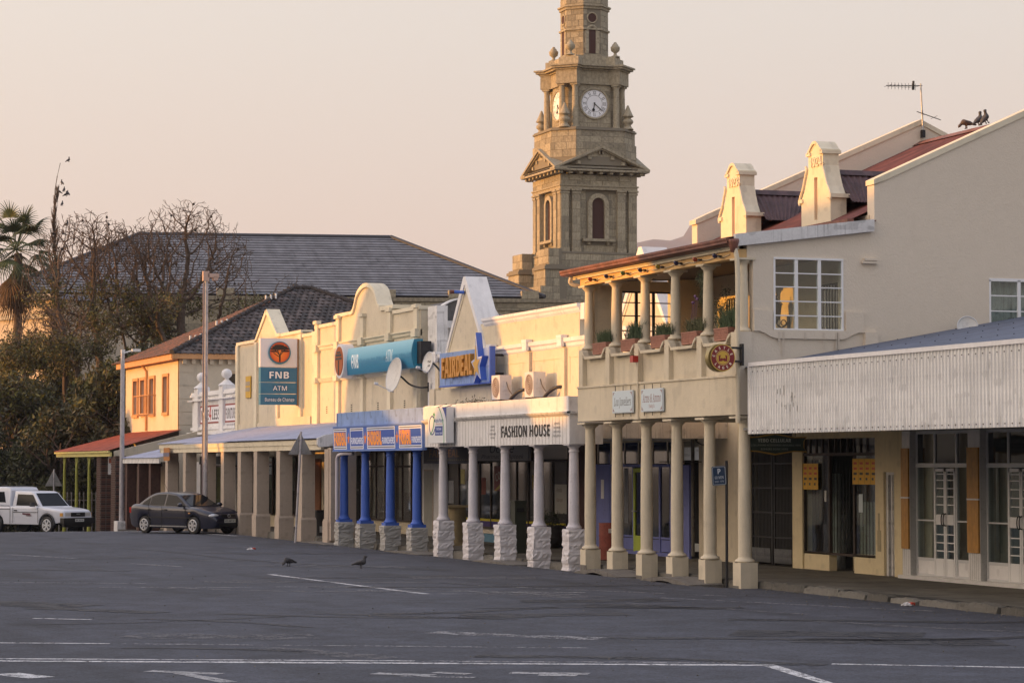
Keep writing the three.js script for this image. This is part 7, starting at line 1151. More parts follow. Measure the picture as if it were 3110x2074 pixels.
{
  // raised letter sign with a star
  const B = thing('letter_sign', 'blue sign board with raised orange FAIRDEAL letters and a big star', 'sign', 24.4, 4.77, 73.6);
  part(B, 'backing_board', box(24.3, 24.42, 4.8, 5.8, 71.5, 76.3), mat.bluePale); part(B, 'board_edge', merge([box(24.28, 24.44, 4.78, 5.83, 71.42, 71.5), box(24.28, 24.44, 4.76, 4.8, 71.42, 76.32)]), mat.blue);
  let s = 75.72; for (const ch of 'FAIRDEAL') { const g = new TextGeometry(ch, { font, size: 0.58, depth: 0.13, curveSegments: 5, bevelEnabled: true, bevelSize: 0.012, bevelThickness: 0.01, bevelSegments: 1 }); g.computeBoundingBox(); const w = (g.boundingBox.max.x - g.boundingBox.min.x); g.translate(-g.boundingBox.min.x, 0, 0).scale(0.78, 1.05, 1).rotateY(-Math.PI / 2); part(B, 'letter', fin(g.translate(24.3, 5.02 + 0.012 * (75.75 - s), -s)), M(0.62, 0.27, 0.03, { rough: 0.5, map: 'plaster', size: 1 })); s -= w * 0.78 + 0.045; }
  const st = (k, x0, x1, m, nm) => { const pts = []; for (let i = 0; i < 10; i++) { const a = Math.PI / 2 + i * Math.PI / 5 + 0.12, r = (i % 2 ? 0.3 : i === 0 ? 1.05 : 0.66) * k; pts.push([72.15 - r * Math.cos(a) * 0.85, 5.3 + r * Math.sin(a) * 0.92]); } return part(B, nm, slabX(pts.reverse(), x0, x1), m); };
  st(1, 24.12, 24.3, mat.blue, 'star_body'); st(0.93, 24.11, 24.12, mat.white, 'star_edge'); st(0.82, 24.1, 24.11, M(0.36, 0.4, 0.55), 'star_face'); st(0.6, 24.085, 24.1, M(0.66, 0.38, 0.09), 'star_heart');
  for (const [y, q] of [[5.55, 71.7], [5, 71.7], [5.55, 75.5]]) part(B, 'bracket', box(24.42, 24.8, y, y + 0.07, q, q + 0.1), mat.iron);
}
{
  const B = thing('floodlight', 'blue and rust floodlight arm near the tip of the steep gable', 'floodlight', 24.7, 7.6, 75.2);
  part(B, 'arm', rod(V(24.75, 7.64, 75.25), V(24.48, 7.66, 75.4), 0.05, 0.05, 10), mat.blue); part(B, 'lamp_head', rod(V(24.48, 7.66, 75.4), V(24.36, 7.66, 75.45), 0.055, 0.065, 10), mat.rustRoof);
}
// air conditioners on the white canopy
{
  const B = thing('air_conditioner', 'cream air conditioner beside the star sign, left of the other one', 'air conditioner', 24.35, 4.1, 70.6);
  raw(B, 'casing', lbox(0.36, 0.7, 0.72, 0, 0.5, 0), mat.fanGrey); raw(B, 'fan_grille', merge([0.28, 0.22, 0.17, 0.11, 0.05].map((r) => fin(new THREE.TorusGeometry(r, 0.014, 5, 28).rotateY(Math.PI / 2).translate(-0.19, 0.5, 0.02)))), mat.pillar); raw(B, 'fan_opening', fin(new THREE.CylinderGeometry(0.29, 0.29, 0.02, 28).rotateZ(Math.PI / 2).translate(-0.175, 0.5, 0.02)), M(0.18, 0.15, 0.13));
  raw(B, 'feet', merge([lbox(0.36, 0.16, 0.1, 0, 0.08, -0.26), lbox(0.36, 0.16, 0.1, 0, 0.08, 0.26)]), mat.iron); raw(B, 'pipe_cover', lbox(0.14, 0.26, 0.02, 0.02, 0.55, 0.37), mat.fanGrey); raw(B, 'cable', tube([new THREE.Vector3(0.02, 0.65, 0.38), new THREE.Vector3(0.06, 0.45, 0.44), new THREE.Vector3(0.14, 0.3, 0.5)], 0.015, 12, 5), mat.concrete);
  raw(B, 'insulated_pipe', tube([new THREE.Vector3(0.1, 0.1, 0.38), new THREE.Vector3(0.16, 0.28, 0.7), new THREE.Vector3(0.26, 0.4, 1.0), new THREE.Vector3(0.44, 0.42, 1.2)], 0.05, 20, 8), mat.black);
  raw(B, 'grime_plate', lbox(0.03, 0.6, 0.26, -0.02, 0.5, -0.4), mat.concrete);
  const c = B.clone(); c.name = numbered('air_conditioner'); c.position.copy(V(24.35, 4.1, 67.75)); scene.add(c); BASE.set(c, c.position.clone()); tag(c, 'cream air conditioner against the balcony building, right of the other one', 'air conditioner'); B.userData.group = c.userData.group = 'air conditioners above the white canopy';
}
{
  // weeds on the canopy
  for (const [s, label] of [[73.5, 'small weed growing on the white canopy under the star sign, left one'], [71.9, 'bigger weed growing on the white canopy beside the air conditioner']]) { const B = thing('weed', label, 'weed', 24.2, 3.95, s, 'weeds on the white canopy'); seed = 300 + Math.floor(s); const pts = []; for (let i = 0; i < 26; i++) pts.push(new THREE.Vector3(rr(-0.3, 0.3), rr(0.02, 0.32), rr(-0.35, 0.35))); foliage(B, 'leaves', pts, OLIVE, clumps[1], [0.25, 0.4]); raw(B, 'stem', rod(new THREE.Vector3(0, -0.2, 0), new THREE.Vector3(0, 0.2, 0), 0.015), mat.bark); }
}
{
  // pharmacy blade sign
  const B = thing('pharmacy_sign', 'white pharmacy sign with green and blue curves hung on the white canopy', 'sign', 20.6, 2.93, 64.6);
  part(B, 'light_box', merge([box(20.5, 20.7, 2.95, 3.88, 63.8, 65.35)]), M(0.66, 0.67, 0.69, { rough: 0.4 }));
  const draw = (x, w, h) => { x.fillStyle = '#d9dcdf'; x.fillRect(0, 0, w, h); x.lineWidth = 10; x.strokeStyle = '#1d3a7c'; x.beginPath(); x.ellipse(58, 140, 40, 72, 0, 0.4, 5.9); x.stroke(); x.strokeStyle = '#15894e'; x.beginPath(); x.moveTo(30, 212); x.quadraticCurveTo(98, 170, 84, 44); x.stroke(); x.beginPath(); x.moveTo(66, 60); x.lineTo(86, 34); x.lineTo(100, 64); x.fillStyle = '#15894e'; x.fill(); text(x, 'Alpha Pharm', 158, 104, 40, '#27457f', { w: 126 }); x.fillStyle = '#b86a4a'; x.fillRect(110, 128, 96, 4); x.fillStyle = '#22408e'; x.fillRect(100, 148, 108, 72); text(x, 'Ochse', 154, 168, 30, '#d3daf0', { w: 70 }); text(x, 'Pharmacy / Apteek', 154, 202, 22, '#d3daf0', { w: 98 }); x.lineWidth = 8; x.strokeStyle = '#15894e'; x.beginPath(); x.moveTo(150, 0); x.quadraticCurveTo(232, 90, 226, 280); x.stroke(); x.fillStyle = '#233f90'; x.beginPath(); x.moveTo(196, 0); x.quadraticCurveTo(250, 60, 256, 120); x.lineTo(256, 0); x.fill(); };
  part(B, 'sign_print', street(63.8, 65.35, 2.95, 3.88, 20.493), print(256, 280, draw));
  for (const q of [64.2, 65]) part(B, 'bracket', rod(V(20.55, 3.86, q), V(20.9, 3.98, q), 0.012), mat.iron);
}
{
  const B = thing('fashion_lettering', 'bold black FASHION HOUSE lettering painted on the white canopy front', 'lettering', 20.7, 3.0, 58.2);
  const pr = print(1024, 128, (x, w, h) => { x.clearRect(0, 0, w, h); text(x, 'FASHION HOUSE', 540, 68, 122, '#17171b', { w: 640 }); ['LADIES', 'BAGS', 'KIDDIES WEAR', 'FOOTWEAR'].forEach((t, i) => text(x, t, 110, 20 + i * 30, 20, '#3a3a3e', { w: i === 2 ? 90 : 62, style: 'normal' })); ['GENTS', 'FOOTWEAR', 'LADIES BAGS', 'JEWELLERY etc'].forEach((t, i) => text(x, t, 942, 18 + i * 30, 20, '#3a3a3e', { w: 70 + i * 10, style: 'normal' })); }, { cut: true });
  part(B, 'painted_letters', street(55.85, 61.5, 3.0, 3.4, 20.768), pr);
}
{
  const B = thing('round_beer_sign', 'round red and gold CASTLE LAGER sign hung at the balcony corner', 'sign', 20.5, 4.2, 45.9);
  const s = 45.75, cx = 20.25, cy = 4.44, r = 0.27;
  part(B, 'drum', fin(new THREE.CylinderGeometry(r, r, 0.16, 48).rotateX(Math.PI / 2).translate(cx, cy, -(s + 0.1))), M(0.32, 0.25, 0.09, { rough: 0.35, metal: 0.4 }));
  const pr = print(512, 512, (x, w) => { x.fillStyle = '#c8a84e'; x.fillRect(0, 0, w, w); x.fillStyle = '#7a1b1c'; x.beginPath(); x.arc(256, 256, 240, 0, 7); x.fill(); x.fillStyle = '#e6c878'; x.beginPath(); x.arc(256, 256, 142, 0, 7); x.fill(); x.fillStyle = '#7a1b1c'; x.beginPath(); x.arc(256, 256, 134, 0, 7); x.fill(); x.fillStyle = '#c9a43f'; x.beginPath(); x.arc(256, 256, 124, 0, 7); x.fill();
    const arcText = (str, a0, a1, rad, flip) => [...str].forEach((c, i) => { const a = a0 + (a1 - a0) * i / (str.length - 1); x.save(); x.translate(256 + rad * Math.cos(a), 256 + rad * Math.sin(a)); x.rotate(a + (flip ? -Math.PI / 2 : Math.PI / 2)); text(x, c, 0, 0, 70, '#efe6cf', {}); x.restore(); });
    arcText('CASTLE', -Math.PI * 0.94, -Math.PI * 0.12, 190, false); arcText('LAGER', Math.PI * 0.78, Math.PI * 0.2, 192, true);
    x.fillStyle = '#7a1b1c'; for (const a of [186, 232, 284, 330]) x.fillRect(a - 18, a > 200 && a < 300 ? 262 : 222, 36, a > 200 && a < 300 ? 62 : 104); x.fillRect(190, 276, 140, 48); for (const a of [172, 190, 208, 308, 326, 344]) x.fillRect(a - 6, 206, 12, 22); x.fillStyle = '#c9a43f'; x.beginPath(); x.arc(258, 326, 18, Math.PI, 0); x.fill(); });
  const f = part(B, 'printed_face', fin(new THREE.CircleGeometry(r - 0.012, 48)).translate(cx, cy, -s + 0.064), pr); f.position.z += 0; { const g = f.geometry.attributes.uv, c = new THREE.CircleGeometry(1, 48).toNonIndexed().attributes.uv; for (let i = 0; i < g.count; i++) g.setXY(i, c.getX(i), c.getY(i)); }
  part(B, 'bracket', merge([box(cx + r - 0.02, 20.75, 4.62, 4.66, s + 0.06, s + 0.12), box(cx + r - 0.02, 20.75, 4.36, 4.4, s + 0.06, s + 0.12), box(20.7, 20.74, 4.3, 4.72, s + 0.04, s + 0.36)]), mat.iron);
}
// two little shop boards on the balcony front
for (const [nm, a, b, lines, label] of [['jeweller', 51.34, 52.52, ['Lou Juweliers'], 'small white board reading Lou Juweliers on the balcony front'], ['arms', 49.67, 50.87, ['Arms & Ammo', 'Trading Co.'], 'small white board reading Arms & Ammo on the balcony front']]) {
  const B = thing('shop_board', label, 'sign', 20.68, 3.5, (a + b) / 2); void nm;
  part(B, 'board', box(20.66, 20.69, 3.5, 3.98, a, b), M(0.62, 0.68, 0.72, { rough: 0.5 }));
  part(B, 'sign_print', street(a + 0.02, b - 0.02, 3.515, 3.965, 20.654), print(384, 160, (x, w, h) => { x.fillStyle = '#c9d6dd'; x.fillRect(0, 0, w, h); const red = lines.length > 1; text(x, lines[0], w / 2, red ? 66 : 80, 84, red ? '#6d2a26' : '#2d2a2c', { font: 'serif', style: 'italic', w: 330 }); if (red) text(x, lines[1], w / 2, 124, 34, '#8a4a3e', { font: 'serif', style: 'italic', w: 110 }); x.strokeStyle = '#7b3a34'; x.lineWidth = 4; for (const [p, q, sx, sy] of [[10, 10, 1, 1], [w - 10, 10, -1, 1], [10, h - 10, 1, -1], [w - 10, h - 10, -1, -1]]) { x.beginPath(); x.moveTo(p + sx * 30, q); x.lineTo(p, q); x.lineTo(p, q + sy * 26); x.stroke(); x.fillStyle = '#7b3a34'; x.beginPath(); x.arc(p + sx * 9, q + sy * 9, 6, 0, 7); x.fill(); } }));
  part(B, 'hanger', merge([0.12, 0.5, 0.88].map((t) => rod(V(20.675, 3.42, a + (b - a) * t), V(20.675, 4.08, a + (b - a) * t), 0.008))), mat.iron);
}
{
  const B = thing('alarm_siren', 'small red alarm box with its conduit on the balcony front', 'alarm', 20.66, 3.36, 51.1);
  part(B, 'siren_box', box(20.58, 20.7, 4.56, 4.7, 51.12, 51.3), M(0.45, 0.03, 0.02, { rough: 0.35 })); part(B, 'conduit', merge([rod(V(20.69, 3.36, 51.12), V(20.69, 4.56, 51.12), 0.018), box(20.68, 20.72, 3.35, 3.4, 51.08, 51.3)]), mat.creamHotel);
}
// planters with grasses on the balcony
const planterSpots = [[53.9, 53.05, 'first terracotta planter, at the far end of the balcony'], [52.2, 51.35, 'second terracotta planter from the far end of the balcony'], [50.5, 49.7, 'third terracotta planter, in the middle of the balcony'], [48.85, 48.05, 'fourth terracotta planter, left of the round beer sign'], [47.2, 46.5, 'fifth terracotta planter, directly above the round beer sign']];
planterSpots.forEach(([b, a, label], i) => {
  const B = thing('planter', label, 'planter', 20.83, 4.83, (a + b) / 2, 'terracotta planters along the balcony');
  const L = (b - a) / 2 - 0.01; for (const d of [-1, 1]) { const p = raw(B, 'trough', merge([lbox(0.24, 0.24, L, 0.02, 0.12, d * (L / 2 + 0.005)), lbox(0.27, 0.03, L + 0.01, 0.02, 0.235, d * (L / 2 + 0.005))]), mat.terracotta); raw(p, 'ribs', merge([0.06, 0.1, 0.14, 0.18].map((y) => lbox(0.262, 0.012, L, 0.02, y, d * (L / 2 + 0.005)))), mat.terracotta); }
  raw(B, 'soil', lbox(0.2, 0.02, L * 2, 0.02, 0.24, 0), mat.dark);
  seed = 400 + i; const P = thing('grass_plant', ['low bushy grass in the far planter of the balcony', 'thick dark grass in the second planter of the balcony', 'spiky grass in the middle planter of the balcony', 'sparse grass with purple flower stalks in the fourth planter', 'tall leafy grass in the planter above the round beer sign'][i], 'plant', 20.85, 5.08, (a + b) / 2 - 0.1, 'plants in the balcony planters');
  const pos = []; for (let k = 0; k < 330; k++) { const z = rr(-0.42, 0.46), x = rr(-0.07, 0.09), h = rr(0.12, i === 4 || i === 1 ? 0.46 : 0.34), dx = rr(-0.14, 0.14), dz = rr(-0.2, 0.2), w = 0.012; const A = [x, 0, z], q = new THREE.Vector3(dx, h, dz), m = [x + dx * 0.4, h * 0.65, z + dz * 0.4], t = [x + q.x, h * (0.86 + 0.14 * rnd()), z + q.z]; for (const v of [[A[0], A[1], A[2] - w], [A[0], A[1], A[2] + w], [m[0], m[1], m[2] + w], [A[0], A[1], A[2] - w], [m[0], m[1], m[2] + w], [m[0], m[1], m[2] - w], [m[0], m[1], m[2] - w], [m[0], m[1], m[2] + w], t]) pos.push(...v); }
  const g = new THREE.BufferGeometry(); g.setAttribute('position', new THREE.BufferAttribute(new Float32Array(pos), 3)); g.computeVertexNormals(); raw(P, 'blades', fin(g), [M(0.05, 0.08, 0.03), M(0.04, 0.07, 0.03), M(0.06, 0.085, 0.035), M(0.08, 0.085, 0.035), M(0.045, 0.075, 0.028)][i]);
  if (i === 3) raw(P, 'flower_stalks', merge([[-0.2, 0.72], [-0.32, 0.6], [-0.1, 0.66]].map(([z, h]) => merge([rod(new THREE.Vector3(0, 0, z), new THREE.Vector3(0.02, h, z + 0.1), 0.006, 0.005, 4), fin(new THREE.IcosahedronGeometry(0.035, 0).translate(0.02, h, z + 0.1))]))), M(0.22, 0.12, 0.24));
});
{
  const B = thing('hanging_plant', 'trailing plant hanging from the balcony eave between the columns', 'plant', 21.0, 5.35, 48.3); seed = 450; const pts = []; for (let i = 0; i < 120; i++) { const t = rnd(); pts.push(new THREE.Vector3(rr(-0.09, 0.09) * (1.2 - t), 1.0 - 0.75 * t, rr(-0.09, 0.09) * (1.2 - t))); } foliage(B, 'leaves', pts, [[0.12, 0.15, 0.08], [0.09, 0.12, 0.06], [0.16, 0.18, 0.11]], clumps[1], [0.16, 0.26]); raw(B, 'stem', rod(new THREE.Vector3(0, 0.1, 0), new THREE.Vector3(0, 1.06, 0), 0.012), mat.bark);
  const C = thing('shrub', 'leggy shrub with feathery branches on the balcony behind the fourth column', 'plant', 21.25, 4.95, 47.7); seed = 460; const br = [], lp = []; for (let i = 0; i < 11; i++) { const a = i * 2.4, e = new THREE.Vector3(Math.cos(a) * rr(0.1, 0.3), rr(0.35, 0.95), Math.sin(a) * rr(0.3, 0.75)); br.push(rod(new THREE.Vector3(0, 0, 0), e, 0.014, 0.006, 4)); for (let k = 0; k < 16; k++) lp.push(e.clone().multiplyScalar(rr(0.45, 1.1)).add(new THREE.Vector3(rr(-0.05, 0.05), rr(-0.05, 0.05), rr(-0.05, 0.05)))); } raw(C, 'branches', merge(br), mat.bark); foliage(C, 'leaves', lp, [[0.06, 0.095, 0.05], [0.045, 0.075, 0.04]], clumps[1], [0.12, 0.24]);
}
{
  // coloured bulbs along the eave beam
  const B = thing('string_lights', 'string of coloured bulbs along the balcony eave beam', 'string lights', 20.74, 6.4, 50.4);
  const cable = []; for (let i = 0; i <= 40; i++) cable.push(V(20.755, 6.5 - 0.03 * Math.abs(Math.sin(i * 0.9)), 46.5 + i * 0.2)); part(B, 'cable', tube(cable, 0.009, 120, 5), mat.creamTrim);
  const cols = [[0.3, 0.03, 0.02], [0.03, 0.03, 0.1], [0.08, 0.16, 0.05], [0.03, 0.03, 0.1], [0.4, 0.3, 0.04], [0.03, 0.03, 0.1], [0.4, 0.07, 0.03], [0.03, 0.03, 0.1]];
  cols.forEach((c, i) => { const s = 53.8 - i * 0.98, b = part(B, 'bulb', lathe(0, 0, 0, [[0, 0], [0.03, 0.01], [0.048, 0.05], [0.04, 0.09], [0.022, 0.12], [0.022, 0.13], [0, 0.13]], 12).rotateX(0.5).rotateZ(1.2).translate(20.68, 6.48, -s), M(...c, { rough: 0.15 })); part(b, 'socket', rod(V(20.74, 6.49, s - 0.06), V(20.66, 6.49, s - 0.12), 0.026, 0.022, 8), mat.black); });
}
function lantern(name, label, x, y, s, wx, wz = 0) {
  const B = thing(name, label, 'lantern', x, y, s); raw(B, 'lamp_glass', fin(new THREE.CylinderGeometry(0.12, 0.075, 0.32, 6).translate(0, 0.16, 0)), M(0.12, 0.11, 0.09, { rough: 0.1 })); const bars = []; for (let i = 0; i < 6; i++) { const a = i * Math.PI / 3 + Math.PI / 6; bars.push(rod(new THREE.Vector3(0.077 * Math.sin(a), 0, 0.077 * Math.cos(a)), new THREE.Vector3(0.122 * Math.sin(a), 0.32, 0.122 * Math.cos(a)), 0.009, 0.009, 4)); }
  raw(B, 'cage', merge([...bars, fin(new THREE.ConeGeometry(0.15, 0.16, 6).translate(0, 0.4, 0)), fin(new THREE.SphereGeometry(0.025, 8, 6).translate(0, 0.5, 0)), fin(new THREE.CylinderGeometry(0.05, 0.02, 0.09, 6).translate(0, -0.04, 0))]), mat.iron);
  raw(B, 'wall_bracket', merge([tube([new THREE.Vector3(0, -0.08, 0), new THREE.Vector3(wx * 0.4, -0.16, wz * 0.4), new THREE.Vector3(wx * 0.8, -0.1, wz * 0.8), new THREE.Vector3(wx, -0.02, wz)], 0.016, 16, 6), lbox(0.03, 0.3, 0.1, wx, -0.05, wz), fin(new THREE.TorusGeometry(0.06, 0.012, 5, 14).translate(wx * 0.6, -0.06, wz * 0.6))]), mat.iron);
}
lantern('wall_lantern', 'black wall lantern on the yellow pier beside the black gates', 24.35, 3.02, 56.5, 0.42);
lantern('wall_lantern', 'black wall lantern up on the back wall of the balcony', 23.4, 5.45, 50.0, 0.28);
{
  const B = thing('scroll_bracket', 'wrought iron scroll bracket on the street wall below the wall lantern', 'bracket', 24.4, 2.3, 57.2); const sc = (y, r) => { const p = []; for (let i = 0; i < 22; i++) { const a = i * 0.42, q = r * (1 - i / 26); p.push(V(24.1 + q * Math.cos(a), y + q * Math.sin(a), 57.2)); } return tube(p, 0.01, 50, 5); }; part(B, 'scroll', merge([sc(2.62, 0.14), sc(2.3, 0.1), rod(V(23.7, 2.46, 57.2), V(24.78, 2.46, 57.2), 0.012)]), mat.iron);
}
{
  const B = thing('cellular_sign', 'dark green hanging shop sign with gold edge reading YEBO CELLULAR', 'sign', 22.3, 2.58, 47.2);
  const s = 47.2, X0 = 21.35, X1 = 22.75, pts = [[X0, 2.66], [X0 + 0.3, 2.65], [(X0 + X1) / 2, 2.58], [X1 - 0.28, 2.65], [X1, 2.64], [X1 - 0.06, 2.72], [X1 - 0.06, 2.86], [X1, 2.95], [X1 - 0.28, 2.94], [(X0 + X1) / 2, 3.02], [X0 + 0.3, 2.95], [X0, 2.94]];
  part(B, 'gold_edge', slabS(pts, s, s + 0.04), M(0.42, 0.24, 0.04)); part(B, 'green_panel', slabS(pts.map(([x, y]) => [(x - 22.05) * 0.965 + 22.05, (y - 2.8) * 0.86 + 2.8]), s - 0.008, s), M(0.015, 0.035, 0.022, { rough: 0.5 }));
  part(B, 'lettering', facing(X0 + 0.06, X1 - 0.1, 2.66, 2.94, s - 0.012), print(512, 110, (x, w, h) => { x.clearRect(0, 0, w, h); text(x, 'YEBO CELLULAR', w / 2, 26, 40, '#b9bcb4', { w: 300 }); text(x, 'ALL CELLPHONE ACCESSORIES AVAILABLE HERE', w / 2, 62, 20, '#8d938a', { w: 480 }); text(x, 'REPAIRS DONE HERE', w / 2, 94, 22, '#8d938a', { w: 250 }); }, { cut: true }));
  part(B, 'chain', merge([rod(V(X0 + 0.25, 2.95, s + 0.02), V(X0 + 0.25, 3.36, s + 0.02), 0.008), rod(V(X1 - 0.25, 2.95, s + 0.02), V(X1 - 0.25, 3.36, s + 0.02), 0.008)]), mat.iron);
}
// yellow posters and notices in the cellular shop's windows
{
  const draw = (n) => (x, w, h) => { x.fillStyle = '#d9a520'; x.fillRect(0, 0, w, h); for (let i = 0; i < n; i++) { const a = i * w / n; x.strokeStyle = '#6b5210'; x.lineWidth = 2; x.strokeRect(a, 0, w / n, h); ['#c4552a', '#c4552a', '#3c3a2a', '#3c3a2a'].forEach((c, k) => { x.fillStyle = c; x.fillRect(a + w / n * 0.2, h * (0.14 + 0.2 * k), w / n * (k === 3 ? 0.3 : 0.55), h * 0.09); }); } };
  solo('yellow_poster', street(50.75, 51.5, 1.85, 2.42, 24.72), print(192, 160, draw(3)), 'three yellow posters in the left window of the cellular shop', 'poster');
  solo('yellow_poster', street(48.02, 49.12, 1.98, 2.52, 24.72), print(256, 160, draw(4)), 'four yellow posters in the right window of the cellular shop', 'poster');
  solo('paper_notice', street(48.72, 48.9, 1.4, 1.78, 24.755), M(0.6, 0.68, 0.72), 'pale paper notice on the right window of the cellular shop', 'notice'); solo('paper_notice', street(50.42, 50.52, 1.6, 1.84, 24.755), M(0.62, 0.62, 0.6), 'small paper notice on the left window of the cellular shop', 'notice');
  const B = thing('filing_cabinet', 'grey drawer cabinet inside the doorway of the cellular shop', 'cabinet', 25.6, 0.1, 49.6); raw(B, 'carcass', lbox(0.5, 1.5, 0.9, 0, 0.75, 0), mat.alu); for (let i = 0; i < 5; i++) { const d = raw(B, 'drawer', lbox(0.02, 0.26, 0.84, -0.26, 0.17 + i * 0.29, 0), mat.fanGrey); raw(d, 'handle', lbox(0.02, 0.02, 0.2, -0.28, 0.2 + i * 0.29, 0), mat.steel); }
  const C = thing('carpet_roll', 'standing white rolls behind the left window of the cellular shop', 'roll', 25.4, 0.1, 51.2); raw(C, 'roll', merge([cyl(0, 0, 0, 2.1, 0.1), cyl(0.2, 0.22, 0, 1.2, 0.09)]), mat.whiteGrime);
}
{
  // parking sign
  const B = thing('parking_sign', 'blue 60 minute parking sign plate on a dark pole at the kerb', 'road sign', 20.7, -0.02, 46.55);
  part(B, 'pole', cyl(20.7, 46.55, -0.3, 2.47, 0.028, 0.028, 12), mat.iron); const t = 0.06, g = (w) => { const r = 0.04, a = w[0] + r, b = w[1] - r, c = w[2] + r, d = w[3] - r; return [...arcPts(b, d, r, 0, Math.PI / 2, 4), ...arcPts(a, d, r, Math.PI / 2, Math.PI, 4), ...arcPts(a, c, r, Math.PI, Math.PI * 1.5, 4), ...arcPts(b, c, r, Math.PI * 1.5, Math.PI * 2, 4)]; };
  const rot = new THREE.Matrix4().makeTranslation(20.7, 2.2, -46.52).multiply(new THREE.Matrix4().makeRotationZ(t)).multiply(new THREE.Matrix4().makeRotationY(0.12));
  part(B, 'plate', fin(ext(g([-0.35, -0.03, -0.2, 0.18]), 0.012)).applyMatrix4(rot), mat.signBack);
  const f = sheet(new THREE.Vector3(-0.345, -0.195, 0.014), new THREE.Vector3(-0.035, -0.195, 0.014), new THREE.Vector3(-0.035, 0.175, 0.014), new THREE.Vector3(-0.345, 0.175, 0.014)).applyMatrix4(rot);
  part(B, 'plate_print', f, print(256, 306, (x, w, h) => { x.clearRect(0, 0, w, h); const rb = (a, b, c, d, r, col) => { x.fillStyle = col; x.beginPath(); x.roundRect(a, b, c, d, r); x.fill(); }; rb(0, 0, w, h, 30, '#263f5e'); rb(8, 8, w - 16, h - 16, 24, '#ccd2da'); rb(15, 15, w - 30, h - 30, 20, '#263f5e'); text(x, 'P', 128, 84, 118, '#dfe4ea', { w: 70 }); text(x, '60 MIN', 128, 182, 62, '#dfe4ea', { w: 168, style: 'normal' }); text(x, '8AM - 6PM', 128, 246, 40, '#c3cad4', { w: 176, style: 'normal' }); }, { cut: true }));
}
// triangular signs seen from behind
function backSign(label, x, s, y0, yb, yt, half, lean) {
  const B = thing('triangle_sign', label, 'road sign', x, y0, s); const top = new THREE.Vector3(lean, yt - y0 + 0.02, 0);
  raw(B, 'pole', rod(new THREE.Vector3(0, 0, 0), top, 0.036, 0.036, 12), mat.galv); const g = ext([[-half, 0], [half, 0], [0, yt - yb]], 0.014, [], 0.004).translate(lean * 0.93, yb - y0, -0.06); raw(B, 'plate', fin(g.rotateZ(0)), mat.signBack); raw(B, 'bolts', merge([0.12, 0.45].map((k) => lbox(0.12, 0.03, 0.1, lean * (0.9 + k * 0.1), yb - y0 + k, -0.02))), mat.steel);
}
backSign('leaning grey back of a triangular road sign before the square pillars', 20.05, 77.5, 0, 2.7, 3.38, 0.375, 0.17);
backSign('upright grey back of a triangular road sign beside the white pickup', 19.9, 122, gy(122), 1.38, 2.15, 0.4, 0.02);
{
  const B = thing('lamp_pole', 'tall steel pole with a camera on top rising before the bank verandah', 'pole', 20.3, -0.1, 91.3);
  part(B, 'pole', merge([cyl(20.3, 91.3, 1.25, 4.2, 0.085, 0.085, 14), cyl(20.3, 91.3, 4.2, 9.0, 0.075, 0.065, 14), cyl(20.3, 91.3, 4.15, 4.25, 0.095, 0.095, 14)]), mat.galv); part(B, 'pole_base', cyl(20.3, 91.3, -0.2, 1.25, 0.1, 0.095, 14), mat.black); part(B, 'cable_tube', cyl(20.2, 91.3, 1.3, 8.9, 0.025, 0.025, 8), M(0.3, 0.24, 0.24)); part(B, 'camera_head', merge([box(20.17, 20.38, 8.95, 9.3, 91.2, 91.4), box(20.35, 20.75, 9.08, 9.22, 91.2, 91.42), box(20.55, 20.7, 8.98, 9.1, 91.2, 91.4)]), M(0.5, 0.36, 0.3));
}
{
  const B = thing('lamp_pole', 'shorter grey pole before the peach house with a small lamp arm', 'pole', 20.75, gy(109.5), 109.5);
  part(B, 'pole', cyl(20.75, 109.5, gy(109.5), 7.15, 0.11, 0.085, 14), mat.galv); part(B, 'lamp_arm', merge([rod(V(20.75, 7.1, 109.5), V(21.15, 7.22, 109.3), 0.035), box(21.1, 21.45, 7.17, 7.28, 109.15, 109.4), box(20.68, 20.84, 7.08, 7.26, 109.42, 109.58)]), mat.alu); part(B, 'base_block', box(20.5, 21.2, gy(109.5), 0.0, 109.1, 109.9), mat.whiteGrime);
}
{
  const B = thing('tv_antenna', 'thin rooftop television antenna on the apex of the far gable', 'antenna', 29.3, 10.2, 54.5);
  part(B, 'mast', rod(V(29.32, 10.1, 54.45), V(29.26, 11.38, 54.45), 0.022, 0.016, 8), mat.steel); const el = [rod(V(28.35, 11.29, 54.45), V(29.3, 11.33, 54.45), 0.01)]; for (let i = 0; i < 9; i++) el.push(rod(V(28.4 + i * 0.09, 11.29, 54.25), V(28.4 + i * 0.09, 11.29, 54.65), 0.005, 0.005, 4), rod(V(28.4 + i * 0.09, 11.21, 54.45), V(28.4 + i * 0.09, 11.37, 54.45), 0.005, 0.005, 4)); el.push(box(29.05, 29.08, 11.22, 11.43, 54.42, 54.48)); part(B, 'aerial_boom', merge(el), mat.iron); part(B, 'lower_aerial', merge([rod(V(29.15, 10.71, 54.45), V(29.65, 10.5, 54.2), 0.01), rod(V(29.2, 10.72, 54.3), V(29.42, 10.66, 54.6), 0.007), rod(V(29.5, 10.58, 54.1), V(29.55, 10.56, 54.5), 0.005)]), mat.iron); part(B, 'mast_bracket', box(29.28, 29.36, 10.1, 10.28, 54.42, 54.52), mat.iron);
}
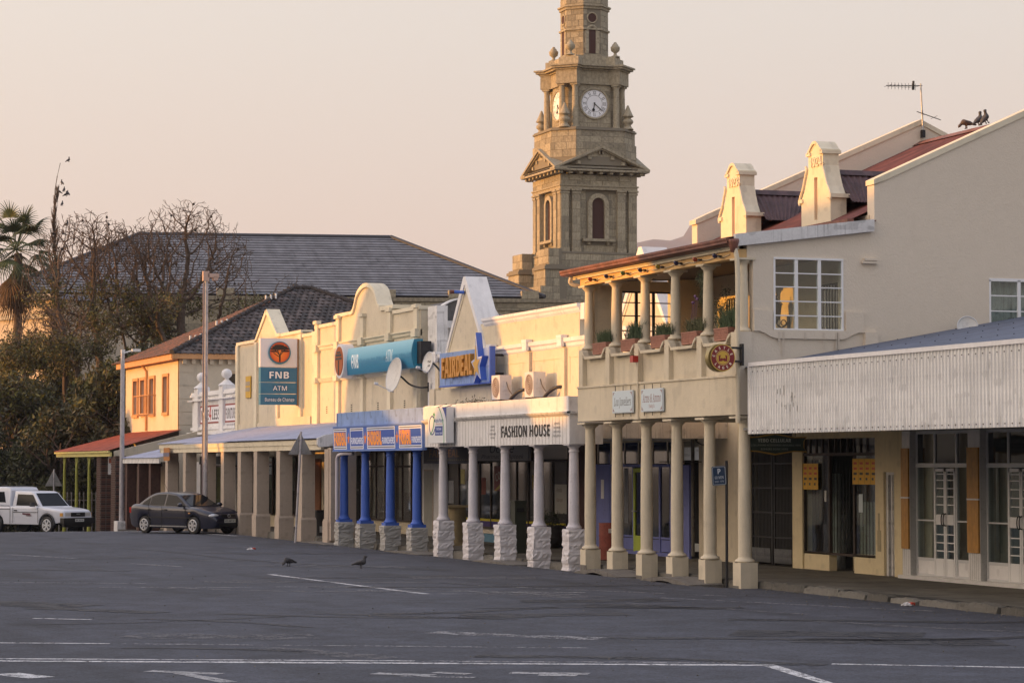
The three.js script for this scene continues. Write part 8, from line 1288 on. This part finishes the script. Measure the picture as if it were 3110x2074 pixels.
// pavement furniture
{
  const B = thing('oil_drum', 'rust red oil drum standing between the first two cream columns', 'drum', 22.6, walk, 57.6); raw(B, 'barrel', fin(new THREE.LatheGeometry([[0, 0], [0.28, 0], [0.28, 0.03], [0.27, 0.04], [0.27, 0.27], [0.285, 0.29], [0.27, 0.31], [0.27, 0.56], [0.285, 0.58], [0.27, 0.6], [0.27, 0.85], [0.28, 0.88], [0.26, 0.88], [0.25, 0.8], [0, 0.8]].map((p) => new THREE.Vector2(...p)), 28)), M(0.24, 0.045, 0.025, { map: 'grime', size: 0.8, rough: 0.55 })); raw(B, 'painted_mark', merge([lbox(0.09, 0.1, 0.01, -0.1, 0.7, 0.262), lbox(0.05, 0.06, 0.01, 0.02, 0.7, 0.266)]), mat.white);
  for (const [x, s, k, label] of [[24.35, 66.4, 1, 'large dark round pot before the pharmacy window, right one'], [23.75, 67.6, 0.8, 'smaller dark round pot before the pharmacy window, left one']]) { const P = thing('flower_pot', label, 'pot', x, walk, s, 'round pots before the pharmacy'); raw(P, 'pot', fin(new THREE.LatheGeometry([[0, 0], [0.22, 0], [0.36, 0.14], [0.42, 0.3], [0.38, 0.46], [0.3, 0.54], [0.34, 0.58], [0.34, 0.62], [0.28, 0.62], [0.26, 0.5], [0, 0.5]].map(([a, b]) => new THREE.Vector2(a * k, b * k)), 24)), M(0.035, 0.03, 0.028, { rough: 0.5 })); seed = 500 + Math.round(x * 10); const pts = []; for (let i = 0; i < 60; i++) pts.push(new THREE.Vector3(rr(-0.22, 0.22) * k, (0.6 + rr(0, 0.3)) * k, rr(-0.22, 0.22) * k)); foliage(P, 'plant', pts, [[0.05, 0.07, 0.03], [0.04, 0.055, 0.03]], clumps[1], [0.2, 0.4]); }
  const G = thing('litter_post', 'dark green square litter post behind the white columns', 'bin', 22.15, walk, 62.9); raw(G, 'post', merge([lbox(0.3, 1.3, 0.34, 0, 0.65, 0), lbox(0.34, 0.05, 0.38, 0, 1.32, 0)]), M(0.035, 0.04, 0.026, { rough: 0.6 })); raw(G, 'slot', lbox(0.2, 0.1, 0.02, 0, 1.1, 0.172), mat.dark);
  const C = thing('pedestal_bin', 'cream pedestal bin behind the leftmost white column', 'bin', 22.6, walk, 69.6); raw(C, 'bin_body', merge([lbox(0.6, 0.08, 0.7, 0, 0.04, 0), fin(new THREE.CylinderGeometry(0.36, 0.44, 1.0, 4).rotateY(Math.PI / 4).translate(0, 0.56, 0)), lbox(0.66, 0.06, 0.76, 0, 1.09, 0)]), M(0.46, 0.36, 0.2, { map: 'plaster', size: 1 })); raw(C, 'bin_mouth', lbox(0.02, 0.14, 0.24, -0.27, 0.85, 0), mat.dark);
  const D = thing('black_bin', 'black plastic bin beside the last square pillar', 'bin', 21.7, walk, 80.6); raw(D, 'bin_body', fin(new THREE.CylinderGeometry(0.28, 0.22, 0.78, 4, 1).rotateY(Math.PI / 4).translate(0, 0.39, 0)), mat.black); raw(D, 'bin_rim', lbox(0.44, 0.06, 0.44, 0, 0.78, 0), mat.black); raw(D, 'white_splash', lbox(0.2, 0.2, 0.01, 0, 0.2, 0.185), mat.whiteGrime);
  const H = thing('pharmacy_board', 'grey white board lettered Ochse Pharmacy Apteek above the pharmacy windows', 'sign', 24.6, 2.5, 71); part(H, 'board', box(24.6, 24.68, 2.5, 3.0, 69.0, 73.6), M(0.4, 0.39, 0.37)); part(H, 'sign_print', street(69.02, 73.58, 2.51, 2.99, 24.592), print(512, 128, (x, w, h) => { x.fillStyle = '#a9a59c'; x.fillRect(0, 0, w, h); text(x, 'Ochse', 250, 36, 92, '#33322f', { w: 250, style: 'italic' }); text(x, 'Pharmacy // Apteek', 256, 98, 46, '#3d3b38', { w: 420, style: 'italic' }); }));
  const I = thing('furniture_board', 'dark blue board with faded orange furniture shop lettering under the canopy', 'sign', 24.5, 2.4, 76.1); part(I, 'board', box(24.5, 24.62, 2.42, 2.95, 73.7, 78.6), M(0.02, 0.03, 0.07, { rough: 0.5 })); part(I, 'sign_print', street(73.75, 78.55, 2.45, 2.92, 24.492), print(512, 64, (x, w, h) => { x.fillStyle = '#1c2436'; x.fillRect(0, 0, w, h); text(x, 'FAIRDEAL', 220, 26, 42, '#6d4a28', { w: 330 }); x.fillStyle = '#5b553f'; for (let i = 0; i < 20; i++) x.fillRect(40 + i * 22, 50, 12, 6); }));
  const J = thing('window_poster', 'white handwritten poster in the pharmacy window beside the last white column', 'poster', 24.75, 1.05, 66.8); part(J, 'paper', street(66.35, 67.3, 1.05, 1.85, 24.76), print(192, 160, (x, w, h) => { x.fillStyle = '#8f8d86'; x.fillRect(0, 0, w, h); text(x, 'Honda', 70, 30, 32, '#4b3f38', { style: 'italic', w: 90 }); text(x, 'Karoo', 76, 84, 30, '#5d4038', { style: 'italic', w: 100 }); }));
  const K = thing('red_display', 'red and yellow price display inside the pharmacy window', 'poster', 24.77, 1.6, 72.2); part(K, 'paper', street(71.6, 72.5, 1.62, 2.35, 24.775), print(128, 128, (x, w, h) => { x.fillStyle = '#6d1f22'; x.fillRect(0, 0, w, h); x.fillStyle = '#a3922a'; x.beginPath(); x.moveTo(0, 128); x.lineTo(128, 70); x.lineTo(128, 100); x.lineTo(20, 128); x.fill(); text(x, 'CO', 48, 54, 56, '#a9a49c', { w: 70, rot: -0.3 }); }));
  const L = thing('banded_notice', 'orange notice hung under the verandah fascia near the tall pole', 'sign', 20.8, 2.5, 99.7); part(L, 'board', box(20.62, 20.64, 2.54, 3.04, 99.1, 100.2), M(0.42, 0.18, 0.05)); part(L, 'board_band', box(20.61, 20.62, 2.7, 2.85, 99.1, 100.2), M(0.16, 0.15, 0.2));
  const N = thing('wall_notice', 'faded yellow notice on the cream bank wall left of the tall sign', 'sign', 24.7, 5.1, 103.4); part(N, 'board', box(24.74, 24.78, 5.1, 5.98, 103.0, 103.85), M(0.62, 0.38, 0.06)); part(N, 'printed_band', merge([box(24.73, 24.74, 5.36, 5.52, 103.05, 103.8), box(24.73, 24.74, 5.6, 5.76, 103.05, 103.8)]), M(0.4, 0.32, 0.22));
  const O = thing('house_notice', 'small white board hung under the red verandah fascia', 'sign', 20.7, 2.2, 113.6); part(O, 'board', box(20.9, 21.25, 1.95, 2.75, 113.5, 113.53), mat.whiteGrime); part(O, 'printed_band', box(20.93, 21.22, 2.45, 2.65, 113.49, 113.5), M(0.4, 0.12, 0.08));
  const Q = thing('diamond_sign', 'small white diamond notice among the dark posts behind the car', 'sign', 21.5, 0.7, 107.3); part(Q, 'plate', slabS([[21.4, 0.7], [21.62, 1.0], [21.62, 1.3], [21.4, 1.6]], 107.3, 107.33), mat.whiteGrime);
}
{
  // spear-topped iron fence beyond the green posts
  const F = thing('iron_fence', 'grey iron railing fence with pointed pickets behind the green posts', 'fence', 22.6, gy(127), 127); const g = rod(V(0, -1.7, 0), V(0, 0.95, 0), 0.035, 0.03, 6); const picket = merge([g, fin(new THREE.ConeGeometry(0.05, 0.14, 6).translate(0, 1.02, 0))]);
  for (let i = 0; i < 24; i++) { const x = 20.4 + i * 0.2; part(F, 'picket', picket.clone().translate(x, 0, -127), mat.signBack); } part(F, 'rail', merge([box(20.3, 25.1, 0.62, 0.68, 127.02, 127.06), box(20.3, 25.1, -1.2, -1.14, 127.02, 127.06)]), mat.signBack);
}
// pigeons: one continuous body each, from a smooth field
function blob(caps, k, res, size, cen) { // capsules [[a, b, ra, rb]] -> one mesh by marching cubes
  const mc = new MarchingCubes(res, new THREE.MeshStandardMaterial(), false, false, 60000); mc.isolation = 0; const N = res, v = new THREE.Vector3(), ab = new THREE.Vector3(), pa = new THREE.Vector3();
  for (let z = 0; z < N; z++) for (let y = 0; y < N; y++) for (let x = 0; x < N; x++) { v.set((x - N / 2) / (N / 2) * size, (y - N / 2) / (N / 2) * size, (z - N / 2) / (N / 2) * size).add(cen); let acc = 0; for (const [a, b, ra, rb] of caps) { ab.copy(b).sub(a); pa.copy(v).sub(a); const t = Math.max(0, Math.min(1, pa.dot(ab) / ab.lengthSq())); const d = pa.addScaledVector(ab, -t).length() - (ra + (rb - ra) * t); acc += Math.exp(-d / k); } mc.field[x + y * N + z * N * N] = k * Math.log(Math.max(acc, 1e-30)); }
  mc.update(); const n = mc.count ?? mc.geometry.drawRange.count, pos = new Float32Array(n * 3); for (let i = 0; i < n; i++) for (let c = 0; c < 3; c++) pos[i * 3 + c] = mc.positionArray[i * 3 + c] * size + [cen.x, cen.y, cen.z][c];
  let g = new THREE.BufferGeometry(); g.setAttribute('position', new THREE.BufferAttribute(pos, 3)); g = mergeVertices(g, 1e-5); g.computeVertexNormals(); return fin(g.toNonIndexed());
}
const P3 = (x, y, z) => new THREE.Vector3(x, y, z);
const pigeonBody = (peck) => { const head = peck ? P3(0.16, 0.07, 0) : P3(0.105, 0.275, 0), neck = P3(0.075, 0.17, 0); return blob([[P3(0.06, 0.145, 0), P3(-0.06, 0.125, 0), 0.062, 0.05], [P3(-0.06, 0.125, 0), P3(-0.2, 0.09, 0), 0.036, 0.016], [P3(-0.17, 0.098, 0.012), P3(-0.2, 0.09, -0.012), 0.014, 0.014], [neck, head, 0.042, 0.024], [head, head.clone().add(peck ? P3(0.01, -0.01, 0) : P3(0.012, 0.002, 0)), 0.027, 0.022], [head, head.clone().add(peck ? P3(0.03, -0.045, 0) : P3(0.055, -0.008, 0)), 0.012, 0.004], [P3(0.02, 0.1, 0.025), P3(0.02, 0.01, 0.03), 0.014, 0.007], [P3(0.0, 0.1, -0.025), P3(0.0, 0.01, -0.03), 0.014, 0.007], [P3(0.02, 0.008, 0.03), P3(0.05, 0.006, 0.035), 0.006, 0.005], [P3(0, 0.008, -0.03), P3(0.03, 0.006, -0.035), 0.006, 0.005], [P3(0.03, 0.165, 0.045), P3(-0.13, 0.115, 0.03), 0.03, 0.014], [P3(0.03, 0.165, -0.045), P3(-0.13, 0.115, -0.03), 0.03, 0.014]], 0.011, 56, 0.26, P3(-0.02, 0.14, 0)); };
const standing = pigeonBody(false), pecking = pigeonBody(true), feathers = M(0.06, 0.057, 0.06, { rough: 0.7 }), brownF = M(0.075, 0.052, 0.045, { rough: 0.7 });
function bird(name, label, geo, m, x, y, s, turn, k, tilt = 0, group) { const o = lit(new THREE.Mesh(geo, m)); o.name = numbered(name); o.position.copy(V(x, y, s)); o.rotation.set(0, turn, tilt); o.scale.setScalar(k); scene.add(o); tag(o, label, 'bird', group); }
bird('pigeon', 'pigeon pecking at the tarmac, left of the other road pigeon', pecking, feathers, 15.32, gy(59.8) + 0.0, 59.8, Math.PI + 0.4, 1.0);
bird('pigeon', 'pigeon standing upright on the tarmac, right of the pecking one', standing, feathers, 16.55, 0.0, 57.97, -0.5, 1.0);
{
  const yR = (x) => 7.28 + 0.456 * (x - 23.4) + 0.08; const row = [[27.85, 49.4, 0, 'hunched pigeon on the red roof, leftmost of the three roof pigeons'], [28.2, 49.4, 0.35, 'middle one of three pigeons on the red roof'], [28.42, 49.4, 0.6, 'upright pigeon on the red roof, rightmost of three']];
  row.forEach(([x, s, t, label], i) => bird('pigeon', label, i ? standing : pecking, i ? feathers : brownF, 29.22, 10.03, [52.2, 51.6, 51.27][i], [Math.PI - 0.4, 0.3, 0.2][i], 1.0, t, 'pigeons on the red roof')); void yR;
}
// small birds in the poplar
[[24.85, 19.55, 0.2], [24.45, 18.25, 2], [24.28, 17.75, 3], [24.6, 17.85, 1], [24.72, 17.6, 0], [24.8, 17.65, 2], [24.5, 17.05, 1], [24.8, 15.95, 0], [24.5, 15.4, 2], [25.2, 15.15, 1]].forEach(([x, y, t], i) => bird('small_bird', ['topmost small bird, on the very tip of the thin poplar', 'second highest small bird in the thin poplar, just below the tip bird', 'small bird low on the left side of the poplar top cluster', 'small bird in the middle of the poplar top cluster', 'lowest small bird of the poplar top cluster, second from the right', 'rightmost small bird of the poplar top cluster', 'single small bird just beneath the poplar top cluster', 'small bird on the tip of the shorter side shoot of the poplar', 'small bird against the poplar stem beside the shorter side shoot', 'lowest small bird, on the tip of the long right shoot of the poplar'][i], standing, feathers, x - 0.25, y - 0.1, 146.4, t, 0.95, 0.35, 'small birds in the thin poplar'));
// scraps on the road
[[17.2, 71.5, 'red and white scrap of litter on the tarmac before the leaning sign'], [20.95, 39.6, 'red and white scrap of litter against the kerb below the hoarding'], [21.4, 35.9, 'dark crumpled litter with yellow marks at the right end of the kerb']].forEach(([x, s, label], i) => { const B = thing('litter', label, 'litter', x, i === 2 ? walk : 0.005, s); seed = 600 + i; const g = new THREE.IcosahedronGeometry(0.1, 1), p = g.attributes.position; for (let k = 0; k < p.count; k++) p.setXYZ(k, p.getX(k) * rr(0.7, 1.3), Math.abs(p.getY(k)) * rr(0.2, 0.7), p.getZ(k) * rr(0.7, 1.2)); g.computeVertexNormals(); raw(B, 'scrap', fin(g), i === 2 ? mat.black : mat.white); raw(B, 'coloured_scrap', lbox(0.09, 0.05, 0.08, 0.08, 0.03, 0.04).rotateY(0.5), i === 2 ? M(0.5, 0.38, 0.03) : M(0.55, 0.08, 0.05)); });
renderer.render(scene, camera);
